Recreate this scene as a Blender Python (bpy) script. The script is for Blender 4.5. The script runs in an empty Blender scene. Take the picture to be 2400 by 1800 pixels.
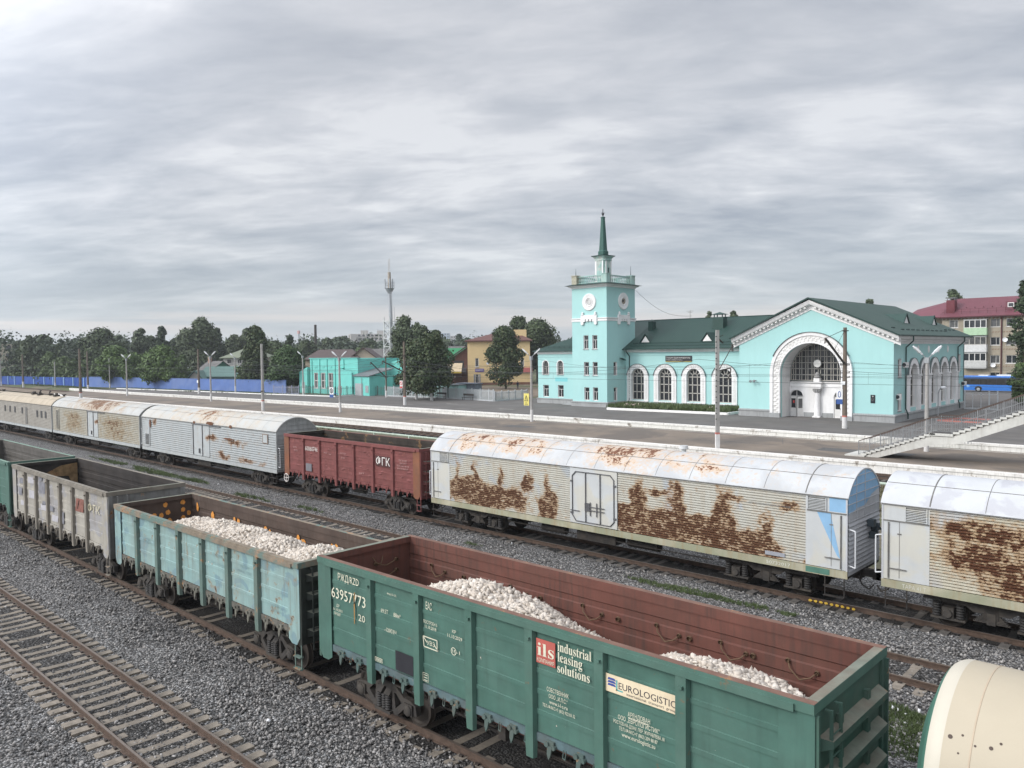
import bpy, bmesh, math, random
import numpy as np
from mathutils import Vector, Matrix
from mathutils.geometry import tessellate_polygon

SC = bpy.context.scene
COL = SC.collection
R = math.radians
PI = math.pi
rnd = random.Random(7)

# ------------------------------------------------------------------ camera
YAW, PITCH, ROLL, CAMPOS = 0.7575, -0.0400, -0.0115, Vector((4.6401, -12.7683, 8.945))
fw = Vector((-math.sin(YAW) * math.cos(PITCH), math.cos(YAW) * math.cos(PITCH), math.sin(PITCH)))
rt = Vector((math.cos(YAW), math.sin(YAW), 0))
up = rt.cross(fw)
r2 = math.cos(ROLL) * rt + math.sin(ROLL) * up
u2 = -math.sin(ROLL) * rt + math.cos(ROLL) * up
cam = bpy.data.objects.new('camera', bpy.data.cameras.new('camera'))
COL.objects.link(cam)
M4 = Matrix((r2, u2, -fw)).transposed().to_4x4()
M4.translation = CAMPOS
cam.matrix_world = M4
cam.data.sensor_width = 36
cam.data.lens = 36 * 1853.256 / 2400
cam.data.clip_start = 0.1
cam.data.clip_end = 6000
SC.camera = cam

# ------------------------------------------------------------------ node helpers
class G:
    """small node-graph helper"""
    def __init__(s, nt): s.nt = nt
    def n(s, t, **kw):
        nd = s.nt.nodes.new(t)
        for k, v in kw.items(): setattr(nd, k, v)
        return nd
    def put(s, sock, v):
        if isinstance(v, bpy.types.NodeSocket): s.nt.links.new(v, sock)
        elif v is not None:
            if isinstance(v, (tuple, list)) and len(v) == 3 and sock.type == 'RGBA': v = (*v, 1)
            sock.default_value = v
    def m(s, op, a, b=None, c=None, clamp=False):
        nd = s.n('ShaderNodeMath', operation=op, use_clamp=clamp)
        for i, v in enumerate((a, b, c)):
            if v is not None: s.put(nd.inputs[i], v)
        return nd.outputs[0]
    def vm(s, op, a, b=None, out=0):
        nd = s.n('ShaderNodeVectorMath', operation=op)
        s.put(nd.inputs[0], a)
        if b is not None: s.put(nd.inputs[1], b)
        return nd.outputs[out]
    def noise(s, vec, scale, detail=5, rough=.55, dist=0, out=0):
        nd = s.n('ShaderNodeTexNoise')
        s.put(nd.inputs['Vector'], vec); s.put(nd.inputs['Scale'], scale)
        s.put(nd.inputs['Detail'], detail); s.put(nd.inputs['Roughness'], rough); s.put(nd.inputs['Distortion'], dist)
        return nd.outputs[out]
    def vor(s, vec, scale, out='Color', feature='F1', rand=1):
        nd = s.n('ShaderNodeTexVoronoi', feature=feature)
        s.put(nd.inputs['Vector'], vec); s.put(nd.inputs['Scale'], scale); s.put(nd.inputs['Randomness'], rand)
        return nd.outputs[out]
    def rng(s, v, a, b, c=0., d=1., smooth=False):
        nd = s.n('ShaderNodeMapRange', interpolation_type='SMOOTHSTEP' if smooth else 'LINEAR')
        s.put(nd.inputs[0], v)
        for i, x in enumerate((a, b, c, d)): s.put(nd.inputs[i + 1], x)
        return nd.outputs[0]
    def mix(s, f, a, b, mode='MIX'):
        nd = s.n('ShaderNodeMix', data_type='RGBA', blend_type=mode)
        s.put(nd.inputs[0], f); s.put(nd.inputs[6], a); s.put(nd.inputs[7], b)
        return nd.outputs[2]
    def scale(s, vec, v): return s.vm('MULTIPLY', vec, v)
    def xyz(s, vec):
        nd = s.n('ShaderNodeSeparateXYZ'); s.put(nd.inputs[0], vec); return nd.outputs
    def comb(s, x, y, z):
        nd = s.n('ShaderNodeCombineXYZ')
        for i, v in enumerate((x, y, z)): s.put(nd.inputs[i], v)
        return nd.outputs[0]
    def ramp(s, f, *stops):
        nd = s.n('ShaderNodeValToRGB'); cr = nd.color_ramp
        while len(cr.elements) < len(stops): cr.elements.new(.5)
        for e, (p_, c_) in zip(cr.elements, stops):
            e.position = p_; e.color = (*c_, 1)
        s.put(nd.inputs[0], f); return nd.outputs[0]

# ------------------------------------------------------------------ world: overcast sky with layered cloud
SUNV = Vector((-0.42, -0.74, 0.53)).normalized()
world = bpy.data.worlds.new('World'); SC.world = world; world.use_nodes = True
wt = world.node_tree; wt.nodes.clear(); g = G(wt)
d = g.n('ShaderNodeTexCoord').outputs['Generated']
dx, dy, dz = g.xyz(d)
zc = g.m('ADD', g.m('MAXIMUM', dz, 0.0), 0.16)
# along-track axes so the cloud bands run with the view
px_ = g.m('DIVIDE', dx, zc); py_ = g.m('DIVIDE', dy, zc)
pl = g.comb(px_, py_, 0)
rot = g.n('ShaderNodeMapping'); g.put(rot.inputs[0], pl); rot.inputs['Rotation'].default_value = (0, 0, R(-38)); rot.inputs['Location'].default_value = (3.1, 1.7, .4)
pv = rot.outputs[0]
big = g.noise(g.scale(pv, (.55, .75, 1)), 1.0, 4, .5, .4)
mid = g.noise(g.scale(pv, (1.5, 2.5, 1)), 1.0, 7, .58, .5)
fin = g.noise(g.scale(pv, (4.2, 8.5, 1)), 1.0, 8, .6, .3)
cl = g.m('ADD', g.m('ADD', g.m('MULTIPLY', big, .50), g.m('MULTIPLY', mid, .34)), g.m('MULTIPLY', fin, .16))
cl = g.rng(cl, .395, .605)
cloud = g.ramp(cl, (0, (.232, .255, .30)), (.28, (.29, .312, .352)), (.56, (.372, .39, .423)), (.80, (.462, .473, .50)), (1, (.565, .573, .59)))
hi = g.rng(dz, .12, .40, 0, 1, True)
cloud = g.mix(g.m('MULTIPLY', hi, .36), cloud, (.455, .458, .48))
low = g.rng(dz, .0, .19, 1, 0, True)
cloud = g.mix(g.m('MULTIPLY', low, .62), cloud, (.365, .408, .445))
# pale strip just over the horizon, broken by thin dark bars
bars = g.noise(g.scale(d, (2.2, 2.2, 60)), 1.0, 4, .5)
strip = g.m('MULTIPLY', g.rng(dz, .018, .034, 0, 1, True), g.rng(dz, .046, .072, 1, 0, True))
strip = g.m('MULTIPLY', strip, g.rng(bars, .44, .56))
cloud = g.mix(g.m('MULTIPLY', strip, .75), cloud, (.51, .485, .482))
# overcast vault is brighter overhead
zen = g.rng(dz, .42, .95, 1, 1.55, True)
below = g.rng(dz, -.05, 0, .35, 1)
glow = g.rng(g.vm('DOT_PRODUCT', d, tuple(SUNV), 1), .10, .95, 1, 3.2, True)   # thinner cloud round the hidden sun, behind the camera
st = g.m('MULTIPLY', g.m('MULTIPLY', zen, below), glow)
bgc = g.n('ShaderNodeBackground'); g.put(bgc.inputs[0], cloud); g.put(bgc.inputs[1], st)
sky = g.n('ShaderNodeTexSky', sky_type='NISHITA'); sky.sun_disc = False
sky.sun_elevation = math.asin(SUNV.z); sky.sun_rotation = math.atan2(SUNV.x, SUNV.y)
bgs = g.n('ShaderNodeBackground'); g.put(bgs.inputs[0], sky.outputs[0]); bgs.inputs[1].default_value = .1
mixs = g.n('ShaderNodeMixShader'); mixs.inputs[0].default_value = .90
wt.links.new(bgs.outputs[0], mixs.inputs[1]); wt.links.new(bgc.outputs[0], mixs.inputs[2])
wo = g.n('ShaderNodeOutputWorld'); wt.links.new(mixs.outputs[0], wo.inputs[0])

sun = bpy.data.objects.new('sun', bpy.data.lights.new('sun', 'SUN')); COL.objects.link(sun)
sun.data.energy = 1.5; sun.data.angle = R(18); sun.data.color = (1, .965, .91)
sun.rotation_euler = (-SUNV).to_track_quat('-Z', 'Y').to_euler()
SC.view_settings.view_transform = 'Standard'
SC.view_settings.look = 'None'; SC.view_settings.gamma = 1; SC.view_settings.exposure = 0.60
try: SC.view_settings.use_curve_mapping = False
except Exception: pass
SC.render.engine = 'CYCLES'
SC.cycles.max_bounces = 5; SC.cycles.diffuse_bounces = 3; SC.cycles.glossy_bounces = 2; SC.cycles.transmission_bounces = 2
SC.cycles.use_denoising = True

# ------------------------------------------------------------------ materials
MATS = {}
def M(name, col=None, rough=.75, metal=0., var=.12, vs=2.5, col2=None, c2=(.52, .60), c2s=.8, streak=0., streakcol=(.07, .06, .05), ss=1.,
      rust=0., rs=1.6, rustcol=(.15, .062, .028), rust2=(.33, .18, .085), blobs=None, spot=None, dirt=0., dirtcol=(.10, .09, .075), bump=0., bs=40., spec=.3, stripes=None):
    """weathered surface: base tone, patches, vertical streaks, rust with a shape of its own, bump"""
    if name in MATS: return MATS[name]
    m = bpy.data.materials.new(name); m.use_nodes = True; MATS[name] = m
    nt = m.node_tree; g = G(nt); b = nt.nodes['Principled BSDF']
    v = g.n('ShaderNodeTexCoord').outputs['Object']
    c = (*col, 1)
    n1 = g.noise(v, vs, 6, .6)
    f1 = g.rng(n1, .3, .7)
    c = g.mix(f1, tuple(x * (1 - var) for x in col), tuple(min(1, x * (1 + var)) for x in col))
    if col2:
        n2 = g.noise(v, c2s, 4, .55, .6)
        c = g.mix(g.rng(n2, c2[0], c2[1]), c, col2)
    if dirt:
        nd = g.noise(v, vs * .45, 7, .68)
        c = g.mix(g.m('MULTIPLY', g.rng(nd, .42, .72), dirt), c, dirtcol)
    if streak:
        sv = g.scale(v, (7 * ss, 7 * ss, .55 * ss))
        n3 = g.noise(sv, 1., 5, .6)
        n3b = g.noise(v, .7, 3)
        c = g.mix(g.m('MULTIPLY', g.m('MULTIPLY', g.rng(n3, .47, .72), g.rng(n3b, .3, .62)), streak), c, streakcol)
    rr = rough
    if rust or blobs:
        n4 = g.noise(v, rs, 8, .68, .35)
        if spot:
            n5 = g.noise(g.scale(v, spot), 1., 5, .6)
            n4 = g.m('ADD', g.m('MULTIPLY', n4, .45), g.m('MULTIPLY', n5, .55))
        f = n4
        if blobs:
            tot = None
            wv = g.noise(v, 1.1, 4, .6, 0, 1)
            vd = g.vm('ADD', v, g.vm('MULTIPLY', g.vm('SUBTRACT', wv, (.5, .5, .5)), (1.7, 0, 1.1)))
            for (cx, cz, rx, rz, w) in blobs:
                q = g.vm('MULTIPLY', g.vm('SUBTRACT', vd, (cx, 0, cz)), (1 / rx, 0, 1 / rz))
                t = g.m('MULTIPLY', g.m('MAXIMUM', g.m('SUBTRACT', 1, g.vm('LENGTH', q, out='Value')), 0), w)
                tot = t if tot is None else g.m('MAXIMUM', tot, t)
            n7 = g.noise(g.scale(v, (9, 1, 17)), 1., 3, .6)
            f = g.m('ADD', g.m('ADD', g.m('MULTIPLY', n4, .72), g.m('MULTIPLY', n7, .40)), g.m('MINIMUM', g.m('MULTIPLY', tot, 1.15), .27))
            t0, t1, t2 = .60, .775, .82
        else:
            t1 = .78 - rust * .42; t0 = t1 - .05; t2 = t1 + .06
        n6 = g.noise(v, rs * 6, 5, .7)
        c = g.mix(g.m('MULTIPLY', g.rng(f, t0, t1), .85), c, rust2)
        c = g.mix(g.rng(f, t1, t2), c, g.mix(g.rng(n6, .35, .65), rustcol, tuple(x * .55 for x in rustcol)))
        rr = g.rng(f, t0, t2, rough, .9)
    g.put(b.inputs['Base Color'], c)
    g.put(b.inputs['Roughness'], rr)
    b.inputs['Metallic'].default_value = metal
    b.inputs['Specular IOR Level'].default_value = spec
    if bump:
        bn = g.n('ShaderNodeBump'); bn.inputs['Strength'].default_value = bump; bn.inputs['Distance'].default_value = .02
        nt.links.new(g.noise(v, bs, 6, .6), bn.inputs['Height']); nt.links.new(bn.outputs[0], b.inputs['Normal'])
    return m

def glass(name, col=(.02, .025, .03), rough=.12):
    if name in MATS: return MATS[name]
    m = M(name, col, rough, var=.5, vs=1.2, spec=.5); return m

def leafmat(name, c1, c2, c3):
    m = bpy.data.materials.new(name); m.use_nodes = True; nt = m.node_tree; g = G(nt); b = nt.nodes['Principled BSDF']
    geo = g.n('ShaderNodeNewGeometry').outputs['Random Per Island']
    v = g.n('ShaderNodeTexCoord').outputs['Object']
    n = g.noise(v, .55, 3)
    f = g.m('ADD', g.m('MULTIPLY', geo, .6), g.m('MULTIPLY', g.rng(n, .3, .7), .4))
    g.put(b.inputs['Base Color'], g.ramp(f, (0, c1), (.5, c2), (1, c3)))
    b.inputs['Roughness'].default_value = .6; b.inputs['Specular IOR Level'].default_value = .25
    MATS[name] = m; return m

# ------------------------------------------------------------------ mesh helpers
BASE = {}                                   # world position of each thing
def tag(o, label=None, cat=None, group=None, kind=None):
    if label: o['label'] = label
    if cat: o['category'] = cat
    if group: o['group'] = group
    if kind: o['kind'] = kind
    return o
def thing(name, label, cat, loc=(0, 0, 0), group=None):
    o = bpy.data.objects.new(name, None); COL.objects.link(o); o.location = loc; o.empty_display_size = .3
    BASE[o.name] = Vector(loc)
    return tag(o, label, cat, group)
class MB:
    """collects shapes in world coordinates; build() links them as one mesh object"""
    def __init__(s): s.v = []; s.f = []; s.m = []; s.st = []
    def add(s, vs, fs, mi=0):
        o = len(s.v); s.st.append((o, len(s.f))); s.v += [tuple(x) for x in vs]
        s.f += [tuple(i + o for i in f) for f in fs]; s.m += [mi] * len(fs); return s
    def box(s, x0, x1, y0, y1, z0, z1, mi=0):
        return s.add([(x0, y0, z0), (x1, y0, z0), (x1, y1, z0), (x0, y1, z0), (x0, y0, z1), (x1, y0, z1), (x1, y1, z1), (x0, y1, z1)],
                     [(0, 3, 2, 1), (4, 5, 6, 7), (0, 1, 5, 4), (1, 2, 6, 5), (2, 3, 7, 6), (3, 0, 4, 7)], mi)
    def bar(s, p, q, w, h=None, mi=0, upv=(0, 0, 1)):
        h = h or w; p = Vector(p); q = Vector(q); a = (q - p).normalized(); u = Vector(upv)
        if abs(a.dot(u)) > .98: u = Vector((0, 1, 0))
        sd = a.cross(u).normalized(); u = sd.cross(a)
        vs = [e + sd * sx * w / 2 + u * sz * h / 2 for e in (p, q) for sx, sz in ((-1, -1), (1, -1), (1, 1), (-1, 1))]
        return s.add(vs, [(3, 2, 1, 0), (4, 5, 6, 7), (0, 1, 5, 4), (1, 2, 6, 5), (2, 3, 7, 6), (3, 0, 4, 7)], mi)
    def cyl(s, p, q, r0, r1=None, n=10, mi=0, caps=True):
        r1 = r0 if r1 is None else r1; p = Vector(p); q = Vector(q); a = (q - p).normalized()
        u = Vector((0, 0, 1)) if abs(a.z) < .9 else Vector((1, 0, 0)); sd = a.cross(u).normalized(); u = sd.cross(a)
        vs = [e + (sd * math.cos(t) + u * math.sin(t)) * r for e, r in ((p, r0), (q, r1)) for t in [2 * PI * i / n for i in range(n)]]
        fs = [(i, (i + 1) % n, n + (i + 1) % n, n + i) for i in range(n)]
        if caps: fs += [tuple(range(n))[::-1], tuple(range(n, 2 * n))]
        return s.add(vs, fs, mi)
    def tube(s, pts, r, n=6, mi=0):
        for a, b in zip(pts, pts[1:]):
            if (Vector(a) - Vector(b)).length > 1e-5: s.cyl(a, b, r, r, n, mi)
        return s
    def lathe(s, prof, c, axis=(0, 0, 1), n=20, mi=0):
        """prof: (radius, height) along the axis"""
        c = Vector(c); a = Vector(axis).normalized(); u = Vector((0, 0, 1)) if abs(a.z) < .9 else Vector((1, 0, 0))
        sd = a.cross(u).normalized(); u = sd.cross(a); k = len(prof)
        vs = [c + a * h + (sd * math.cos(2 * PI * i / n) + u * math.sin(2 * PI * i / n)) * r for i in range(n) for r, h in prof]
        fs = []
        for i in range(n):
            j = (i + 1) % n
            for t in range(k - 1):
                fs.append((i * k + t, j * k + t, j * k + t + 1, i * k + t + 1))
        return s.add(vs, fs, mi)
    def ext(s, poly, o, u, v, depth, holes=(), mi=0, side=None, reveal=None, back=True):
        """polygon with holes in plane o+a*u+b*v, thickened by the vector depth"""
        o = Vector(o); u = Vector(u); v = Vector(v); dp = Vector(depth)
        loops = [list(poly)] + [list(h) for h in holes]
        flat = [q for l in loops for q in l]
        tri = tessellate_polygon([[Vector((a, b, 0)) for a, b in l] for l in loops])
        P = [o + u * a + v * b for a, b in flat]; n = len(P)
        nrm = u.cross(v)
        def orient(t, flip):
            a, b, c = (P[i] for i in t)
            up_ = (b - a).cross(c - a).dot(nrm) > 0
            return t if up_ != flip else t[::-1]
        outward = nrm.dot(dp) > 0            # front face looks away from depth
        s.add(P, [orient(t, outward) for t in tri], mi)
        if dp.length < 1e-6: return s
        Q = [x + dp for x in P]
        if back: s.add(Q, [orient(t, not outward) for t in tri], mi)
        off = 0
        for li, l in enumerate(loops):
            k = len(l); mm = (side if li == 0 else reveal); mm = mi if mm is None else mm
            if li == 0 and side == -1: off += k; continue
            fs = [(i, (i + 1) % k, k + (i + 1) % k, k + i) for i in range(k)]
            s.add(P[off:off + k] + Q[off:off + k], fs, mm); off += k
        return s
    def profile(s, prof, x0, x1, y=0., mi=0, closed=False, ends=True):
        """(y,z) outline swept along x"""
        k = len(prof)
        vs = [(x0, y + a, b) for a, b in prof] + [(x1, y + a, b) for a, b in prof]
        fs = [(i, i + 1, k + i + 1, k + i) for i in range(k - 1)]
        if closed:
            fs.append((k - 1, 0, k, 2 * k - 1))
            if ends: fs += [tuple(range(k))[::-1], tuple(range(k, 2 * k))]
        return s.add(vs, fs, mi)
    def each(s, name, mats, parent=None, k=1, smooth=False):
        """one object for every k shapes"""
        out = []; E = s.st[::k] + [(len(s.v), len(s.f))]
        for (v0, f0), (v1, f1) in zip(E, E[1:]):
            q = MB(); q.add(s.v[v0:v1], [tuple(i - v0 for i in f) for f in s.f[f0:f1]]); q.m = s.m[f0:f1]; out.append(q.build(name, mats, parent, smooth))
        return out
    def build(s, name, mats, parent=None, smooth=False, root=None, label=None):
        me = bpy.data.meshes.new(name)
        b = Vector((0, 0, 0)); r = root or parent
        while r is not None and r.name not in BASE and r.parent: r = r.parent
        if r is not None and r.name in BASE: b = BASE[r.name]
        me.from_pydata([(x - b.x, y - b.y, z - b.z) for x, y, z in s.v], [], s.f)
        if not isinstance(mats, (list, tuple)): mats = [mats]
        for m in mats: me.materials.append(m)
        if len(mats) > 1: me.polygons.foreach_set('material_index', s.m)
        bm = bmesh.new(); bm.from_mesh(me); bmesh.ops.recalc_face_normals(bm, faces=bm.faces); bm.to_mesh(me); bm.free()
        if smooth:
            me.polygons.foreach_set('use_smooth', [True] * len(me.polygons))
            try: me.set_sharp_from_angle(angle=R(40))
            except Exception: pass
        o = bpy.data.objects.new(name, me); COL.objects.link(o)
        if parent is not None: o.parent = parent
        if label: o['label'] = label
        return o
def copy_thing(root, loc, label=None, rotz=None, scale=None):
    c = root.copy(); COL.objects.link(c); c.location = loc
    if rotz is not None: c.rotation_euler = (0, 0, rotz)
    if scale is not None: c.scale = scale
    if label: c['label'] = label
    for ch in list(root.children):
        k = ch.copy(); COL.objects.link(k); k.parent = c
        for gch in list(ch.children):
            q = gch.copy(); COL.objects.link(q); q.parent = k
    return c
def arc(cx, cz, r, a0, a1, n=14, rz=None):
    rz = rz or r
    return [(cx + r * math.cos(a0 + (a1 - a0) * i / n), cz + rz * math.sin(a0 + (a1 - a0) * i / n)) for i in range(n + 1)]
def archpoly(x0, x1, z0, zt, n=14):
    """rectangle with a round head whose top is zt"""
    r = (x1 - x0) / 2; zs = zt - r
    return [(x0, z0), (x1, z0)] + arc((x0 + x1) / 2, zs, r, 0, PI, n)
def rect(x0, x1, z0, z1): return [(x0, z0), (x1, z0), (x1, z1), (x0, z1)]
SERIF = str.maketrans({**{chr(97 + i): chr(0x1D41A + i) for i in range(26)}, **{chr(65 + i): chr(0x1D400 + i) for i in range(26)}})
def letters(items, mat, parent, name='lettering', face='-y', serif=False):
    """items: (text, x, plane, z, width, cap height); lettering lies on the plane y (or x) = plane"""
    out = None
    for (t, x, pln, z, w, h) in items:
        mb = MB()
        cu = bpy.data.curves.new('lettering', 'FONT'); cu.body = t.translate(SERIF) if serif else t; cu.resolution_u = 2
        ob = bpy.data.objects.new('lettering', cu); COL.objects.link(ob)
        dg = bpy.context.evaluated_depsgraph_get(); dg.update()
        me = bpy.data.meshes.new_from_object(ob.evaluated_get(dg))
        if len(me.vertices):
            co = np.array([tuple(q.co) for q in me.vertices])
            x0, x1 = co[:, 0].min(), co[:, 0].max()
            sx = w / max(x1 - x0, 1e-4); sz = h / .729
            if face == '-y': vs = [(x + (a - x0) * sx, pln, z + b * sz) for a, b, _ in co]
            elif face == '+x': vs = [(pln, x + (a - x0) * sx, z + b * sz) for a, b, _ in co]
            mb.add(vs, [tuple(p_.vertices) for p_ in me.polygons])
            out = mb.build(name, mat, parent)
        bpy.data.objects.remove(ob); bpy.data.curves.remove(cu); bpy.data.meshes.remove(me)
    return out
# ------------------------------------------------------------------ shared materials
def ballast_mat(name, lo, hi, tint, scale=17., dark=None):
    m = bpy.data.materials.new(name); m.use_nodes = True; nt = m.node_tree; g = G(nt); b = nt.nodes['Principled BSDF']
    v = g.n('ShaderNodeTexCoord').outputs['Object']
    w = g.vm('ADD', v, g.scale(g.noise(v, 9, 3, .5, 0, 1), (.05, .05, .05)))
    cell = g.vor(w, scale, 'Color'); dist = g.vor(w, scale, 'Distance')
    r_, gg, bb = g.xyz(cell)
    val = g.m('ADD', lo, g.m('MULTIPLY', g.m('POWER', r_, 1.8), hi - lo))
    c = g.mix(g.m('MULTIPLY', gg, .7), (1, 1, 1), tint)
    c = g.mix(1, c, g.comb(val, val, val), 'MULTIPLY')
    gap = g.rng(dist, .35, .62, 1, .28)
    c = g.mix(1, c, g.comb(gap, gap, gap), 'MULTIPLY')
    big = g.rng(g.noise(v, .35, 5, .6), .3, .7, .78, 1.12)
    c = g.mix(1, c, g.comb(big, big, big), 'MULTIPLY')
    if dark:
        c = g.mix(g.rng(g.noise(v, .9, 5, .65), .38, .6), c, dark)
    g.put(b.inputs['Base Color'], c); b.inputs['Roughness'].default_value = .92; b.inputs['Specular IOR Level'].default_value = .15
    bn = g.n('ShaderNodeBump'); bn.inputs['Strength'].default_value = .9; bn.inputs['Distance'].default_value = .05
    g.put(bn.inputs['Height'], g.m('SUBTRACT', 1, dist)); nt.links.new(bn.outputs[0], b.inputs['Normal'])
    return m
mBallast = ballast_mat('ballast', .11, .50, (.94, .88, .82))
mBallastDark = ballast_mat('oily ballast', .045, .16, (.9, .85, .8), 17., (.035, .033, .031))
mBallastBrown = ballast_mat('brown ballast', .05, .20, (.9, .80, .70), 17.)
def stone_mat(name, c0, c1, c2_):
    m = bpy.data.materials.new(name); m.use_nodes = True; nt = m.node_tree; g = G(nt); b = nt.nodes['Principled BSDF']
    geo = g.n('ShaderNodeNewGeometry').outputs['Random Per Island']
    v = g.n('ShaderNodeTexCoord').outputs['Object']
    n = g.noise(v, 30, 3)
    g.put(b.inputs['Base Color'], g.mix(g.rng(n, .3, .7, 0, .35), g.ramp(geo, (0, c0), (.55, c1), (1, c2_)), c0))
    b.inputs['Roughness'].default_value = .9; b.inputs['Specular IOR Level'].default_value = .2
    return m
mStone = stone_mat('grey ballast stone', (.10, .096, .094), (.205, .195, .186), (.42, .40, .38))
mLime = stone_mat('pale crushed limestone', (.46, .405, .345), (.58, .52, .45), (.68, .63, .565))
mConc = M('sleeper concrete', (.225, .195, .16), .9, var=.3, vs=5, dirt=.85, dirtcol=(.09, .078, .065), bump=.3)
mConcDark = M('sleeper concrete oily', (.12, .11, .10), .9, var=.3, vs=5, dirt=.8, dirtcol=(.03, .028, .026))
mRail = M('rusty rail', (.085, .058, .044), .8, var=.3, vs=6, bump=.2)
mRailTop = M('rail head', (.20, .165, .14), .45, .6, var=.15)
mClip = M('rail clip', (.05, .04, .035), .8)
mGrass = leafmat('grass blades', (.050, .075, .026), (.080, .112, .040), (.125, .150, .066))
mAsph = M('platform asphalt', (.125, .118, .112), .95, var=.16, vs=.5, col2=(.105, .10, .095), c2=(.46, .6), c2s=.22, dirt=.25, dirtcol=(.155, .13, .105), bump=.12, bs=60)
mAsphBrown = M('dusty island asphalt', (.195, .160, .128), .95, var=.16, vs=.4, col2=(.135, .115, .098), c2=(.47, .58), c2s=.15, dirt=.45, dirtcol=(.115, .105, .095), bump=.12, bs=60)
mRoad = M('road asphalt', (.14, .135, .128), .95, var=.12, vs=.3, dirt=.3, bump=.1, bs=60)
mWhiteEdge = M('whitewashed kerb', (.74, .72, .68), .9, var=.1, vs=1.5, rust=.34, rs=.9, rustcol=(.25, .22, .19), rust2=(.42, .38, .33), streak=.5, streakcol=(.2, .18, .15))
mLineW = M('white line paint', (.72, .70, .66), .85, var=.12, vs=3, dirt=.35, dirtcol=(.3, .24, .19))
mLineR = M('brown kerb edge', (.22, .125, .085), .9, var=.2, vs=2, dirt=.4)
mDirt = M('dry earth', (.17, .135, .10), .95, var=.25, vs=.6, bump=.3, bs=12)
mGround = M('grassy ground', (.075, .088, .040), .95, var=.35, vs=.35, col2=(.135, .115, .08), c2=(.5, .62), c2s=.08, bump=.4, bs=5)

def edgeY(x):            # near face of the main platform, bending away at the left
    pts = [(-400, 62.5), (-320, 61.2), (-215, 61.0), (-187, 61.1), (-152, 62.4), (-97, 65.1), (60, 65.3)]
    return float(np.interp(x, [a for a, _ in pts], [b for _, b in pts]))
# ------------------------------------------------------------------ ground: one height-field sheet out to the horizon
xs = sorted(set([-3000, -2000, -1400, -1000, -750, -560] + list(range(-440, 71, 6)) + [90, 140, 220, 400, 800, 1600, 3000]))
ys = sorted(set([-1500, -600, -250, -120, -60] + list(range(-30, 58, 4)) + [58, 60, 62, 64, 66, 68, 72, 80, 95, 120, 160, 200, 260, 340, 440, 560, 720, 900, 1200, 1700, 2400, 3000]))
mb = MB(); nx = len(xs)
def gz(x, y):
    e = edgeY(x)
    t = min(1, max(0, (y - (e - .6)) / 2.4)); t = t * t * (3 - 2 * t)
    return -.36 + t * .84
for y in ys:
    for x in xs: mb.v.append((x, y, gz(x, y)))
for j in range(len(ys) - 1):
    for i in range(nx - 1):
        a = j * nx + i; mb.f.append((a, a + 1, a + nx + 1, a + nx)); mb.m.append(0)
tag(mb.build('ground', mGround), kind='structure')

# ballast bed between and beside the four near tracks, gently uneven
mb = MB(); bx = np.concatenate([np.arange(-330, -60, 5.), np.arange(-60, 22, .6)]); by = np.concatenate([[-40, -30, -20], np.arange(-14, 20, .45)])
rs_ = np.random.RandomState(3); nz = rs_.normal(0, .022, (len(by), len(bx)))
nz = (nz + np.roll(nz, 1, 0) + np.roll(nz, 1, 1)) / 1.6
TR = {'A': 0.0, 'B': 10.681, 'C': -5.167, 'D': 15.862}
for j, y in enumerate(by):
    for i, x in enumerate(bx):
        dt = min(abs(y - t) for t in TR.values())
        heap = .10 * max(0, 1 - abs(y + 2.55) / .9) + .07 * max(0, 1 - abs(y - 6.2) / 3)
        z = -.205 + heap + float(nz[j, i]) * (1 if dt > 1.5 else .4)
        mb.v.append((x, y, z))
nb = len(bx)
for j in range(len(by) - 1):
    for i in range(nb - 1):
        a = j * nb + i; mb.f.append((a, a + 1, a + nb + 1, a + nb)); mb.m.append(0)
tag(mb.build('ballast_bed', mBallast, smooth=True), kind='structure')
for nm, yy, hw, mt, x0 in (('A', 0, 1.15, mBallastDark, -330), ('D', 15.862, 1.15, mBallastDark, -330), ('C', -5.167, .82, mBallastBrown, -330), ('B', 10.681, .9, mBallastBrown, -330)):
    mb = MB(); st = 1.2; n = int((20 - x0) / st)
    for i in range(n + 1):
        x = x0 + i * st
        w0 = hw + .16 * math.sin(i * 1.7) + .1 * math.sin(i * .61); w1 = hw + .16 * math.sin(i * 1.3 + 2)
        mb.v += [(x, yy - w0, -.172), (x, yy + w1, -.172)]
    for i in range(n): mb.f.append((2 * i, 2 * i + 2, 2 * i + 3, 2 * i + 1)); mb.m.append(0)
    tag(mb.build('track_bed', mt), kind='structure')

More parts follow.
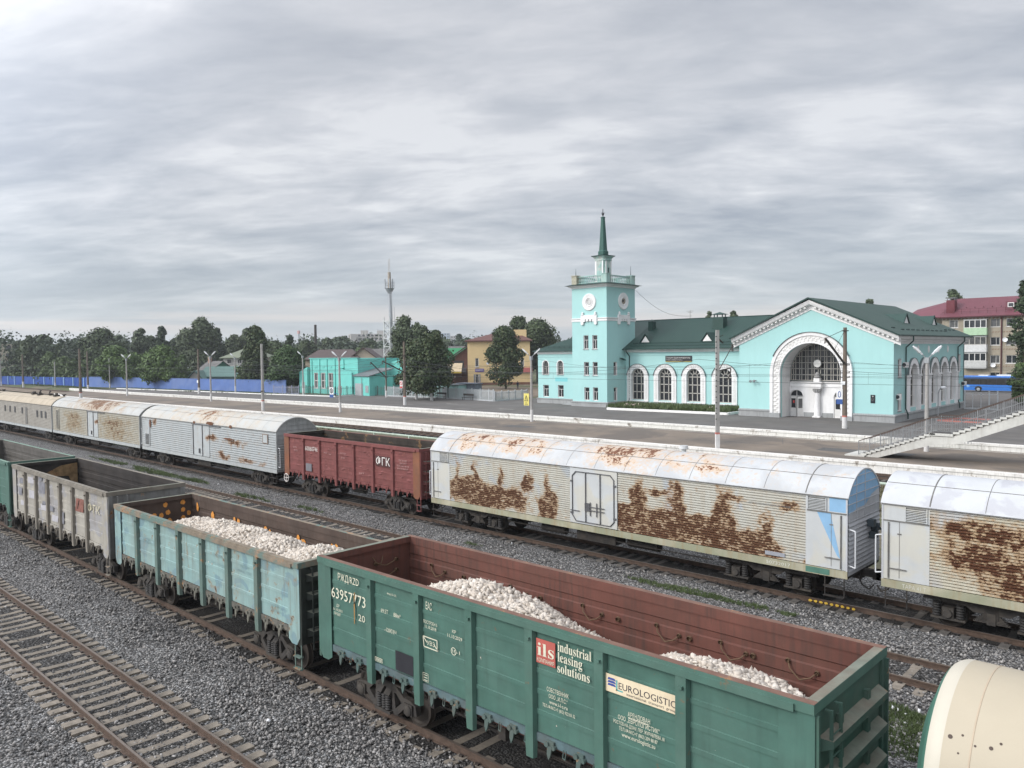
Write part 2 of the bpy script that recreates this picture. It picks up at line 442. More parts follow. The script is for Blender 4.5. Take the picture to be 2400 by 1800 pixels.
# ------------------------------------------------------------------ tracks
RAILP = [(-.0375, 0), (.0375, 0), (.0375, -.035), (.010, -.048), (.010, -.150), (.075, -.166), (.075, -.180), (-.075, -.180), (-.075, -.166), (-.010, -.150), (-.010, -.048), (-.0375, -.035)]
def sleeper_mb(x, y, dz=0., tw=0.):
    mb = MB(); z = -.150 + dz
    for s in (-1, 1):                        # two raised seats, lower waist
        a, b = sorted((s * 1.35, s * .45))
        mb.box(x - .135, x + .135, y + a, y + b, z - .16, z)
        for e in (-.11, .11):
            mb.box(x - .05, x + .05, y + s * .797 + e - .03, y + s * .797 + e + .03, z, z + .045, 1)
    mb.box(x - .115, x + .115, y - .45, y + .45, z - .16, z - .012)
    return mb
def straight_track(label, y, x0, x1, seen, oily=False):
    t = thing('railway_track', label, 'railway track', (0, y, 0), 'parallel railway tracks in the yard')
    for s in (-1, 1):
        mb = MB(); mb.profile(RAILP, x0, x1, y + s * .797, closed=True)
        mb.box(x0, x1, y + s * .797 - .028, y + s * .797 + .028, .0005, .003, 1)
        mb.build('rail', [mRail, mRailTop], t)
    mc = mConcDark if oily else mConc
    proto = sleeper_mb(0, y).build('sleeper', [mc, mClip], t); k = 0
    n = int((x1 - x0) / .545); order = sorted(range(n), key=lambda i: (not (seen[0] < x0 + i * .545 < seen[1]), -i))
    rest = MB()
    for c, i in enumerate(order):
        x = x0 + i * .545 + rnd.uniform(-.02, .02)
        if c < 96:
            o = proto if c == 0 else proto.copy()
            if c: COL.objects.link(o); o.parent = t
            o.location = (x, 0, rnd.uniform(-.012, .006) if seen[0] == -60 else rnd.uniform(-.035, .004)); o.rotation_euler = (0, 0, rnd.uniform(-.02, .02))
        else:
            q = sleeper_mb(x, y, rnd.uniform(-.02, .01)); rest.add(q.v, q.f); rest.m[-len(q.m):] = q.m
    if rest.v: tag(rest.build('sleepers', [mc, mClip], t), kind='stuff')
    return t
straight_track('near railway track with pale concrete sleepers and no train, lower left corner', TR['C'], -75, 14, (-60, -9))
straight_track('railway track under the green and turquoise open wagons, dark with oil', TR['A'], -150, 20, (-55, 2))
straight_track('empty railway track between the two trains, rusty rails on concrete sleepers', TR['B'], -150, 20, (-40, 8))
straight_track('dark railway track under the row of white refrigerator wagons', TR['D'], -160, 20, (-62, 4), True)
def curved_track(label, pts, step=1.2):
    t = thing('railway_track', label, 'railway track', (pts[0][0], pts[0][1], 0), 'parallel railway tracks in the yard')
    pts = [Vector((a, b, 0)) for a, b in pts]
    for s in (-1, 1):
        mb = MB(); off = []
        for i, q in enumerate(pts):
            dv = (pts[min(i + 1, len(pts) - 1)] - pts[max(i - 1, 0)]).normalized(); off.append(q + Vector((-dv.y, dv.x, 0)) * s * .797)
        for a, b in zip(off, off[1:]):
            mb.bar(a - Vector((0, 0, .09)), b - Vector((0, 0, .09)), .07, .18)
        mb.build('rail', mRail, t)
    mb = MB()
    for a, b in zip(pts, pts[1:]):
        dv = (b - a); L = dv.length; dv.normalize(); nv = Vector((-dv.y, dv.x, 0))
        for i in range(int(L / step)):
            c = a + dv * (i * step); mb.bar(c - nv * 1.35 + Vector((0, 0, -.22)), c + nv * 1.35 + Vector((0, 0, -.22)), .26, .14)
    tag(mb.build('sleepers', mConcDark, t), kind='stuff')
    mb = MB()
    for i, q in enumerate(pts):
        dv = (pts[min(i + 1, len(pts) - 1)] - pts[max(i - 1, 0)]).normalized(); nv = Vector((-dv.y, dv.x, 0))
        for e in (-2.1, 2.1): c = q + nv * e; mb.v.append((c.x, c.y, -.24))
    for i in range(len(pts) - 1): mb.f.append((2 * i, 2 * i + 2, 2 * i + 3, 2 * i + 1)); mb.m.append(0)
    tag(mb.build('track_bed', mBallastDark), kind='structure')
curved_track('platform track in the gap between the island platform and the main platform', [(40, 62.55), (-90, 62.4), (-125, 61.2), (-152, 59.9), (-187, 58.8), (-215, 58.6), (-300, 58.4), (-380, 59)])
curved_track('far track along the near side of the island platform, behind the refrigerator wagons', [(40, 45.4), (-75, 45.2), (-144, 43.4), (-210, 43), (-320, 45)])

# ------------------------------------------------------------------ platforms
def poly_slab(name, pts, z0, z1, mats, line=None):
    mb = MB(); n = len(pts)
    tri = tessellate_polygon([[Vector((a, b, 0)) for a, b in pts]])
    mb.add([(a, b, z1) for a, b in pts], [tuple(t) for t in tri], 0)
    vs = [(a, b, z0) for a, b in pts] + [(a, b, z1) for a, b in pts]
    mb.add(vs, [(i, (i + 1) % n, n + (i + 1) % n, n + i) for i in range(n)], 1)
    return tag(mb.build(name, mats), kind='structure')
def strip(name, pts, off0, off1, z, mat, parent=None, th=None):
    """flat band following a polyline, offset to its left by off0..off1"""
    P = [Vector((a, b, 0)) for a, b in pts]; mb = MB(); vs = []
    for i, q in enumerate(P):
        dv = (P[min(i + 1, len(P) - 1)] - P[max(i - 1, 0)]).normalized(); nv = Vector((-dv.y, dv.x, 0))
        for o_ in (off0, off1): c = q + nv * o_; vs.append((c.x, c.y, z))
    n = len(P); k = len(vs)
    fs = [(2 * i, 2 * i + 2, 2 * i + 3, 2 * i + 1) for i in range(n - 1)]
    if th:
        vs += [(x, y, zz - th) for x, y, zz in vs]
        fs += [(k + a, k + b, k + c, k + d) for a, b, c, d in fs]
        fs += [(2 * i + e, 2 * i + 2 + e, k + 2 * i + 2 + e, k + 2 * i + e) for i in range(n - 1) for e in (0, 1)]
    mb.add(vs, fs)
    o = mb.build(name, mat, parent)
    if parent is None: tag(o, kind='structure')
    return o
ISL_N = [(-212, 56.6), (-201, 48.2), (-185, 45.0), (-144, 45.2), (-75, 47.4), (30, 47.7)]
ISL_F = [(30, 60.0), (-90, 59.7), (-125, 58.8), (-180, 56.9)]
isl = poly_slab('island_platform', ISL_N + ISL_F, -.3, .55, [mAsphBrown, mWhiteEdge])
strip('island_kerb', ISL_N[1:], -.06, .42, .56, mWhiteEdge, isl, .2)
strip('island_line', ISL_N[1:], .42, .50, .556, mLineR, isl)
strip('island_line', ISL_N[1:], .50, .66, .557, mLineW, isl)
strip('island_line', [(-180, 56.9), (-125, 58.8), (-90, 59.7), (30, 60.0)], -.62, -.46, .556, mLineW, isl)
MAIN_N = [(-232, 61.1), (-215, 61.0), (-187, 61.1), (-152, 62.4), (-125, 63.9), (-97, 65.1), (60, 65.3)]
MAIN = MAIN_N + [(60, 150.6), (-92, 150.6), (-91, 83.7), (-104.5, 85.2), (-121, 83.5), (-130, 84), (-128.5, 76.8), (-150, 75.9), (-165, 78.0) if False else (-151.6, 73.6), (-177, 71.5), (-211, 67.2)]
mp = poly_slab('main_platform', MAIN, -.3, .55, [mAsph, mWhiteEdge])
strip('platform_kerb', MAIN_N, -.06, .45, .56, mWhiteEdge, mp, .2)
strip('platform_line', MAIN_N, .45, .53, .556, mLineR, mp)
strip('platform_line', MAIN_N, .53, .66, .557, mLineW, mp)
strip('border_kerb', [(-214, 66.9), (-211, 67.2), (-177, 71.5), (-151.6, 73.6), (-128.5, 76.9), (-130, 84)], -.1, .25, .72, M('fresh white kerb', (.78, .77, .74), .9, var=.06), mp, .3)
strip('forecourt_road', [(-90, 156), (80, 156)], -5.2, 6, .565, mRoad, None)
strip('paved_square', [(-260, 112), (-95, 112)], -16, 16, .52, mDirt, None)
strip('gravel_path', [(-330, 54.5), (-212, 54.0)], -3.4, 3.0, -.1, mDirt, None)
strip('grass_strip', [(-330, 32), (40, 32)], -11.5, 10.8, -.18, M('weedy gravel strip', (.13, .115, .08), .95, var=.3, vs=1.2, col2=(.09, .10, .05), c2=(.48, .6), c2s=.5, bump=.5, bs=14))
# patched repair slabs on the asphalt
mPatch = M('fresh asphalt patch', (.10, .097, .094), .95, var=.1); mPatchL = M('pale cement patch', (.30, .285, .26), .95, var=.1)
mb = MB()
for (x, y, w, h) in [(-32, 53, 6, .5), (-58, 51.5, 3.5, 2.2), (-22, 52, 7, 2.4), (-75, 55, 4.5, .4)]:
    mb.add([(x, y, .5535), (x + w, y + .3, .5535), (x + w + .2, y + h, .5535), (x - .2, y + h - .2, .5535)], [(0, 1, 2, 3)])
mb.build('asphalt_patch', mPatch, isl)
mb = MB()
for (x, y, w, h) in [(-93.2, 74.6, 2.3, .8), (-77.6, 71.2, 2.6, .7), (-98, 70, 1.5, .5)]:
    mb.add([(x, y, .5535), (x + w, y + .3, .5535), (x + w + .2, y + h, .5535), (x - .2, y + h - .2, .5535)], [(0, 1, 2, 3)])
mb.build('cement_patch', mPatchL, mp)
mb = MB()                                    # thin cracks and joints in the island asphalt
for k in range(60):
    x = rnd.uniform(-95, 0); y = rnd.uniform(49, 59); a = rnd.uniform(-.5, .5) + (PI / 2 if rnd.random() < .45 else 0); L = rnd.uniform(1, 5)
    mb.bar((x, y, .5525), (x + L * math.cos(a), y + L * math.sin(a), .5525), rnd.uniform(.03, .07), .002)
mb.build('asphalt_crack', mPatch, isl)

# ------------------------------------------------------------------ loose stones and grass
def stones(name, pts, size, mat, seed=1, flat=.75):
    """pts: (n,3). one irregular 8-cornered stone per point"""
    rs = np.random.RandomState(seed); n = len(pts)
    cube = np.array([(-1, -1, -1), (1, -1, -1), (1, 1, -1), (-1, 1, -1), (-1, -1, 1), (1, -1, 1), (1, 1, 1), (-1, 1, 1)], float) * .5
    v = np.repeat(cube[None], n, 0) * rs.uniform(.55, 1.25, (n, 8, 1)) + rs.normal(0, .10, (n, 8, 3))
    v *= rs.uniform(.6, 1.25, (n, 1, 3)) * np.array([1, 1, flat])
    q = rs.normal(0, 1, (n, 4)); q /= np.linalg.norm(q, axis=1)[:, None]; w, x, y, z = q.T
    Rm = np.stack([np.stack([1 - 2 * (y * y + z * z), 2 * (x * y - z * w), 2 * (x * z + y * w)], -1), np.stack([2 * (x * y + z * w), 1 - 2 * (x * x + z * z), 2 * (y * z - x * w)], -1), np.stack([2 * (x * z - y * w), 2 * (y * z + x * w), 1 - 2 * (x * x + y * y)], -1)], 1)
    v = np.einsum('nij,nkj->nki', Rm, v) * (size * rs.uniform(.6, 1.35, (n, 1, 1))) + pts[:, None, :]
    fq = np.array([(0, 3, 2, 1), (4, 5, 6, 7), (0, 1, 5, 4), (1, 2, 6, 5), (2, 3, 7, 6), (3, 0, 4, 7)])
    F = (fq[None] + (np.arange(n) * 8)[:, None, None]).reshape(-1, 4)
    me = bpy.data.meshes.new(name); me.vertices.add(n * 8); me.vertices.foreach_set('co', v.reshape(-1).astype(np.float32))
    me.loops.add(F.size); me.loops.foreach_set('vertex_index', F.reshape(-1).astype(np.int32))
    me.polygons.add(len(F)); me.polygons.foreach_set('loop_start', np.arange(0, F.size, 4, dtype=np.int32)); me.polygons.foreach_set('loop_total', np.full(len(F), 4, np.int32))
    me.update(calc_edges=True); me.validate(); me.materials.append(mat)
    o = bpy.data.objects.new(name, me); COL.objects.link(o); return o
def near_points(n, seed):
    rs = np.random.RandomState(seed); out = []
    x = rs.uniform(-46, 6, n * 6); y = rs.uniform(-13, 14.6, n * 6)
    d = np.hypot(x - CAMPOS.x, y - CAMPOS.y)
    keep = rs.uniform(0, 1, n * 6) < np.clip((17. / np.maximum(d, 6)) ** 2, .05, 1)
    # what the photograph shows: in frame
    vx = (x - CAMPOS.x) * rt.x + (y - CAMPOS.y) * rt.y; vz = (x - CAMPOS.x) * fw.x + (y - CAMPOS.y) * fw.y
    keep &= (vz > 1) & (np.abs(vx / np.maximum(vz, .1)) < .72)
    for t in TR.values():
        keep &= ~((np.abs(np.abs(y - t) - .797) < .10))
    keep &= ~((np.abs(y) < .75) & (x > -40))
    x, y = x[keep][:n], y[keep][:n]
    z = -.19 + .10 * np.maximum(0, 1 - np.abs(y + 2.55) / .9) + .07 * np.maximum(0, 1 - np.abs(y - 6.2) / 3) + rs.uniform(-.012, .02, len(x))
    return np.stack([x, y, z], 1)
P = near_points(62000, 5)
intrack = np.zeros(len(P), bool)
for t in TR.values(): intrack |= np.abs(P[:, 1] - t) < 1.3
P = P[~intrack | (np.random.RandomState(9).uniform(0, 1, len(P)) < .42)]
P[:, 2] += np.where((np.abs(np.abs(P[:, 1]) - 1.3) < .35) | (np.abs(np.abs(P[:, 1] - TR['B']) - 1.3) < .35), .03, 0)
tag(stones('ballast_stones', P, .058, mStone, 11), kind='stuff')

def blades(name, pts, h, mat, per=5, seed=2, wid=.02):
    rs = np.random.RandomState(seed); n = len(pts) * per
    b = np.repeat(pts, per, 0) + np.concatenate([rs.normal(0, h * .35, (n, 2)), np.zeros((n, 1))], 1)
    a = rs.uniform(0, 2 * PI, n); hh = h * rs.uniform(.4, 1.25, n); lean = rs.uniform(.1, .75, n) * hh
    dx_, dy_ = np.cos(a), np.sin(a); w = wid * rs.uniform(.7, 1.5, n)
    p0 = b + np.stack([-dy_ * w, dx_ * w, 0 * w], 1); p1 = b - np.stack([-dy_ * w, dx_ * w, 0 * w], 1); p2 = b + np.stack([dx_ * lean, dy_ * lean, hh], 1)
    v = np.stack([p0, p1, p2], 1).reshape(-1, 3); F = np.arange(n * 3, dtype=np.int32)
    me = bpy.data.meshes.new(name); me.vertices.add(n * 3); me.vertices.foreach_set('co', v.reshape(-1).astype(np.float32))
    me.loops.add(n * 3); me.loops.foreach_set('vertex_index', F); me.polygons.add(n)
    me.polygons.foreach_set('loop_start', np.arange(0, n * 3, 3, dtype=np.int32)); me.polygons.foreach_set('loop_total', np.full(n, 3, np.int32))
    me.update(calc_edges=True); me.materials.append(mat)
    o = bpy.data.objects.new(name, me); COL.objects.link(o); return o
def patch_pts(cx, cy, rx, ry, n, seed, z=-.17):
    rs = np.random.RandomState(seed); a = rs.uniform(0, 2 * PI, n); r_ = np.sqrt(rs.uniform(0, 1, n)) * (1 + .3 * np.sin(3 * a + seed))
    return np.stack([cx + rx * r_ * np.cos(a), cy + ry * r_ * np.sin(a), np.full(n, z)], 1)
# ------------------------------------------------------------------ wagon running gear
mIron = M('grimy black iron', (.035, .032, .030), .8, .2, var=.35, vs=6, dirt=.5, dirtcol=(.085, .068, .052), bump=.2)
mIron2 = M('dark bogie casting', (.045, .041, .038), .8, .1, var=.3, vs=5, dirt=.6, dirtcol=(.10, .085, .068), bump=.25)
mWheel = M('brown wheel', (.045, .037, .032), .7, .3, var=.2, dirt=.4)
mSpring = M('sooty spring', (.04, .038, .037), .65, .3)
mBright = M('worn steel', (.22, .20, .18), .5, .5)
def wheelset(parent, x, y):
    mb = MB()
    for s in (-1, 1):
        mb.lathe([(.08, -.09), (.17, -.09), (.19, -.05), (.36, -.035), (.40, -.07), (.475, -.065), (.478, .05), (.505, .055), (.50, .085), (.40, .07), (.34, .03), (.17, .06), (.08, .07)], (x, y + s * .76, .478), (0, -s, 0), 28)
    mb.cyl((x, y - 1.08, .478), (x, y + 1.08, .478), .085, n=12)
    return mb.build('wheelset', mWheel, parent, True)
def cast_bogie(root, x, y):
    bg = MB()
    bg.bar((x, y - 1.0, .62), (x, y + 1.0, .62), .42, .30)
    bg.box(x - .16, x + .16, y - .35, y + .35, .77, .92)
    bogie = bg.build('bogie', mIron, root)
    for e in (-.925, .925): wheelset(bogie, x + e, y)
    for s in (-1, 1):
        mb = MB(); yy = y + s * 1.02
        out = [(-1.20, .40), (-1.16, .62), (-.98, .70), (-.72, .72), (-.45, .90), (-.2, .96), (.2, .96), (.45, .90), (.72, .72), (.98, .70), (1.16, .62), (1.20, .40), (1.06, .36), (1.02, .50), (.83, .50), (.72, .44), (.46, .20), (-.46, .20), (-.72, .44), (-.83, .50), (-1.02, .50), (-1.06, .36)]
        h1 = [(.40, .36), (.64, .56), (.44, .74), (.36, .74)]; h2 = [(-a, b) for a, b in h1][::-1]
        h3 = [(-.27, .30), (.27, .30), (.27, .80), (-.27, .80)]
        mb.ext(out, (x, yy - .075, 0), (1, 0, 0), (0, 0, 1), (0, .15, 0), [h1, h2, h3])
        mb.box(x - .30, x + .30, yy + (-.17 if s < 0 else -.03), yy + (.03 if s < 0 else .17), .20, .27)
        for e in (-.16, .16):                       # friction wedge caps
            mb.add([(x + e - .11, yy + s * .17, .66), (x + e + .11, yy + s * .17, .66), (x + e + .11, yy + s * .02, .83), (x + e - .11, yy + s * .02, .83), (x + e - .11, yy + s * .02, .62), (x + e + .11, yy + s * .02, .62)], [(0, 1, 2, 3), (0, 4, 5, 1), (0, 3, 4), (1, 5, 2)])
        mb.build('side_frame', mIron2, bogie)
        mb = MB()
        for e in (-.17, 0, .17):
            prof = [(.02, .27)] + [(.088 if i % 2 else .064, .27 + .36 * i / 12) for i in range(13)] + [(.02, .63)]
            mb.lathe(prof, (x + e, yy + s * (.10 if e else .08), 0), n=12)
        mb.each('spring', mSpring, bogie, 1, True)
        for e in (-.925, .925):
            mb = MB(); mb.box(x + e - .15, x + e + .15, yy - .12, yy + .12, .37, .63)
            mb.lathe([(.0, .17), (.09, .17), (.13, .14), (.14, 0)], (x + e, yy, .478), (0, s, 0), 14)
            mb.build('axle_box', mIron2, bogie, True)
    return bogie
def coil_bogie(root, x, y):
    """passenger-type bogie of the refrigerator wagons: a coil spring on either side of each axle box"""
    bg = MB(); bg.box(x - .2, x + .2, y - 1.15, y + 1.15, .55, .9)
    bogie = bg.build('bogie', mIron, root)
    for e in (-1.2, 1.2): wheelset(bogie, x + e, y)
    for s in (-1, 1):
        yy = y + s * 1.06; mb = MB()
        mb.ext([(-1.95, .86), (-1.9, 1.02), (1.9, 1.02), (1.95, .86), (.7, .84), (.5, .70), (-.5, .70), (-.7, .84)], (x, yy - .08, 0), (1, 0, 0), (0, 0, 1), (0, .16, 0))
        mb.build('side_frame', mIron2, bogie)
        mb = MB()
        for e in (-1.2, 1.2):
            for k in (-.34, .34):
                prof = [(.03, .36)] + [(.135 if i % 2 else .098, .37 + .46 * i / 11) for i in range(12)] + [(.03, .84)]
                mb.lathe(prof, (x + e + k, yy + s * .04, 0), n=12)
        mb.each('coil_spring', mSpring, bogie, 1, True)
        mb = MB()
        for e in (-1.2, 1.2):
            mb.box(x + e - .5, x + e + .5, yy - .13, yy + .13, .30, .37)
            mb.box(x + e - .17, x + e + .17, yy - .14, yy + .14, .36, .70)
            mb.lathe([(0, .2), (.12, .2), (.15, .16), (.155, 0)], (x + e, yy, .50), (0, s, 0), 14)
        mb.each('axle_box', mIron2, bogie, 3, True)
        mb = MB()
        for i in range(6): mb.box(x - .5 + i * .05, x + .5 - i * .05, yy - .07, yy + .15 * s if s > 0 else yy + .07, .42 + i * .045, .455 + i * .045)
        mb.box(x - .12, x + .12, yy - .1, yy + .1, .38, .74)
        mb.build('leaf_spring', mIron2, bogie)
    return bogie
def coupler(root, x, y, s):
    mb = MB(); mb.box(min(x, x + s * .45), max(x, x + s * .45), y - .12, y + .12, .93, 1.17)
    mb.box(min(x + s * .36, x + s * .62), max(x + s * .36, x + s * .62), y - .2, y + .06, .88, 1.22)
    mb.box(min(x + s * .40, x + s * .56), max(x + s * .40, x + s * .56), y + .06, y + .2, .94, 1.16)
    mb.tube([(x, y - .5, 1.0), (x + s * .12, y - .5, .72), (x + s * .35, y - .48, .60), (x + s * .5, y - .45, .78)], .025)
    return mb.build('coupler', mIron, root)

# ------------------------------------------------------------------ open wagons
def open_wagon(name, label, x1, L, yc, H, mOut, mIn, mEnd, mRim, posts, hw=1.48, ribs=5, lathes=True, sill=None, mPost=None, mRailC=None, mFloor=None, dent=False, group='open wagons', latch=None, seed=0):
    x0 = x1 - L; xm = (x0 + x1) / 2
    t = thing(name, label, 'freight wagon', (xm, yc, 0), group)
    mPost = mPost or mOut; sill = sill or mOut; latch = latch or mIron
    zb = 1.56; zt = H - .16
    for s in (-1, 1):
        # corrugated side sheet: outer profile with raised horizontal pressings, plain inner face
        prof = [(s * (hw - .01), zb)]; n = ribs; dzs = (zt - zb) / n
        for i in range(n):
            z = zb + dzs * i
            if i: prof += [(s * (hw - .01), z - .055), (s * (hw + .006), z - .05), (s * (hw + .006), z + .035), (s * (hw - .01), z + .045)]
        prof += [(s * (hw - .01), zt), (s * (hw - .055), zt)]
        for i in range(n - 1, 0, -1):
            z = zb + dzs * i
            prof += [(s * (hw - .055), z + .09), (s * (hw - .03), z + .06), (s * (hw - .03), z - .06), (s * (hw - .055), z - .09)]
        prof += [(s * (hw - .055), zb - .2)]
        k = len(prof); mb = MB(); ko = 1 + (n - 1) * 4 + 1
        mb.profile(prof[:ko], x0 + .02, x1 - .02, yc, 0); mb.profile(prof[ko - 1:], x0 + .02, x1 - .02, yc, 1)
        if dent:                                  # buckled sheets
            rr = random.Random(seed); q = []
            for bay in range(len(posts) + 1):
                a = ([x0 + .6] + posts)[bay]; b_ = (posts + [x1 - .6])[bay]
                for j in range(9):
                    xx = rr.uniform(a + .25, b_ - .55); zz = rr.uniform(zb + .15, zt - .15); w = rr.uniform(.3, .75); hh = rr.uniform(.03, .07)
                    yb = yc + s * (hw + .012)
                    mb.add([(xx, yb - s * .03, zz), (xx + w, yb - s * .03, zz + rr.uniform(-.08, .08)), (xx + w * .5, yb + s * .035, zz + hh * .3), (xx + w * .5, yb - s * .03, zz + hh * 2)], [(0, 1, 2), (0, 2, 3), (1, 3, 2)], 0)
        side = mb.build('side_panel', [mOut, mIn], t)
        mb = MB()                                  # smooth corner sheets that reach lower
        for e, xx in ((1, x0), (-1, x1)):
            y0, y1 = sorted((yc + s * (hw + .028), yc + s * (hw + .045)))
            pl = [(0, zt), (e * .56, zt), (e * .56, 1.22), (e * .40, 1.12), (e * .16, 1.12), (0, 1.34)]
            mb.ext(pl, (xx, y0, 0), (1, 0, 0), (0, 0, 1), (0, y1 - y0, 0))
        mb.each('corner_sheet', mOut, t)
        for px0 in posts:
            mb = MB(); yy = yc + s * hw
            hat = [(-.13, 0), (-.10, s * .10), (.10, s * .10), (.13, 0)]
            k = 4; vs = [(px0 + a, yy + b, zt - .01) for a, b in hat] + [(px0 + a, yy + b, 1.28) for a, b in hat] + [(px0 + a * .9, yy + b * .9, 1.03) for a, b in hat]
            fs = [(r_ * k + i, r_ * k + i + 1, (r_ + 1) * k + i + 1, (r_ + 1) * k + i) for r_ in range(2) for i in range(3)] + [(8, 9, 10, 11), (0, 1, 2, 3), (0, 3, 7, 4), (4, 7, 11, 8)]
            mb.add(vs, fs)
            mb.box(px0 - .03, px0 + .05, *sorted((yy + s * .1, yy + s * .15)), zt - .22, zt - .17)
            mb.build('post', mPost, t)
        mb = MB(); y0, y1 = sorted((yc + s * (hw - .08), yc + s * (hw + .02)))
        mb.box(x0 + .03, x1 - .03, y0, y1, 1.38, 1.545)
        mb.build('sill', sill, t)
        if s < 0:
            for bay in range(len(posts) + 1):
                a = ([x0 + .5] + posts)[bay]; b_ = (posts + [x1 - .5])[bay]
                for fr in (.30, .72):
                    xx = a + (b_ - a) * fr; yy = yc - hw - .05; mb = MB()
                    mb.box(xx - .09, xx + .09, yy - .02, yy + .04, 1.42, 1.50)
                    mb.cyl((xx - .07, yy - .06, 1.44), (xx - .07, yy + .03, 1.44), .055, n=8); mb.cyl((xx + .10, yy - .05, 1.40), (xx + .10, yy + .03, 1.40), .04, n=8)
                    mb.ext([(-.05, 1.42), (.07, 1.42), (.03, 1.24), (-.02, 1.14), (-.06, 1.25)], (xx, yy - .05, 0), (1, 0, 0), (0, 0, 1), (0, .04, 0))
                    mb.build('hatch_latch', latch, t); mb = MB()
                    mb.tube([(xx + .3, yy + .03, 1.42), (xx + .28, yy + .02, 1.26), (xx + .34, yy + .02, 1.24), (xx + .36, yy + .03, 1.42)], .012, 5)
                    mb.build('shackle', latch, t)
    # rim
    mb = MB()
    for s in (-1, 1):
        y0, y1 = sorted((yc + s * (hw - .075), yc + s * (hw + .075)))
        yi = yc + s * (hw - .02); mb.box(x0, x1, *sorted((yi, yc + s * (hw + .075))), zt, H - .004, 0); mb.box(x0 + .173, x1 - .173, *sorted((yi - s * .001, yc + s * (hw - .075))), zt - .05, H - .004, 2); mb.box(x0 + .002, x1 - .002, y0 + .004, y1 - .004, H - .004, H, 1)
        mb.box(x0 + .3, x1 - .3, *sorted((yc + s * (hw - .03), yc + s * (hw + .11))), zt - .02, zt + .10, 0)
    for e, xx in ((1, x0), (-1, x1)):
        a, b_ = sorted((xx, xx + e * .17))
        xi = xx + e * .08; mb.box(*sorted((xx, xi)), yc - hw + .021, yc + hw - .021, zt, H - .004, 0); mb.box(*sorted((xi + e * .001, xx + e * .17)), yc - hw + .078, yc + hw - .078, zt, H - .004, 2); mb.box(a + .004, b_ - .004, yc - hw + .08, yc + hw - .08, H - .004, H, 3)
    mb.build('top_rail', [mRailC or mPost, mRim, mIn, mWorn], t)
    for e, xx in ((1, x0), (-1, x1)):                # end walls: sheet, three ledges, corner posts
        mb = MB()
        mb.add([(xx + e * .05, yc - hw + .06, 1.1), (xx + e * .05, yc + hw - .06, 1.1), (xx + e * .05, yc + hw - .06, zt), (xx + e * .05, yc - hw + .06, zt)], [(0, 1, 2, 3)], 0)
        mb.add([(xx + e * .10, yc - hw + .06, 1.1), (xx + e * .10, yc + hw - .06, 1.1), (xx + e * .10, yc + hw - .06, zt), (xx + e * .10, yc - hw + .06, zt)], [(0, 1, 2, 3)], 1)
        zz = [1.35, 1.85, 2.35, 2.85] if H < 3.5 else [1.35, 1.9, 2.45, 3.0]
        for z in zz:                                # tapered ledges
            y0, y1 = yc - hw + .2, yc + hw - .2
            mb.add([(xx + e * .05, y0, z + .16), (xx + e * .05, y1, z + .16), (xx - e * .14, y1 - .1, z + .11), (xx - e * .14, y0 + .1, z + .11), (xx - e * .14, y0 + .1, z), (xx - e * .14, y1 - .1, z), (xx + e * .05, y1, z - .06), (xx + e * .05, y0, z - .06)], [(3, 2, 5, 4), (4, 5, 6, 7), (0, 3, 4, 7), (1, 6, 5, 2)], 0)
            mb.add([(xx + e * .05, y0, z + .162), (xx + e * .05, y1, z + .162), (xx - e * .14, y1 - .1, z + .112), (xx - e * .14, y0 + .1, z + .112)], [(0, 1, 2, 3)], 2)
        for q in (-.55, .62): mb.box(*sorted((xx + e * .05, xx - e * .03)), yc + q - .06, yc + q + .06, 1.3, zt - .3, 0)
        mb.build('end_wall', [mEnd, mIn, mWorn], t)
        mb = MB()
        for s in (-1, 1):
            y0, y1 = sorted((yc + s * (hw - .16), yc + s * (hw + .026))); mb.box(*sorted((xx, xx + e * .05)), y0, y1, 1.12, zt - .004)
            mb.box(*sorted((xx - e * .05, xx)), *sorted((yc + s * (hw - .03), yc + s * (hw + .02))), 1.12, zt - .02)
        mb.each('corner_post', mEnd, t, 2)
    if lathes:
        mb = MB(); xx = x1 + .10                   # ladder on the right end, near corner
        for yy in (yc - hw + .32, yc - hw + .68): mb.bar((xx, yy, .95 if H < 3.5 else 1.1), (xx, yy, H - .18), .05, .03)
        z = 1.2
        while z < H - .3: mb.cyl((xx, yc - hw + .32, z), (xx, yc - hw + .68, z), .012, n=6); z += .33
        for yy in (yc - hw + .32, yc - hw + .68): mb.bar((xx, yy, H - .2), (xx - .1, yy, H - .2), .05, .03)
        mb.build('ladder', mEnd, t)
        mb = MB()                                   # corner step under the right end
        for q in (0, .34): mb.bar((x1 - .28 + q * .9, yc - hw - .02, 1.15), (x1 - .28 + q * .9, yc - hw - .02, .45), .035, .02)
        for z in (.48, .80): mb.box(x1 - .29, x1 + .04, yc - hw - .09, yc - hw + .03, z, z + .025)
        mb.build('corner_step', mPost, t)
    mb = MB(); mb.box(x0 + .11, x1 - .11, yc - hw + .06, yc + hw - .06, 1.30, 1.36); mb.build('floor', mFloor or mIn, t)
    mb = MB(); mb.box(x0 + .1, x1 - .1, yc - .25, yc + .25, .92, 1.29)
    for f in (.16, .33, .5, .67, .84): mb.box(x0 + L * f - .1, x0 + L * f + .1, yc - hw + .05, yc + hw - .05, 1.02, 1.29)
    mb.cyl((xm - .2, yc - .75, .85), (xm + .9, yc - .75, .85), .2, n=14); mb.cyl((xm - 1.2, yc + .6, .8), (xm - .3, yc + .6, .8), .18, n=12)
    mb.bar((xm - 3, yc - .9, .8), (xm + 3, yc - .9, .75), .03); mb.bar((x0 + 1, yc - 1.1, .95), (x1 - 1, yc - 1.1, .95), .04)
    mb.build('underframe', mIron, t)
    for e in (-4.33, 4.33): cast_bogie(t, xm + e, yc)
    coupler(t, x0, yc, -1); coupler(t, x1, yc, 1)
    return t
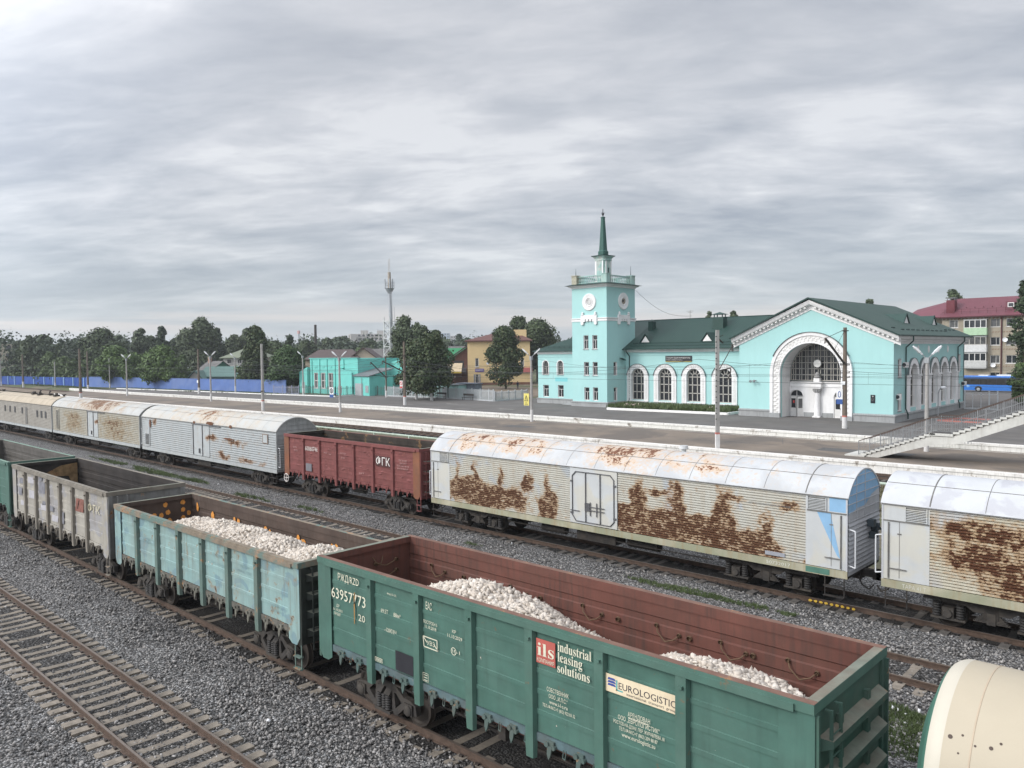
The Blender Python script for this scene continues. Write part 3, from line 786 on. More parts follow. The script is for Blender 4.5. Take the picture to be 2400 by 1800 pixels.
mWorn = M('worn dusty ledge', (.17, .185, .15), .85, var=.25, vs=3, dirt=.6, dirtcol=(.17, .12, .09), rust=.2, rs=3)
# paint schemes
mGr = M('bottle green wagon paint', (.064, .138, .111), .55, var=.16, vs=1.6, dirt=.5, dirtcol=(.09, .145, .12), streak=.5, streakcol=(.045, .085, .07), rust=.20, rs=2.6, rust2=(.13, .10, .065))
mGrPost = M('bottle green post paint', (.068, .140, .112), .55, var=.14, vs=2, dirt=.4, dirtcol=(.11, .15, .125), rust=.22, rs=3, rust2=(.16, .12, .075))
mGrEnd = M('dirty green shaded end paint', (.040, .098, .076), .65, var=.22, vs=1.5, dirt=.55, dirtcol=(.09, .10, .08), rust=.2, rs=2.5)  # base green darkened to paint in the shade on the end walls, dirt over it
mRed = M('red brown wagon lining', (.125, .050, .038), .8, var=.22, vs=1.0, dirt=.65, dirtcol=(.085, .052, .040), streak=.9, streakcol=(.045, .034, .029), rust=.24, rs=1.3, rustcol=(.045, .036, .03), rust2=(.09, .055, .042), bump=.15)
mRimRed = M('red brown worn rim', (.165, .095, .072), .8, var=.2, vs=3, rust=.3, rs=3)
mCy = M('faded turquoise wagon paint', (.225, .345, .335), .7, var=.13, vs=1.4, col2=(.165, .265, .29), c2=(.56, .59), c2s=1.1, dirt=.6, dirtcol=(.235, .265, .235), streak=.75, streakcol=(.13, .125, .10), rust=.36, rs=2.4, rust2=(.25, .21, .15), rustcol=(.10, .065, .045))
mCyPost = M('greenish post paint', (.105, .16, .14), .7, var=.2, vs=2, dirt=.6, dirtcol=(.14, .135, .11), rust=.3, rs=3)
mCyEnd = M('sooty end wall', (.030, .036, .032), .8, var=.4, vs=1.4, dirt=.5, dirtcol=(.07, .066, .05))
mBrIn = M('dark brown wagon lining', (.072, .050, .040), .85, var=.25, vs=1.2, dirt=.5, dirtcol=(.045, .036, .031), streak=.4, streakcol=(.12, .10, .085))
mRimTan = M('scuffed tan rim', (.20, .165, .125), .85, var=.25, vs=3, col2=(.12, .17, .15), c2=(.5, .6), c2s=1.5, rust=.35, rs=3)
mGy = M('grey beige wagon paint', (.335, .315, .275), .8, var=.14, vs=1.6, col2=(.30, .295, .30), c2=(.53, .56), c2s=.75, dirt=.45, dirtcol=(.20, .175, .14), streak=.45, streakcol=(.15, .125, .10), rust=.16, rs=2)
mGyPost = M('grey brown post paint', (.20, .18, .15), .8, var=.2, vs=2, dirt=.5, rust=.22, rs=3)
mBlkIn = M('sooty coal wagon lining', (.033, .029, .027), .9, var=.4, vs=.9, dirt=.4, dirtcol=(.075, .058, .045), rust=.17, rs=.8, rust2=(.15, .105, .06))
mGyEnd = M('grey end wall', (.20, .20, .195), .8, var=.2, dirt=.5, streak=.5, rust=.2)
mRd = M('brick red wagon paint', (.185, .062, .058), .75, var=.2, vs=2, dirt=.45, dirtcol=(.135, .05, .042), streak=.35, streakcol=(.10, .045, .04), rust=.2, rs=2.4, rust2=(.30, .12, .09), rustcol=(.09, .035, .028))
mRdC = M('orange brown corner paint', (.215, .085, .045), .8, var=.15, vs=1.5, dirt=.4)
mRdIn = M('dark rusty lining', (.042, .034, .028), .9, var=.4, vs=1.2, rust=.27, rs=1.1, rust2=(.22, .13, .06), rustcol=(.13, .07, .035))

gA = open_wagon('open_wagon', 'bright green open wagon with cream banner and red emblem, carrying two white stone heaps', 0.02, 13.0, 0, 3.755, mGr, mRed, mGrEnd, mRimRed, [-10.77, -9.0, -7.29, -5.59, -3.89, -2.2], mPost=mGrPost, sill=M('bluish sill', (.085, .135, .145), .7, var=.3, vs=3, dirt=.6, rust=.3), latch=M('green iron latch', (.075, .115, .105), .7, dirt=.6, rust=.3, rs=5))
gB = open_wagon('open_wagon', 'faded pale turquoise open wagon, rust brown rim, filled with white stone', -13.93, 12.9, 0, 3.375, mCy, mBrIn, mCyEnd, mRimTan, [-24.75, -23.0, -21.3, -19.6, -17.9, -16.15], mPost=mCyPost, mRailC=mRimTan, latch=M('grimy tan latch', (.125, .12, .10), .8, var=.4, vs=5), sill=M('rusty sill', (.11, .105, .09), .8, var=.4, vs=4, rust=.4, rs=3), ribs=4)
gC = open_wagon('open_wagon', 'empty grey beige open wagon with sooty inside and patched paint', -27.55, 12.45, 0, 3.72, mGy, mBlkIn, mGyEnd, mGyPost, [-38.0, -36.36, -34.72, -33.05, -31.45, -29.82], mPost=mGyPost, ribs=5, latch=M('grimy brown latch', (.13, .115, .095), .8, var=.4, vs=5))
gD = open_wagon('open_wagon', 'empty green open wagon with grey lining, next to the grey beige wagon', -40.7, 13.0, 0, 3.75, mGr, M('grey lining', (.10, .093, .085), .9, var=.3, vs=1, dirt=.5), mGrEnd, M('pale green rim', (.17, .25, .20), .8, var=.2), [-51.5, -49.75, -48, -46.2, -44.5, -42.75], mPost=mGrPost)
gR = open_wagon('open_wagon', 'buckled brick red open wagon marked with white letters, between white refrigerator wagons', -27.85, 13.66, 15.862, 3.84, mRd, mRdIn, mRd, mRd, [-39.25, -37.45, -35.65, -33.86, -32.0, -30.2], ribs=6, dent=True, seed=4, latch=mRd, sill=mRd)
for o in gR.children:
    if o.name.startswith('corner_sheet'): o.data.materials[0] = mRdC
# ------------------------------------------------------------------ white stone loads
def heap(label, x0, x1, hw, crest, floor, n, seed, size):
    """crest: (x, height) along the middle; slopes down to both ends and a little to the sides"""
    cx = [a for a, _ in crest]; ch = [b for _, b in crest]; yc = 0
    def hgt(x, y):
        h = np.interp(x, cx, ch); return h - .30 * (np.abs(y) / hw) ** 2 * (h - floor) - .10 * np.abs(y)
    nxh, nyh = 60, 16; mb = MB()
    for j in range(nyh + 1):
        for i in range(nxh + 1):
            x = x0 + (x1 - x0) * i / nxh; y = -hw + 2 * hw * j / nyh
            mb.v.append((x, y, max(floor, float(hgt(x, y)) - size * .25 + .02 * math.sin(i * 2.1 + j))))
    for j in range(nyh):
        for i in range(nxh): a = j * (nxh + 1) + i; mb.f.append((a, a + 1, a + nxh + 2, a + nxh + 1)); mb.m.append(0)
    rs = np.random.RandomState(seed)
    x = rs.uniform(x0, x1, n); y = rs.uniform(-hw, hw, n); z = hgt(x, y) + rs.uniform(-.35, .25, n) * size + .05 * np.sin(x * 3.1 + seed) * np.cos(y * 2.7)
    k = z > floor + .02
    o = stones('stone_heap', np.stack([x[k], y[k], z[k]], 1), size, mLime, seed, .85)
    b = mb.build('heap_core', mLime, None)
    # one mesh: the stones plus the fill under them
    bm = bmesh.new(); bm.from_mesh(o.data); bm.from_mesh(b.data); bm.to_mesh(o.data); bm.free()
    bpy.data.objects.remove(b)
    o.data.transform(Matrix.Translation((-(x0 + x1) / 2, 0, -floor))); o.location = ((x0 + x1) / 2, 0, floor)
    return tag(o, label, 'stone heap', 'heaps of white stone in the open wagons')
heap('larger heap of white crushed stone in the middle of the green wagon', -11.6, -4.6, 1.40, [(-11.6, 1.9), (-10.9, 2.75), (-9.9, 3.28), (-9.1, 3.46), (-8.2, 3.48), (-7.2, 3.32), (-6.2, 3.02), (-5.3, 2.75), (-4.6, 2.3)], 1.4, 5200, 3, .098)
heap('smaller heap of white crushed stone at the right end of the green wagon', -5.2, -.25, 1.40, [(-5.2, 2.0), (-4.4, 2.72), (-3.8, 2.98), (-3.1, 3.12), (-2.2, 3.16), (-1.4, 3.05), (-.85, 2.85), (-.25, 2.3)], 1.4, 4200, 4, .098)
heap('long two-humped heap of white stone filling the turquoise wagon', -26.3, -14.1, 1.40, [(-26.3, 2.2), (-25.4, 2.5), (-24.2, 2.9), (-23.1, 3.04), (-21.3, 3.18), (-19.2, 3.20), (-17.6, 3.16), (-16.7, 3.0), (-15.9, 3.18), (-15.2, 3.30), (-14.6, 3.28), (-14.1, 3.2)], 1.4, 9000, 5, .085)

# ------------------------------------------------------------------ wagon lettering and marks
mLet = M('cream stencil paint', (.62, .60, .47), .7, var=.1, vs=9)
mLetF = M('faded stencil paint', (.42, .42, .38), .8, var=.2, vs=9)
mLetDim = M('dim stencil paint', (.20, .30, .31), .8, var=.2)
mBlack = M('black paint', (.025, .025, .03), .6, var=.2)
YP = -1.512
L = lambda its, pl: [(t, x, pl, z, w, h) for t, x, z, w, h in its]
letters(L([('РЖД/RZD', -12.11, 3.28, .88, .18), ('63957773', -12.41, 2.79, 1.44, .28), ('ДР', -12.20, 2.58, .13, .07), ('11.10.2021', -12.34, 2.47, .39, .065), ('ПРОБЕГ', -12.30, 2.36, .28, .07),
    ('20', -11.27, 2.43, .27, .17), ('мод.12-132', -10.11, 3.32, .34, .05), ('69.5Т', -10.36, 2.84, .27, .10), ('88м³', -9.88, 2.84, .25, .10), ('120КМ/Ч', -10.16, 2.42, .37, .10), ('ЕАС', -8.72, 3.27, .20, .17),
    ('ПОСТРОЕН 5', -8.81, 2.945, .46, .075), ('11.10.2018', -8.76, 2.84, .38, .075), ('КР', -7.86, 2.94, .12, .07), ('11.10.2029', -8.01, 2.82, .46, .08), ('М', -7.865, 2.505, .085, .075), ('-1', -7.74, 2.51, .11, .08)], YP), mLet, gA, 'lettering')
letters(L([('СОБСТВЕННИК', -5.18, 2.45, .54, .085), ('ООО „И.Л.С."', -5.13, 2.33, .46, .08), ('www.i-l-s.ru', -5.12, 2.22, .45, .08), ('ТЕЛ./ФАКС+7 (812) 922 03 32', -5.29, 2.12, .80, .065),
    ('АРЕНДОВАН', -3.30, 2.54, .46, .085), ('ООО „ЕВРОЛОГИСТИК"', -3.51, 2.43, .86, .08), ('РОСТОВ-НА-ДОНУ, ПЕР. ЖУРАВЛЕВА, 81', -3.61, 2.335, 1.06, .065), ('ТЕЛ./ФАКС+7 (863) 209 88 87', -3.49, 2.24, .80, .065), ('www.eurologistic.su', -3.43, 2.14, .69, .08)], YP), mLet, gA, 'lettering')
letters(L([('industrial', -4.90, 3.30, .80, .19), ('leasing', -4.90, 3.10, .59, .19), ('solutions', -4.91, 2.89, .77, .19)], YP), mLet, gA, 'lettering', serif=True)
mb = MB(); y = YP
mb.box(-3.29, -2.86, y - .001, y + .001, 2.515, 2.527)                                         # underline
for a in range(20):                                                                              # ring round the M
    t0, t1 = 2 * PI * a / 20, 2 * PI * (a + 1) / 20
    mb.add([(-7.822 + r_ * math.cos(t), y, 2.542 + r_ * math.sin(t)) for r_, t in ((.085, t0), (.085, t1), (.07, t1), (.07, t0))], [(0, 1, 2, 3)])
for (ax, az), (bx_, bz) in [((-8.83, 2.64), (-8.36, 2.64)), ((-8.36, 2.64), (-8.36, 2.41)), ((-8.33, 2.41), (-8.80, 2.41)), ((-8.80, 2.41), (-8.83, 2.64)), ((-8.83, 2.64), (-8.70, 2.52)), ((-8.33, 2.41), (-8.46, 2.53))]:
    mb.bar((ax, y, az), (bx_, y, bz), .004, .022, upv=(0, 0, 1)) if abs(az - bz) < .02 else mb.bar((ax, y, az), (bx_, y, bz), .022, .004, upv=(0, 1, 0))
for (x0_, x1_, z0_, z1_) in [(-10.63, -10.33, 1.61, 1.71), (-8.86, -8.67, 1.62, 1.81)]:
    for q in ((x0_, x1_, z0_, z0_ + .008), (x0_, x1_, z1_ - .008, z1_), (x0_, x0_ + .008, z0_, z1_), (x1_ - .008, x1_, z0_, z1_)): mb.box(q[0], q[1], y - .001, y + .001, q[2], q[3])
    for k in range(3): mb.box(x0_ + .03, x1_ - .03, y - .001, y + .001, z0_ + .025 + k * (z1_ - z0_) / 3.4, z0_ + .025 + k * (z1_ - z0_) / 3.4 + .012)
mb.build('stencil_frame', mLet, gA)
letters(L([('УВЗ', -8.70, 2.475, .26, .10)], YP - .001), mLet, gA, 'maker_emblem')
mb = MB(); mb.box(-5.44, -4.96, YP + .002, YP + .006, 2.945, 3.42); mb.build('red_emblem', M('faded red emblem', (.42, .105, .085), .7, var=.15), gA)
letters(L([('ils', -5.41, 3.10, .42, .26), ], YP - .003), mLet, gA, 'emblem_letters', serif=True)
letters(L([('КОМПАНИЯ', -5.42, 2.975, .43, .075)], YP - .003), mLet, gA, 'emblem_letters')
mb = MB(); mb.box(-9.84, -9.20, YP + .002, YP + .006, 1.60, 2.06); mb.build('black_square', mBlack, gA)
mb = MB(); mb.ext([(-3.79, 2.87), (-2.30, 2.87), (-2.30, 3.19), (-3.79, 3.19)], (0, YP - .004, 0), (1, 0, 0), (0, 0, 1), (0, .008, 0))
ban = mb.build('banner', M('cream banner board', (.68, .58, .41), .7, var=.08, streak=.4, streakcol=(.35, .2, .1)), gA)
letters(L([('EUROLOGISTIC', -3.49, 2.975, 1.17, .125)], YP - .007), M('black banner letters', (.03, .03, .045), .7), ban, 'lettering')
letters(L([('international  transport  group', -3.32, 2.905, 1.0, .048)], YP - .007), M('black banner letters'), ban, 'lettering')
mb = MB()
for k in range(3): mb.ext([(0, 0), (.19, 0), (.15, .042), (.02, .042)], (-3.73, YP - .006, 2.985 + k * .052), (1, 0, 0), (0, 0, 1), (0, 0, 0))
mb.build('blue_logo', M('blue logo paint', (.045, .075, .26), .7), ban)
mb = MB(); mb.box(-3.545, -3.515, YP - .007, YP - .005, 2.93, 3.12); mb.box(-3.545, -3.40, YP - .007, YP - .005, 2.93, 2.955); mb.build('teal_logo', M('teal logo paint', (.12, .36, .34), .7), ban)
mb = MB(); mb.ext([(0, 0), (.03, .02), (.04, .5), (.06, .78), (.02, .8), (-.01, .5)], (-11.45, YP, 2.30), (1, 0, 0), (0, 0, 1), (0, 0, 0)); mb.build('rust_run', M('orange rust run', (.30, .16, .05), .8), gA)
# red wagon
mW = M('white hand lettering', (.70, .66, .62), .8, var=.1)
mb = MB(); mb.ext([(-31.75, 2.62), (-30.32, 2.60), (-30.32, 3.2), (-31.75, 3.2)], (0, 14.335, 0), (1, 0, 0), (0, 0, 1), (0, 0, 0)); mb.build('dark_square', M('dark brown square', (.075, .032, .030), .8), gR)
letters([('ФГК', -31.66, 14.325, 2.68, 1.25, .46)], mW, gR); letters([('60060746', -39.0, 14.325, 2.93, 1.42, .29)], M('cream number', (.60, .56, .52), .8), gR)
mb = MB(); mb.box(-38.97, -38.32, 14.33, 14.34, 1.64, 2.12); mb.build('grey_square', M('grey patch paint', (.17, .165, .18), .8), gR)
mDimR = M('dim pink stencil', (.42, .26, .24), .8)
letters([(t, x, 14.325, z, w, .09) for t, x, z, w in [('СОБСТВЕННИК', -29.65, 3.05, .75), ('ООО ФГК', -29.55, 2.9, .6), ('ТЕЛ. 262 84 20', -29.8, 2.75, 1.05), ('ЕКАТЕРИНБУРГ', -29.75, 2.6, .95), ('69.5Т', -36.9, 2.9, .35), ('76м³', -36.4, 2.85, .3), ('ПОСТРОЕН', -35.2, 3.0, .6), ('ДР 2016', -35.1, 2.75, .4), ('ЕКБ', -40.4, 3.0, .4), ('КР 22', -40.3, 2.8, .4), ('69Т', -33.3, 2.0, .5)]], mDimR, gR)
# hand wheel and step of the red wagon
mb = MB(); c = (-41.1, 14.2, 1.0)
for a in range(16):
    t0, t1 = 2 * PI * a / 16, 2 * PI * (a + 1) / 16
    mb.cyl((c[0] + .26 * math.cos(t0), c[1], c[2] + .26 * math.sin(t0)), (c[0] + .26 * math.cos(t1), c[1], c[2] + .26 * math.sin(t1)), .025, n=6)
for a in (0, PI / 2): mb.bar((c[0] - .26 * math.cos(a), c[1], c[2] - .26 * math.sin(a)), (c[0] + .26 * math.cos(a), c[1], c[2] + .26 * math.sin(a)), .03)
mb.bar(c, (c[0], c[1] + .5, c[2]), .04); mb.build('hand_wheel', mW, gR)
# grey wagon: red flash, pale letters; turquoise wagon: dim stencils
mb = MB(); mb.ext([(-31.2, 2.55), (-30.25, 2.58), (-30.15, 3.13), (-31.05, 3.10)], (0, YP, 0), (1, 0, 0), (0, 0, 1), (0, 0, 0), [[(-30.95, 2.66), (-30.86, 2.66), (-30.66, 3.04), (-30.75, 3.04)]])
mb.build('red_flash', M('dull red flash', (.20, .085, .065), .8, var=.25, vs=5), gC)
mb = MB(); mb2 = MB(); rr = random.Random(8)
for (x_, z_, w_, h_, k_) in [(-39.0, 2.9, .8, .3, 0), (-37.6, 3.05, .9, .32, 1), (-37.5, 2.35, .8, .4, 1), (-36.0, 2.75, .9, .55, 0), (-36.0, 3.3, .5, .2, 0), (-35.8, 2.0, .8, .3, 1), (-35.6, 2.25, .5, .2, 0), (-34.5, 2.1, .5, .25, 0), (-34.3, 1.7, .9, .3, 1), (-39.1, 2.3, .5, .4, 0), (-38.9, 1.85, .8, .25, 1), (-32.9, 1.75, .25, .55, 0)]:
    (mb2 if k_ else mb).ext([(x_, z_), (x_ + w_ * rr.uniform(.9, 1), z_ + .03), (x_ + w_, z_ + h_), (x_ + rr.uniform(0, .1), z_ + h_ * rr.uniform(.9, 1))], (0, YP + .004, 0), (1, 0, 0), (0, 0, 1), (0, 0, 0))
mb.each('slate_patch', M('slate patch paint', (.185, .185, .205), .8, var=.2, vs=5), gC); mb2.each('pale_patch', M('pale lilac patch paint', (.40, .39, .41), .8, var=.12, vs=5), gC)
mb = MB(); mb.ext([(-.1, 2.1), (.35, 2.2), (.3, 2.9), (.95, 2.85), (1.2, 2.2), (1.38, 2.3), (1.38, 3.5), (.6, 3.42), (-.2, 3.05), (-.8, 3.1), (-.9, 2.95), (-.3, 2.8)], (-39.99 + .115, 0, 0), (0, 1, 0), (0, 0, 1), (0, 0, 0)); mb.build('rust_scale', M('ochre rust scale', (.23, .15, .075), .9, var=.45, vs=3, rust=.4, rs=2, rustcol=(.05, .035, .03)), gC)
letters(L([('ФГК', -29.7, 2.72, 1.3, .34)], YP), M('pale yellow letters', (.50, .46, .33), .8, var=.2), gC)
letters(L([('СОБСТВЕННИК', -18.95, 2.75, .62, .09), ('ТЕЛ. (495) 660', -19.1, 2.5, .9, .07), ('ООО ТРАНС', -17.25, 2.7, .55, .08), ('ТЕЛ.-ФАКС 5544', -17.55, 2.55, .95, .08), ('120 КМ/Ч', -15.5, 1.92, .5, .08), ('ПОСТРОЕН', -15.55, 1.78, .55, .07), ('60281146', -24.3, 2.35, 1.1, .2)], YP), mLetDim, gB)
mOr = M('orange primer patch', (.62, .27, .06), .8, var=.25, vs=9)
def blob(cx, cz, rx, rz, sd):
    rr = random.Random(sd); n = 14
    return [(cx + rx * math.cos(2 * PI * i / n) * rr.uniform(.75, 1.1), cz + rz * math.sin(2 * PI * i / n) * rr.uniform(.75, 1.1)) for i in range(n)]
mb = MB()                                      # patches on the inside of the left end wall and far side of the turquoise wagon
for i, (yy, zz) in enumerate([(-1.15, 3.1), (.35, 3.07), (1.05, 3.08), (.45, 2.76), (.18, 2.68), (-.1, 2.7), (.5, 2.42), (1.05, 2.78), (1.28, 2.62), (1.05, 2.46)]):
    mb.ext(blob(yy, zz, .10, .11, i), (-26.83 + .115, 0, 0), (0, 1, 0), (0, 0, 1), (0, 0, 0))
for i, (xx, zz, w) in enumerate([(-26.2, 2.9, .10), (-24.9, 2.7, .16), (-23.15, 2.73, .1), (-22.85, 2.71, .12), (-20.9, 2.72, .14), (-20.6, 2.62, .12), (-18.75, 2.72, .1), (-18.45, 2.64, .18), (-16.75, 2.76, .08), (-16.5, 2.76, .12), (-15.1, 2.82, .09), (-14.85, 2.8, .11)]):
    mb.ext(blob(xx, zz, w, .19, i + 30), (0, 1.405, 0), (1, 0, 0), (0, 0, 1), (0, 0, 0))
mb.each('primer_patch', mOr, gB)
mb = MB()                                       # tie-down loops inside the green wagon
def loop_x(xx, zz): mb.tube([(xx, 1.42, zz), (xx + .06, 1.34, zz - .12), (xx + .25, 1.33, zz - .28), (xx + .45, 1.34, zz - .20), (xx + .55, 1.42, zz - .1)], .014, 5); mb.lathe([(0, 0), (.05, .01), (.04, .05)], (xx, 1.42, zz), (0, -1, 0), 8); mb.lathe([(0, 0), (.05, .01), (.04, .05)], (xx + .55, 1.42, zz - .1), (0, -1, 0), 8)
for xx in (-11.9, -8.9, -6.6, -4.6, -3.1, -1.7): loop_x(xx, 3.1)
mTie = M('rusty tie loop', (.12, .075, .045), .8, rust=.2, rs=8); mb.each('tie_loop', mTie, gA, 6); mb = MB()
for xx in (-10.6, -7.9, -5.6, -3.8, -2.4): mb.lathe([(0, 0), (.06, .01), (.05, .06)], (xx, 1.42, 3.0), (0, -1, 0), 8)
for zz in (3.2, 2.9, 2.55):
    for yy in (.2, .9): mb.lathe([(0, 0), (.06, .01), (.05, .07)], (-12.86, yy, zz), (1, 0, 0), 8)
mb.each('tie_ring', mTie, gA); mb = MB()
for zz in (3.2, 2.9, 2.55): mb.tube([(-12.82, .2, zz), (-12.76, .5, zz - .08), (-12.82, .9, zz)], .014, 5)
mb.each('tie_rod', mTie, gA, 2); mb = MB()
for yy in (-1.0, .1): mb.tube([(-12.84, yy, 3.4), (-12.78, yy + .1, 3.22), (-12.78, yy + .25, 3.2), (-12.84, yy + .35, 3.38)], .014, 5)
mb.each('tie_loop', mTie, gA, 3)

# ------------------------------------------------------------------ refrigerator wagons
RHW, REV, RTOP = 1.55, 3.90, 4.74
RR_ = (RHW ** 2 + (RTOP - REV) ** 2) / (2 * (RTOP - REV))
def roofz(y): return RTOP - RR_ + math.sqrt(max(0, RR_ ** 2 - y * y))
def van(name, label, x0, x1, yc, mSide, mRoof, mCab, mEndM, mSkirt, ribs, cabs=(1.45, 1.45), door=None, group='white refrigerator wagons', bogie=coil_bogie, louv='top', zskirt=1.36, deep=.045):
    xm = (x0 + x1) / 2; Lw = x1 - x0
    t = thing(name, label, 'freight wagon', (xm, yc, 0), group)
    zr0, zr1 = zskirt + .02, REV - .12
    for s in (-1, 1):
        prof = []; n = ribs
        for i in range(n):
            z0 = zr0 + (zr1 - zr0) * i / n; p_ = (zr1 - zr0) / n; gr = .28 if n > 20 else .17
            prof += [(s * (RHW - .03), z0), (s * (RHW - .022), z0 + p_ * .1), (s * (RHW - .022), z0 + p_ * (1 - gr)), (s * (RHW - .03 - deep), z0 + p_ * (1 - gr * .85)), (s * (RHW - .03 - deep), z0 + p_ * .985)]
        prof += [(s * (RHW - .03), zr1)]
        segs = [(x0 + cabs[0], x1 - cabs[1])]
        if door and s < 0: segs = [(x0 + cabs[0], door[0]), (door[1], x1 - cabs[1])]
        for a, b in segs:
            mb = MB(); mb.profile(prof, a, b, yc)
            mb.box(a, b, *sorted((yc + s * (RHW - .05), yc + s * (RHW - .02))), zr1, REV)
            mb.build('side_panel', mSide, t)
        for e, (a, b) in ((0, (x0, x0 + cabs[0])), (1, (x1 - cabs[1], x1))):
            if b - a < .05: continue
            mb = MB(); mb.box(a, b, *sorted((yc + s * (RHW - .06), yc + s * (RHW - .015))), zr0, REV)
            cb = mb.build('end_compartment', mCab, t)
            if s < 0:
                yy = yc - RHW + .015; mb = MB()
                mb.box(a + .05, b - .02, yy - .03, yy, 3.30, 3.335)
                xs_ = a + (b - a) * (.62 if e else .38)
                mb.box(xs_ - .008, xs_ + .008, yy - .006, yy, 1.45, 3.29)
                xr = a + .22 if not e else b - .22
                mb.cyl((xr, yy - .03, 1.42), (xr, yy - .03, 3.26), .022, n=6); mb.bar((xr, yy - .03, 1.75), (xr + (.55 if not e else -.55), yy - .03, 1.75), .03)
                for zz in (1.75, 2.9): mb.box(xs_ - .06, xs_ + .06, yy - .015, yy, zz - .02, zz + .02)
                mb.build('door_fittings', mSeam, t)
                mb = MB(); la, lb = (a + .72, b - .06) if not e else (a + .06, a + .74)
                mb.box(la, lb, yy - .012, yy - .002, 3.36, 3.80, 0)
                for k in range(8): mb.add([(la + .03, yy - .014, 3.38 + k * .052), (lb - .03, yy - .014, 3.38 + k * .052), (lb - .03, yy - .045, 3.365 + k * .052), (la + .03, yy - .045, 3.365 + k * .052)], [(0, 1, 2, 3)], 1)
                for q in ((la, la + .03), (lb - .03, lb)): mb.box(q[0], q[1], yy - .04, yy - .01, 3.35, 3.81, 1)
                mb.build('louvre', [mSeam, mCab], t)
    # arched roof with transverse seams
    ya = [-RHW + 2 * RHW * i / 20 for i in range(21)]
    prof = [(-RHW - .012, REV - .03)] + [(y, roofz(y)) for y in ya] + [(RHW + .012, REV - .03)]
    mb = MB(); mb.profile(prof, x0 - .03, x1 + .03, yc)
    ins = [(y * .985, z - .05) for y, z in prof]; mb.profile(ins, x0 - .03, x1 + .03, yc)
    for xx in (x0 - .03, x1 + .03):
        k = len(prof); mb.add([(xx, yc + a, b) for a, b in prof] + [(xx, yc + a, b) for a, b in ins], [(i, i + 1, k + i + 1, k + i) for i in range(k - 1)])
    roof = mb.build('roof', mRoof, t, True)
    mb = MB(); nseam = max(5, int(Lw / 1.75)); xsn = [x0 + cabs[0], x1 - cabs[1]] + [x0 + cabs[0] + (Lw - sum(cabs)) * i / nseam for i in range(1, nseam)]
    for xx in xsn:
        w = .022 if xx in (x0 + cabs[0], x1 - cabs[1]) else .009
        rp = [(y, roofz(y) + .004) for y in ya]; ro = [(y, roofz(y) + .004 + w * .6) for y in ya]; k = len(rp)
        vs = [(xx - w, yc + a, b) for a, b in rp] + [(xx, yc + a, b) for a, b in ro] + [(xx + w, yc + a, b) for a, b in rp]
        mb.add(vs, [(r_ * k + i, r_ * k + i + 1, (r_ + 1) * k + i + 1, (r_ + 1) * k + i) for r_ in range(2) for i in range(k - 1)])
    for y in (-.95, .95): mb.box(x0, x1, yc + y - .008, yc + y + .008, roofz(y) - .01, roofz(y) + .012)
    mb.box(x0, x1, yc - RHW - .03, yc - RHW + .01, REV - .06, REV - .035)
    mb.build('roof_seam', mSeam, roof)
    for e, xx in ((-1, x0), (1, x1)):
        pl = [(-RHW + .01, zr0 - .2), (RHW - .01, zr0 - .2)] + [(y, roofz(y) - .03) for y in ya[::-1]]
        mb = MB(); mb.ext(pl, (xx, yc, 0), (0, 1, 0), (0, 0, 1), (-e * .06, 0, 0))
        ew = mb.build('end_wall', mEndM, t)
        mb = MB(); zz = zr0 - .05
        while zz < 4.6:
            hwz = RHW - .05 if zz < REV else math.sqrt(max(0.01, RR_ ** 2 - (zz - RTOP + RR_) ** 2)) - .06
            stp = .155 if zz < 3.0 else .30
            mb.add([(xx + e * .003, yc - hwz, zz + .09), (xx + e * .003, yc + hwz, zz + .09), (xx + e * .04, yc + hwz, zz), (xx + e * .04, yc - hwz, zz), (xx + e * .003, yc - hwz, zz - .01), (xx + e * .003, yc + hwz, zz - .01)], [(0, 1, 2, 3), (3, 2, 5, 4)]) if zz < 3.0 else mb.box(*sorted((xx + e * .002, xx + e * .022)), yc - hwz, yc + hwz, zz - .012, zz + .012)
            zz += stp
        for q in (-.75, 0.05): mb.box(*sorted((xx + e * .002, xx + e * .02)), yc + q - .012, yc + q + .012, 3.0, roofz(q) - .06)
        mb.build('end_ribs', mEndM, ew)
    mb = MB()
    mb.box(x0, x1, yc - RHW + .0, yc - RHW + .05, 1.10, zskirt); mb.box(x0, x1, yc + RHW - .05, yc + RHW, 1.10, zskirt); mb.build('skirt', mSkirt, t)
    mb = MB(); mb.box(x0 + .02, x1 - .02, yc - RHW + .06, yc + RHW - .06, 1.08, 1.34)
    mb.box(x0 + .02, x1 - .02, yc - .2, yc + .2, .82, 1.08)
    mb.box(xm - 1.2, xm + .9, yc - 1.25, yc - .5, .62, 1.08); mb.cyl((xm + 1.4, yc - .9, .82), (xm + 2.9, yc - .9, .82), .22, n=12); mb.cyl((xm - 3.4, yc - 1.0, .8), (xm - 2.0, yc - 1.0, .8), .18, n=12)
    mb.bar((xm - 5.5, yc - 1.2, .8), (xm + 5.5, yc - 1.2, .8), .04)
    mb.build('underframe', mIron, t)
    for e in (-1, 1): bogie(t, xm + e * (Lw / 2 - 3.1), yc)
    coupler(t, x0, yc, -1); coupler(t, x1, yc, 1)
    for e, xx in ((1, x0), (-1, x1)):               # steps and grab rails at both ends
        mb = MB(); yy = yc - RHW + .05
        for q in (.12, .78): mb.bar((xx + e * q, yy, 1.1), (xx + e * q, yy, .40), .035, .02)
        for zz in (.42, .76): mb.box(*sorted((xx + e * .10, xx + e * .80)), yy - .12, yy + .05, zz, zz + .025)
        mb.build('step', mIron, t)
        mb = MB(); mb.tube([(xx + e * .0, yc - RHW + .12, 1.55), (xx - e * .22, yc - RHW + .12, 1.5), (xx - e * .22, yc - RHW + .12, 2.75), (xx, yc - RHW + .12, 2.8)], .022, 6)
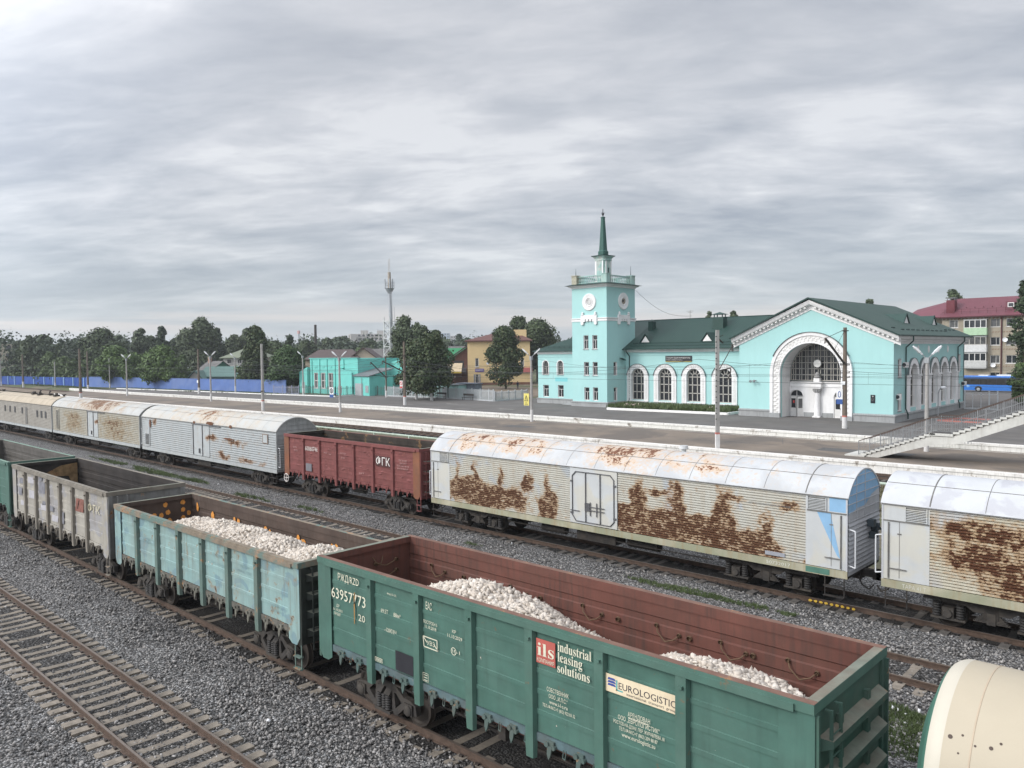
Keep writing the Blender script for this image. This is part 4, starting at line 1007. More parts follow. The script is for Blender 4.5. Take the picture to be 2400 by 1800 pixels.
        mb.build('grab_rail', M('white tube', (.62, .63, .64), .5), t)
    return t
mSeam = M('grimy grey seam', (.16, .155, .145), .8, var=.3, vs=4)
# local coordinates: x from the wagon middle. brown rust fields of the nearest wagon
def fields(spec): return spec
BL1 = [(-7.6, 2.0, 2.3, .85, .75), (-6.3, 1.9, 2.6, .75, .75), (-4.6, 1.95, 1.1, .85, .6), (-2.75, 1.85, .8, 1.0, .62), (-8.7, 2.3, .30, 1.7, .40), (-7.4, 2.7, .30, 1.2, .42), (-5.7, 2.6, .32, 1.2, .40), (-3.9, 2.9, .35, .6, .4), (-2.75, 2.6, .35, 1.2, .42),
       (3.0, 1.85, 2.6, .9, .85), (5.0, 1.75, 2.6, .9, .80), (7.2, 1.7, 1.4, .75, .7), (1.3, 2.0, 1.2, .7, .5), (2.2, 2.6, .55, 1.6, .50), (4.0, 2.6, .65, 1.6, .55), (6.1, 2.6, .5, 1.5, .5), (3.2, 3.3, 1.0, .2, .3), (6.4, 3.35, .8, .2, .3), (7.8, 2.3, .4, 1.1, .34), (8.6, 3.35, .5, .4, .35), (-10.0, 1.45, 20, .1, .05), (9.5, 1.45, .6, .2, .2)]
mR1 = M('rust eaten cream cladding', (.485, .475, .42), .75, var=.07, vs=1.2, col2=(.42, .455, .48), c2=(.52, .62), c2s=.5, dirt=.25, dirtcol=(.42, .36, .26), streak=.4, streakcol=(.36, .25, .14), rs=2.2, rustcol=(.125, .058, .03), rust2=(.36, .225, .115), blobs=BL1, spot=(4.5, 1, 13))
RF1 = [(-8.0, 4.6, 2.6, .7, .21), (-5.4, 4.6, 2.2, .6, .22), (-4.0, 4.5, 1.6, .6, .2), (-8.4, 4.25, 1.8, .3, .17), (-5.0, 4.2, 1.6, .3, .17), (.8, 4.65, 3.0, .8, .25), (2.4, 4.6, 2.0, .6, .23), (4.6, 4.5, 2.0, .5, .18), (1.2, 4.25, 2.6, .4, .19), (5.0, 4.3, 2.6, .3, .16)]
mR1roof = M('pale roof with rust scabs', (.455, .468, .478), .7, var=.06, vs=1.5, col2=(.40, .41, .42), c2=(.5, .6), c2s=.9, dirt=.3, dirtcol=(.40, .39, .37), streak=.15, streakcol=(.45, .36, .26), rs=1.5, rustcol=(.19, .085, .05), rust2=(.50, .36, .24), blobs=RF1)
mCab1 = M('pale grey cab panel', (.475, .49, .49), .7, var=.05, vs=1.5, col2=(.50, .49, .44), c2=(.47, .56), c2s=.8, streak=.2, streakcol=(.36, .36, .36), dirt=.12, dirtcol=(.36, .37, .40))
mEnd1 = M('grimy lilac grey end', (.46, .47, .49), .75, var=.1, vs=1.2, dirt=.4, dirtcol=(.27, .255, .24), streak=.4, streakcol=(.2, .19, .18))
mSkirt1 = M('algae stained skirt', (.37, .35, .26), .8, var=.2, vs=1.2, col2=(.27, .275, .19), c2=(.42, .6), c2s=.6, streak=.7, streakcol=(.28, .19, .09))
mBlueP = M('sky blue paint', (.23, .40, .58), .65, var=.08, vs=2)
v1 = van('refrigerator_wagon', 'pale refrigerator wagon with large brown rust fields and a blue painted right end', -26.92, -5.4, 15.862, mR1, mR1roof, mCab1, mEnd1, mSkirt1, 25, door=(-17.5, -14.93))
yq = 15.862 - RHW + .015
def seg_door(t, x0, x1, yc, mat, rods=True, z1=3.74, z0=1.40):
    yy = yc - RHW; mb = MB(); mb.box(x0 + .012, x1 - .012, yy - .015, yy + .03, z0, REV - .05); dr = mb.build('side_door', mat, t)
    mb = MB(); a, b = x0 + .16, x1 - .16
    if rods:
        pts = [(a, yy - .04, z0 + .35), (a, yy - .04, z1 - .25), (a + .2, yy - .04, z1 - .06), (b - .2, yy - .04, z1 - .06), (b, yy - .04, z1 - .25), (b, yy - .04, z0 + .3), (b - .2, yy - .04, z0 + .1), (a + .2, yy - .04, z0 + .1), (a, yy - .04, z0 + .35)]
        mb.tube(pts, .022, 6)
        for q in (.33, .68): mb.cyl((a + (b - a) * q, yy - .05, z0 + .1), (a + (b - a) * q, yy - .05, z1 - .06), .022, n=6)
        for zz in (2.05, 2.2): mb.bar((a + .75, yy - .05, zz), (b - .5, yy - .05, zz), .03)
        for q in (a + 1.0, a + 1.35): mb.bar((q, yy - .055, 1.8), (q, yy - .055, 2.4), .03)
        mb.box(a + .7, a + .95, yy - .06, yy - .02, 2.0, 2.35); mb.bar((a - .1, yy - .05, 1.95), (a + .4, yy - .05, 1.95), .03)
        for zz in (1.8, 3.2):
            for q in (a - .06, b + .02): mb.box(q - .05, q + .09, yy - .05, yy - .01, zz, zz + .08)
    else:
        for q in (a - .05, a + .62 * (b - a)): mb.bar((q, yy - .04, z0 + .02), (q, yy - .04, z1), .05)
        mb.box(x0 - .1, x1 + 1.8, yy - .07, yy - .02, 3.74, 3.80)
        mb.box(a + .9, a + 1.05, yy - .09, yy - .02, 1.6, 1.95, 0)
    mb.build('door_rods', mSeam2, dr); return dr
mSeam2 = M('dark door rod', (.10, .10, .105), .6, var=.3)
seg_door(v1, -17.5, -14.93, 15.862, mCab1)
mb = MB(); y = yq - .004                                  # blue paint on the right compartment: panel and a tapering flash
mb.ext([(-6.02, 3.36), (-5.41, 3.36), (-5.41, 3.89), (-6.02, 3.89)], (0, y, 0), (1, 0, 0), (0, 0, 1), (0, 0, 0))
mb.ext([(-6.45, 3.29), (-5.98, 3.29), (-5.64, 1.75), (-5.75, 1.85), (-6.0, 2.35)], (0, y, 0), (1, 0, 0), (0, 0, 1), (0, 0, 0)); mb.build('blue_flash', mBlueP, v1)
mb = MB(); ya2 = [-RHW + .05 + 2 * (RHW - .05) * i / 20 for i in range(21)]
pl = [(-RHW + .06, 3.28), (-.6, 3.42), (.1, 3.42), (.7, 3.72), (RHW - .1, 3.86)] + [(y_, roofz(y_) - .045) for y_ in ya2[::-1]]
mb.ext(pl, (-5.397, 15.862, 0), (0, 1, 0), (0, 0, 1), (0, 0, 0)); mb.build('blue_end_paint', mBlueP, v1)
mb = MB()                                                   # cable boxes on the end wall
for q in ((.35, 2.75), (.75, 2.55), (.55, 2.3)): mb.box(-5.38, -5.15, 15.862 + q[0] - .14, 15.862 + q[0] + .14, q[1] - .12, q[1] + .12)
mb.tube([(-5.2, 16.5, 2.7), (-5.0, 16.6, 2.4), (-4.75, 16.6, 2.5), (-4.4, 16.7, 2.7)], .035, 6); mb.build('cable_box', M('blue black cable box', (.05, .065, .075), .6), v1)
mb = MB(); mb.cyl((-12.75, 16.0, 4.72), (-12.75, 16.0, 4.88), .10, n=14); mb.cyl((-12.75, 16.0, 4.85), (-12.75, 16.0, 4.98), .20, .17, n=16); mb.build('roof_vent', M('grey vent', (.45, .46, .46), .6), v1)
mb = MB(); mb.ext([(-6.86, 1.12), (-5.55, 1.12), (-5.55, 1.34), (-6.86, 1.34)], (0, 15.862 - RHW - .004, 0), (1, 0, 0), (0, 0, 1), (0, 0, 0)) if False else mb.box(-6.84, -6.0, 15.862 - RHW - .006, 15.862 - RHW, 1.13, 1.33)
mb.build('green_patch', M('old green paint', (.075, .17, .13), .7, var=.2), v1)
mb = MB(); mb.box(-8.35, -7.6, yq - .02, yq - .005, 1.48, 1.62); mb.build('grey_patch', M('blue grey patch', (.30, .31, .34), .8), v1)
letters([('ДЛЯ СКОРОПОРТЯЩИХСЯ  ГРУЗОВ', -9.0, yq - .014, 3.28, 1.6, .07)], M('dull grey stencil', (.2, .2, .2), .8), v1); letters([('50732017', -8.3, 15.862 - RHW - .006, 1.17, .9, .12)], M('white faint stencil', (.55, .55, .48), .8), v1)
BL2 = [(2.6, 3.35, 2.2, .45, .38), (3.4, 3.2, 2.4, .7, .36), (3.0, 2.4, 2.0, .9, .34), (4.5, 2.0, 2.4, 1.2, .45), (5.0, 1.7, 2.5, .6, .35), (2.3, 2.2, .4, .9, .22), (-5.0, 2.2, 3, 1.4, .4)]
BL2 = [(a - 10.9 + .0, b, c, d_, e) for a, b, c, d_, e in BL2[:6]] + [(1, 2.0, 4, 1.2, .4)]
mR2 = M('pitted cream cladding', (.50, .475, .385), .75, var=.07, vs=1.2, col2=(.45, .46, .46), c2=(.52, .62), c2s=.5, dirt=.3, dirtcol=(.42, .34, .22), streak=.5, streakcol=(.34, .21, .11), rs=2.6, rustcol=(.11, .045, .022), rust2=(.36, .23, .12), blobs=BL2, spot=(3.2, 1, 5.0))
mR2roof = M('clean pale roof', (.475, .487, .50), .7, var=.05, vs=1.5, col2=(.41, .415, .44), c2=(.52, .6), c2s=1.1, dirt=.25, dirtcol=(.42, .42, .43))
v2 = van('refrigerator_wagon', 'white refrigerator wagon pitted with rust spots and with a clean white roof', -4.3, 17.2, 15.862, mR2, mR2roof, mCab1, mEnd1, mSkirt1, 25, door=(5.2, 7.7)); seg_door(v2, 5.2, 7.7, 15.862, mCab1)
letters([('ТАРА 41 Т', -3.65, 15.862 - RHW - .006, 1.16, .72, .13)], M('white faint stencil'), v2)
# three older vans
mR3 = M('light grey boarded van', (.40, .425, .43), .75, var=.06, vs=1, dirt=.25, dirtcol=(.30, .30, .28), streak=.25, streakcol=(.28, .25, .2), rs=1.8, rustcol=(.14, .065, .03), rust2=(.30, .19, .11), blobs=[(1.8, 2.9, 1.4, .4, .32), (5.2, 2.75, 2.2, .35, .30), (3.5, 1.65, 1.5, .35, .34), (6.8, 1.6, 1.6, .3, .3), (9, 1.5, 1, .3, .2), (-8.4, 3.6, .5, .6, .3)], spot=(2.5, 1, 3))
mR3roof = M('light grey van roof', (.40, .415, .41), .7, var=.06, vs=1, col2=(.42, .42, .40), c2=(.5, .6), dirt=.35, dirtcol=(.42, .36, .28), rs=1.1, rustcol=(.22, .11, .06), rust2=(.44, .36, .27), blobs=[(0, 4.5, 9, 1.5, .2)])
mEnd3 = M('mottled grey van end', (.33, .345, .34), .8, var=.12, vs=1, dirt=.6, dirtcol=(.17, .17, .16), streak=.4)
mSk3 = M('grey van skirt', (.36, .38, .38), .8, var=.1, streak=.5, streakcol=(.2, .16, .12))
v3 = van('insulated_van', 'light grey boarded van with one sliding door, left of the brick red wagon', -64.4, -42.45, 15.862, mR3, mR3roof, mR3, mEnd3, mSk3, 15, cabs=(0, 0), door=(-54.7, -52.0), bogie=cast_bogie, deep=.09); seg_door(v3, -54.7, -52.0, 15.862, mR3, False)
yv = 15.862 - RHW
mb = MB(); mb.box(-63.7, -62.75, yv - .03, yv - .004, 1.5, 3.6, 0)
for k in range(9): mb.box(-63.6, -62.85, yv - .045, yv - .03, 1.6 + k * .1, 1.66 + k * .1, 1)
for k in range(9): mb.box(-63.6, -62.85, yv - .045, yv - .03, 2.7 + k * .1, 2.74 + k * .1, 0)
mb.build('louvre', [mR3, M('black slot', (.02, .02, .02), .8)], v3)
mb = MB(); mb.box(-44.2, -43.5, yv - .03, yv - .004, 3.0, 3.65, 0); mb.box(-44.12, -43.58, yv - .034, yv - .03, 3.06, 3.59, 1); mb.build('hatch', [M('rusty hatch frame', (.20, .15, .12), .8), mR3], v3)
mb = MB()
for (a, b, c_, d_) in [(-54.6, -54.2, 3.76, 4.0), (-52.5, -51.2, 3.8, 4.08), (-48.9, -48.4, 3.75, 3.98), (-62.75, -62.4, 3.0, 3.75), (-49.8, -48.2, 2.88, 3.05)]:
    mb.ext(blob((a + b) / 2, (c_ + d_) / 2, (b - a) / 2, (d_ - c_) / 2, int(a * 7)), (0, yv - .035, 0), (1, 0, 0), (0, 0, 1), (0, 0, 0))
mb.each('torn_edge', M('flaking rust', (.14, .065, .035), .9, var=.4, vs=8), v3)
mR4 = M('yellowed rust grid cladding', (.375, .365, .315), .75, var=.1, vs=1, dirt=.5, dirtcol=(.29, .245, .165), streak=.6, streakcol=(.24, .15, .075), rs=1.7, rustcol=(.16, .085, .045), rust2=(.27, .20, .115), blobs=[(-5.2, 3.0, 4.2, .8, .22), (-5, 2.3, 4.5, 1.5, .2), (5.5, 3.0, 5.2, .8, .24), (6, 2.2, 5.5, 1.6, .2)], spot=(2.2, 1, 4))
mR4roof = M('worn whitish van roof', (.39, .40, .39), .7, var=.08, vs=1, dirt=.4, dirtcol=(.38, .34, .29), rs=1.2, rustcol=(.2, .11, .065), rust2=(.36, .28, .2), blobs=[(0, 4.5, 10, 1.5, .26)])
v4 = van('insulated_van', 'yellowed grey van stained by a grid of rust lines, beside the service van', -87.6, -64.9, 15.862, mR4, mR4roof, mR4, mEnd3, mSk3, 15, cabs=(0, 0), door=(-77.3, -74.6), bogie=cast_bogie, deep=.09); seg_door(v4, -77.3, -74.6, 15.862, mR3, False)
mb = MB(); mb.box(-86.4, -85.5, yv - .03, yv - .004, 1.5, 3.6, 0)
for k in range(16): mb.box(-86.3, -85.6, yv - .045, yv - .03, 1.6 + k * .12, 1.67 + k * .12, 1)
mb.build('louvre', [mR4, M('black slot')], v4)
mR5 = M('dusty beige service van', (.335, .315, .28), .8, var=.1, vs=1, dirt=.5, dirtcol=(.22, .20, .17), streak=.5, streakcol=(.18, .15, .12), rust=.15)
mR5roof = M('tan dusty roof', (.40, .345, .265), .8, var=.1, vs=1, dirt=.5, dirtcol=(.31, .25, .18), rust=.22, rs=1.2, rust2=(.33, .24, .15))
def service_van(label, x0, x1):
    t = van('service_van', label, x0, x1, 15.862, mR5, mR5roof, mR5, mEnd3, mSk3, 15, cabs=(0, 0), bogie=cast_bogie, deep=.09)
    for k, (a, w, z0, z1) in enumerate([(-1.9, .5, 2.45, 3.2), (-3.3, .5, 2.45, 3.2), (-4.75, .5, 2.45, 3.2), (-8.7, .7, 1.5, 3.4), (-10.2, .5, 2.6, 3.3), (-13, .5, 2.6, 3.3), (-15, .5, 2.6, 3.3), (-17, .5, 2.6, 3.3)]):
        mb = MB(); mb.box(x1 + a - w / 2, x1 + a + w / 2, yv - .02, yv - .004, z0, z1); mb.build('window' if z0 > 2 else 'door', M('dull dark pane', (.06, .06, .06), .5, var=.3) if z0 > 2 else mSeam, t)
    for k, (a, y_, kk) in enumerate([(-1.5, .2, 0), (-2.6, -.2, 1), (-5.0, -.1, 0), (-6.6, .3, 2), (-7.9, -.3, 1), (-9.3, .1, 2), (-10.3, -.2, 1), (-12, .2, 0)]):
        mb = MB(); xx = x1 + a; yy = 15.862 + y_; z = roofz(y_) - .02
        if kk == 0: mb.cyl((xx, yy, z), (xx, yy, z + .16), .12, n=12); mb.cyl((xx, yy, z + .16), (xx, yy, z + .26), .26, .2, n=14)
        elif kk == 1: mb.box(xx - .35, xx + .3, yy - .25, yy + .25, z, z + .2); mb.cyl((xx, yy, z + .2), (xx, yy, z + .36), .15, n=10)
        else: mb.tube([(xx, yy, z), (xx, yy, z + .35), (xx + .15, yy, z + .5), (xx + .35, yy, z + .45)], .07, 8); mb.box(xx - .2, xx + .2, yy - .2, yy + .2, z, z + .15)
        mb.build('roof_ventilator', mIron2, t)
    return t
service_van('beige service van with small dark windows and black roof ventilators', -110.2, -87.95)
service_van('last van of the white row, beyond the beige service van', -133.0, -110.8)

# ------------------------------------------------------------------ tank wagon (lower right corner)
tk = thing('tank_wagon', 'cream tank wagon with a dark green dished end, coupled next to the bright green wagon', 'freight wagon', (6.6, 0, 0))
mCream = M('cream tank paint', (.40, .35, .265), .55, var=.05, vs=.7, dirt=.2, dirtcol=(.47, .41, .31), streak=.12, streakcol=(.4, .33, .24), rust=.03, rs=6)
mCreamL = M('pale cream band', (.48, .445, .37), .55, var=.05, vs=1)
mTGreen = M('dark green tank end', (.055, .14, .105), .55, var=.12, vs=1.2)
CZ, TR_ = 2.83, 1.5; XT = 1.62
mb = MB(); mb.lathe([(TR_, 0), (TR_, 10.4)], (XT + .02, 0, CZ), (1, 0, 0), 64); mb.build('tank_shell', mCream, tk, True)
kn = [(TR_ - .26 + .26 * math.cos(a), -.26 * math.sin(a)) for a in [PI / 2 * i / 8 for i in range(9)]]   # rounded knuckle of the dished end
mb = MB(); mb.lathe([(TR_, .02)] + kn[:5], (XT, 0, CZ), (1, 0, 0), 64); mb.build('end_knuckle', mCreamL, tk, True)
cap = kn[4:] + [(1.0, -.37), (.7, -.45), (.35, -.50), (.02, -.515)]
mb = MB(); mb.lathe(cap, (XT, 0, CZ), (1, 0, 0), 64); mb.build('end_cap', mTGreen, tk, True)
kn2 = [(TR_ - .26 + .26 * math.cos(a), .26 * math.sin(a)) for a in [PI / 2 * i / 8 for i in range(9)]] + [(.7, .42), (.02, .5)]
mb = MB(); mb.lathe(kn2, (XT + 10.42, 0, CZ), (1, 0, 0), 48); mb.build('end_cap', mTGreen, tk, True)
for xx in (XT + .36, XT + 1.25, XT + 2.9, XT + 4.9, XT + 6.9):
    mb = MB(); mb.lathe([(TR_ - .01, -.016), (TR_ + .006, -.007), (TR_ + .006, .007), (TR_ - .01, .016)], (xx, 0, CZ), (1, 0, 0), 64); mb.build('weld_seam', M('stained weld', (.42, .34, .25), .6), tk, True)
mb = MB()
for (xx, an, r_) in [(1.72, 2.50, .03), (1.86, 2.46, .016), (1.84, 2.62, .014), (2.02, 2.52, .016), (1.92, 2.75, .018), (2.2, 2.5, .026), (2.3, 2.44, .018), (2.0, 2.88, .02), (2.5, 2.7, .02), (2.75, 2.6, .02)]:
    c = Vector((xx, -TR_ * math.sin(an) * 1.0, CZ + TR_ * math.cos(an) * -1)) if False else Vector((xx, TR_ * math.cos(an), CZ + TR_ * math.sin(an)))
    nrm = Vector((0, math.cos(an), math.sin(an))); mb.lathe([(.0, .003), (r_, .002), (r_, -.01)], c, nrm, 9)
mb.each('oil_spot', M('brown oil spot', (.06, .04, .03), .5), tk)
mb = MB(); mb.lathe([(.45, 0), (.45, .35), (.40, .42), (0, .45)], (6.8, 0, CZ + TR_ - .05), n=24); mb.build('dome', mCream, tk, True)
mb = MB(); mb.box(1.3, 12.2, -.3, .3, .85, 1.28)
for xx in (2.4, 10.6): mb.box(xx - .3, xx + .3, -1.2, 1.2, .95, 1.5)
mb.box(1.1, 1.35, -1.4, 1.4, .95, 1.25); mb.box(12.1, 12.35, -1.4, 1.4, .95, 1.25); mb.build('underframe', mIron, tk)
for e in (3.0, 10.3): cast_bogie(tk, e, 0)
coupler(tk, 1.1, 0, -1)
# ------------------------------------------------------------------ station building
mTq = M('turquoise station plaster', (.355, .59, .575), .85, var=.04, vs=.35, col2=(.34, .57, .56), c2=(.5, .6), c2s=.12, dirt=.12, dirtcol=(.38, .55, .53), streak=.14, streakcol=(.24, .40, .38), ss=.35)
mTqOld = M('weathered turquoise plaster', (.33, .52, .49), .9, var=.12, vs=1.2, dirt=.6, dirtcol=(.36, .36, .30), streak=.5, streakcol=(.12, .12, .10))
mWh = M('white stucco', (.76, .755, .75), .85, var=.05, vs=.8, dirt=.3, dirtcol=(.50, .48, .45), streak=.22, streakcol=(.32, .31, .29), ss=.5)
mWhOr = M('white relief stucco', (.72, .71, .69), .9, var=.08, vs=3, dirt=.4, dirtcol=(.40, .385, .36), bump=1.0, bs=7)
mPlG = M('grey plinth render', (.325, .335, .335), .9, var=.1, vs=1, dirt=.5, dirtcol=(.24, .24, .235), streak=.35, bump=.35, bs=14)
mRoofG = M('dark green sheet roof', (.022, .055, .046), .5, var=.10, vs=.5, dirt=.2, dirtcol=(.05, .09, .075), spec=.3)
mRoofG2 = M('worn green flat roof', (.036, .070, .058), .6, var=.10, vs=.4, dirt=.3, dirtcol=(.07, .10, .088), spec=.25)
mGutter = M('dark green gutter', (.012, .04, .034), .5)
mHood = M('grey hood flashing', (.13, .16, .16), .6)
mGl = glass('window glass', (.022, .024, .028), .1)
mGlW = glass('curtained window glass', (.085, .085, .085), .15)
mFrm = M('white window frame', (.66, .65, .63), .6, var=.06)
mFrmO = M('old cream window frame', (.40, .385, .35), .75, var=.12, vs=3)
st = thing('station_building', 'turquoise railway station with a clock tower, green roofs and a great white arched portal', 'station', (-45, 80.7, .55))
Z0 = .55
def P3(o, u, n, a, b, d_): return (o[0] + u[0] * a + n[0] * d_, o[1] + u[1] * a + n[1] * d_, b)
FRONT = ((1, 0, 0), (0, -1, 0)); SIDE = ((0, 1, 0), (1, 0, 0))
def wall(name, o, fr, outer, holes, mat, th=.4, root=st, reveal=None):
    u, n = fr; mb = MB()
    mb.ext(outer, (o[0], o[1], 0), u, (0, 0, 1), (-n[0] * th, -n[1] * th, 0), holes, 0, None, 1 if reveal else None)
    return mb.build(name, [mat, reveal] if reveal else mat, root)
def window(o, fr, shape, bars, w=.09, inset=.16, frame=mFrm, pane=mGl, root=st, sill=None, name='window', bw=.06):
    """shape: 2D outline; bars: muntin centre lines"""
    u, n = fr; mb = MB()
    cx = sum(a for a, _ in shape) / len(shape); xs_ = [a for a, _ in shape]; zs_ = [b for _, b in shape]
    W, H = max(xs_) - min(xs_), max(zs_) - min(zs_); mx, mz = (max(xs_) + min(xs_)) / 2, (max(zs_) + min(zs_)) / 2
    ins = [(mx + (a - mx) * (1 - 2 * w / W), mz + (b - mz) * (1 - 2 * w / H)) for a, b in shape]
    q = P3(o, u, n, 0, 0, -inset)
    mb.ext(shape, (q[0], q[1], 0), u, (0, 0, 1), (-n[0] * .06, -n[1] * .06, 0), [ins])
    for (a0, b0, a1, b1) in bars:
        mb.bar(P3(o, u, n, a0, b0, -inset - .03), P3(o, u, n, a1, b1, -inset - .03), bw, .05, upv=n if abs(a0 - a1) > 1e-4 or True else n)
    f = mb.build(name, frame, root)
    mb = MB(); q = P3(o, u, n, 0, 0, -inset - .075)
    mb.ext(shape, (q[0], q[1], 0), u, (0, 0, 1), (0, 0, 0)); mb.build('pane', pane, f)
    if sill:
        mb = MB(); x0, x1 = min(xs_) - .1, max(xs_) + .1; zb = min(zs_)
        a = P3(o, u, n, x0, zb - .06, .10); b = P3(o, u, n, x1, zb, -.12)
        mb.box(min(a[0], b[0]), max(a[0], b[0]), min(a[1], b[1]), max(a[1], b[1]), zb - .07, zb - .002); mb.build('sill', sill, f)
    return f
def tee(x0, x1, z0, z1, fr_=.66): zc = z0 + (z1 - z0) * fr_; xm = (x0 + x1) / 2; return [(x0 + .05, zc, x1 - .05, zc), (xm, z0 + .05, xm, zc)]
def band(name, pts, prof, mat, root=st, closed=False):
    """moulding: (out, z) profile swept round a plan polyline whose outside is on the right hand"""
    Q = [Vector((a, b, 0)) for a, b in pts]; n = len(Q); mb = MB(); k = len(prof); vs = []
    for i, q in enumerate(Q):
        d0 = (q - Q[i - 1]).normalized() if i or closed else None; d1 = (Q[(i + 1) % n] - q).normalized() if i < n - 1 or closed else None
        d0 = d0 or d1; d1 = d1 or d0
        n0 = Vector((d0.y, -d0.x, 0)); n1 = Vector((d1.y, -d1.x, 0)); m_ = (n0 + n1).normalized(); m_ = m_ / max(.3, m_.dot(n0))
        vs += [(q.x + m_.x * a, q.y + m_.y * a, b) for a, b in prof]
    fs = []
    for i in range(n if closed else n - 1):
        j = (i + 1) % n
        fs += [(i * k + t, j * k + t, j * k + t + 1, i * k + t + 1) for t in range(k - 1)]
    if not closed: fs += [tuple(range(k)), tuple(range((n - 1) * k, n * k))]
    mb.add(vs, fs); return mb.build(name, mat, root)

# --- great hall
HX0, HX1, HY0, HY1, AX = -43.7, -25.05, 80.7, 109.7, -34.4
WT = 9.5; AP = 13.62
PC, PZ_ = -34.47, 5.93
outer = [(HX0, Z0), (PC - 3.75, Z0)] + arc(PC, PZ_, 3.75, PI, 0, 28) + [(PC + 3.75, Z0), (HX1, Z0), (HX1, WT + .3), (AX, AP + .3), (HX0, WT + .3)]
wall('front_wall', (0, HY0), FRONT, outer, [], mTq, .45)
sa = [87.3 + 4.1 * k for k in range(5)]
holes = [archpoly(c - 1.3, c + 1.3, 1.95, 7.12) for c in sa] + [rect(82.15, 83.35, 5.6, 7.72), rect(82.15, 83.35, 1.75, 3.77), rect(106.55, 107.9, 5.75, 8.0), rect(106.6, 107.9, 1.9, 4.0)]
wall('side_wall', (HX1, 0), SIDE, rect(HY0 + .455, HY1, Z0, WT + .3), holes, mTq, .45, reveal=mWh)
mb = MB(); mb.box(HX0, HX1, HY1 - .4, HY1 - .005, Z0, WT); mb.box(HX0, HX0 + .4, HY0 + .46, HY1 - .41, Z0, WT + .3); mb.build('rear_wall', mTq, st)
# portal: stepped white surround, ornamented band, deep reveal
def ring(r0, r1, y0, y1, mat, name, za=Z0, n=40, parent=st):
    pl = [(PC - r1, za)] + arc(PC, PZ_, r1, PI, 0, n) + [(PC + r1, za), (PC + r0, za)] + arc(PC, PZ_, r0, 0, PI, n) + [(PC - r0, za)]
    mb = MB(); mb.ext(pl, (0, y0, 0), (1, 0, 0), (0, 0, 1), (0, y1 - y0, 0)); return mb.build(name, mat, parent)
ring(4.62, 5.0, HY0 - .34, HY0 - .002, mWh, 'portal_frame', 1.1)
ring(3.72, 3.86, HY0 - .30, HY0 - .002, mWh, 'portal_frame', 1.1)
pr = ring(3.862, 4.618, HY0 - .20, HY0 - .002, mWhOr, 'portal_relief', 1.1)
ring(3.72, 5.05, HY0 - .36, HY0 - .002, mPlG, 'portal_base', .56, 2) if False else None
mb = MB()
for s in (-1, 1):
    a, b = sorted((PC + s * 3.70, PC + s * 5.06)); mb.box(a, b, HY0 - .38, HY0 - .003, Z0, 1.098)
mb.build('portal_base', mPlG, st)
rr = random.Random(5); mb = MB()                           # leafy scrolls on the relief band
def knob(x, z, r_, y): mb.lathe([(0, .07), (r_ * .6, .06), (r_, .01), (r_, -.02)], (x, y, z), (0, -1, 0), 7)
zz = 1.4
while zz < PZ_:
    for s in (-1, 1):
        for q, r_ in ((-.17, .17), (.17, .17), (0, .11)): knob(PC + s * (4.24 + q), zz + (.16 if q > 0 else -.1) + (.25 if q == 0 else 0), r_, HY0 - .20)
    zz += .52
for i in range(26):
    t = PI * (i + .5) / 26
    for q, r_ in ((-.18, .16), (.17, .17), (0, .12)):
        tt = t + (.06 if q > 0 else 0); knob(PC + (4.24 + q) * math.cos(tt), PZ_ + (4.24 + q) * math.sin(tt), r_, HY0 - .20)
mb.build('scroll_ornament', mWhOr, pr)
mb = MB(); a = arc(PC, PZ_, 5.03, PI * .86, PI * .14, 30); b = arc(PC, PZ_, 5.07, PI * .86, PI * .14, 30)
mb.ext(a + b[::-1], (0, HY0 - .48, 0), (1, 0, 0), (0, 0, 1), (0, .47, 0)); mb.build('hood_flashing', mHood, st)
YR = 83.5                                                   # recess: vault and jambs, back wall with two doors
mb = MB(); pf = [(PC - 3.75, Z0)] + arc(PC, PZ_, 3.75, PI, 0, 28) + [(PC + 3.75, Z0)]
k = len(pf); mb.add([(x, HY0 - .002 + .44, z) for x, z in pf] + [(x, YR, z) for x, z in pf], [(i, i + 1, k + i + 1, k + i) for i in range(k - 1)])
mb.build('portal_vault', mWh, st)
DL, DR, CC = -37.42, -31.9, -34.66
back = [(PC - 3.75, Z0), (PC + 3.75, Z0), (PC + 3.75, 4.9), (PC - 3.75, 4.9)]
wall('portal_back_wall', (0, YR), FRONT, back, [archpoly(c - .86, c + .86, Z0 + .01, 3.85) for c in (DL, DR)], mWh, .3)
mb = MB()
for a, b in ((PC - 3.74, DL - .95), (DL + .95, CC - .5), (CC + .5, DR - .95), (DR + .95, PC + 3.74)): mb.box(a, b, YR - .08, YR - .002, Z0, 1.1)
mb.build('portal_dado', mPlG, st)
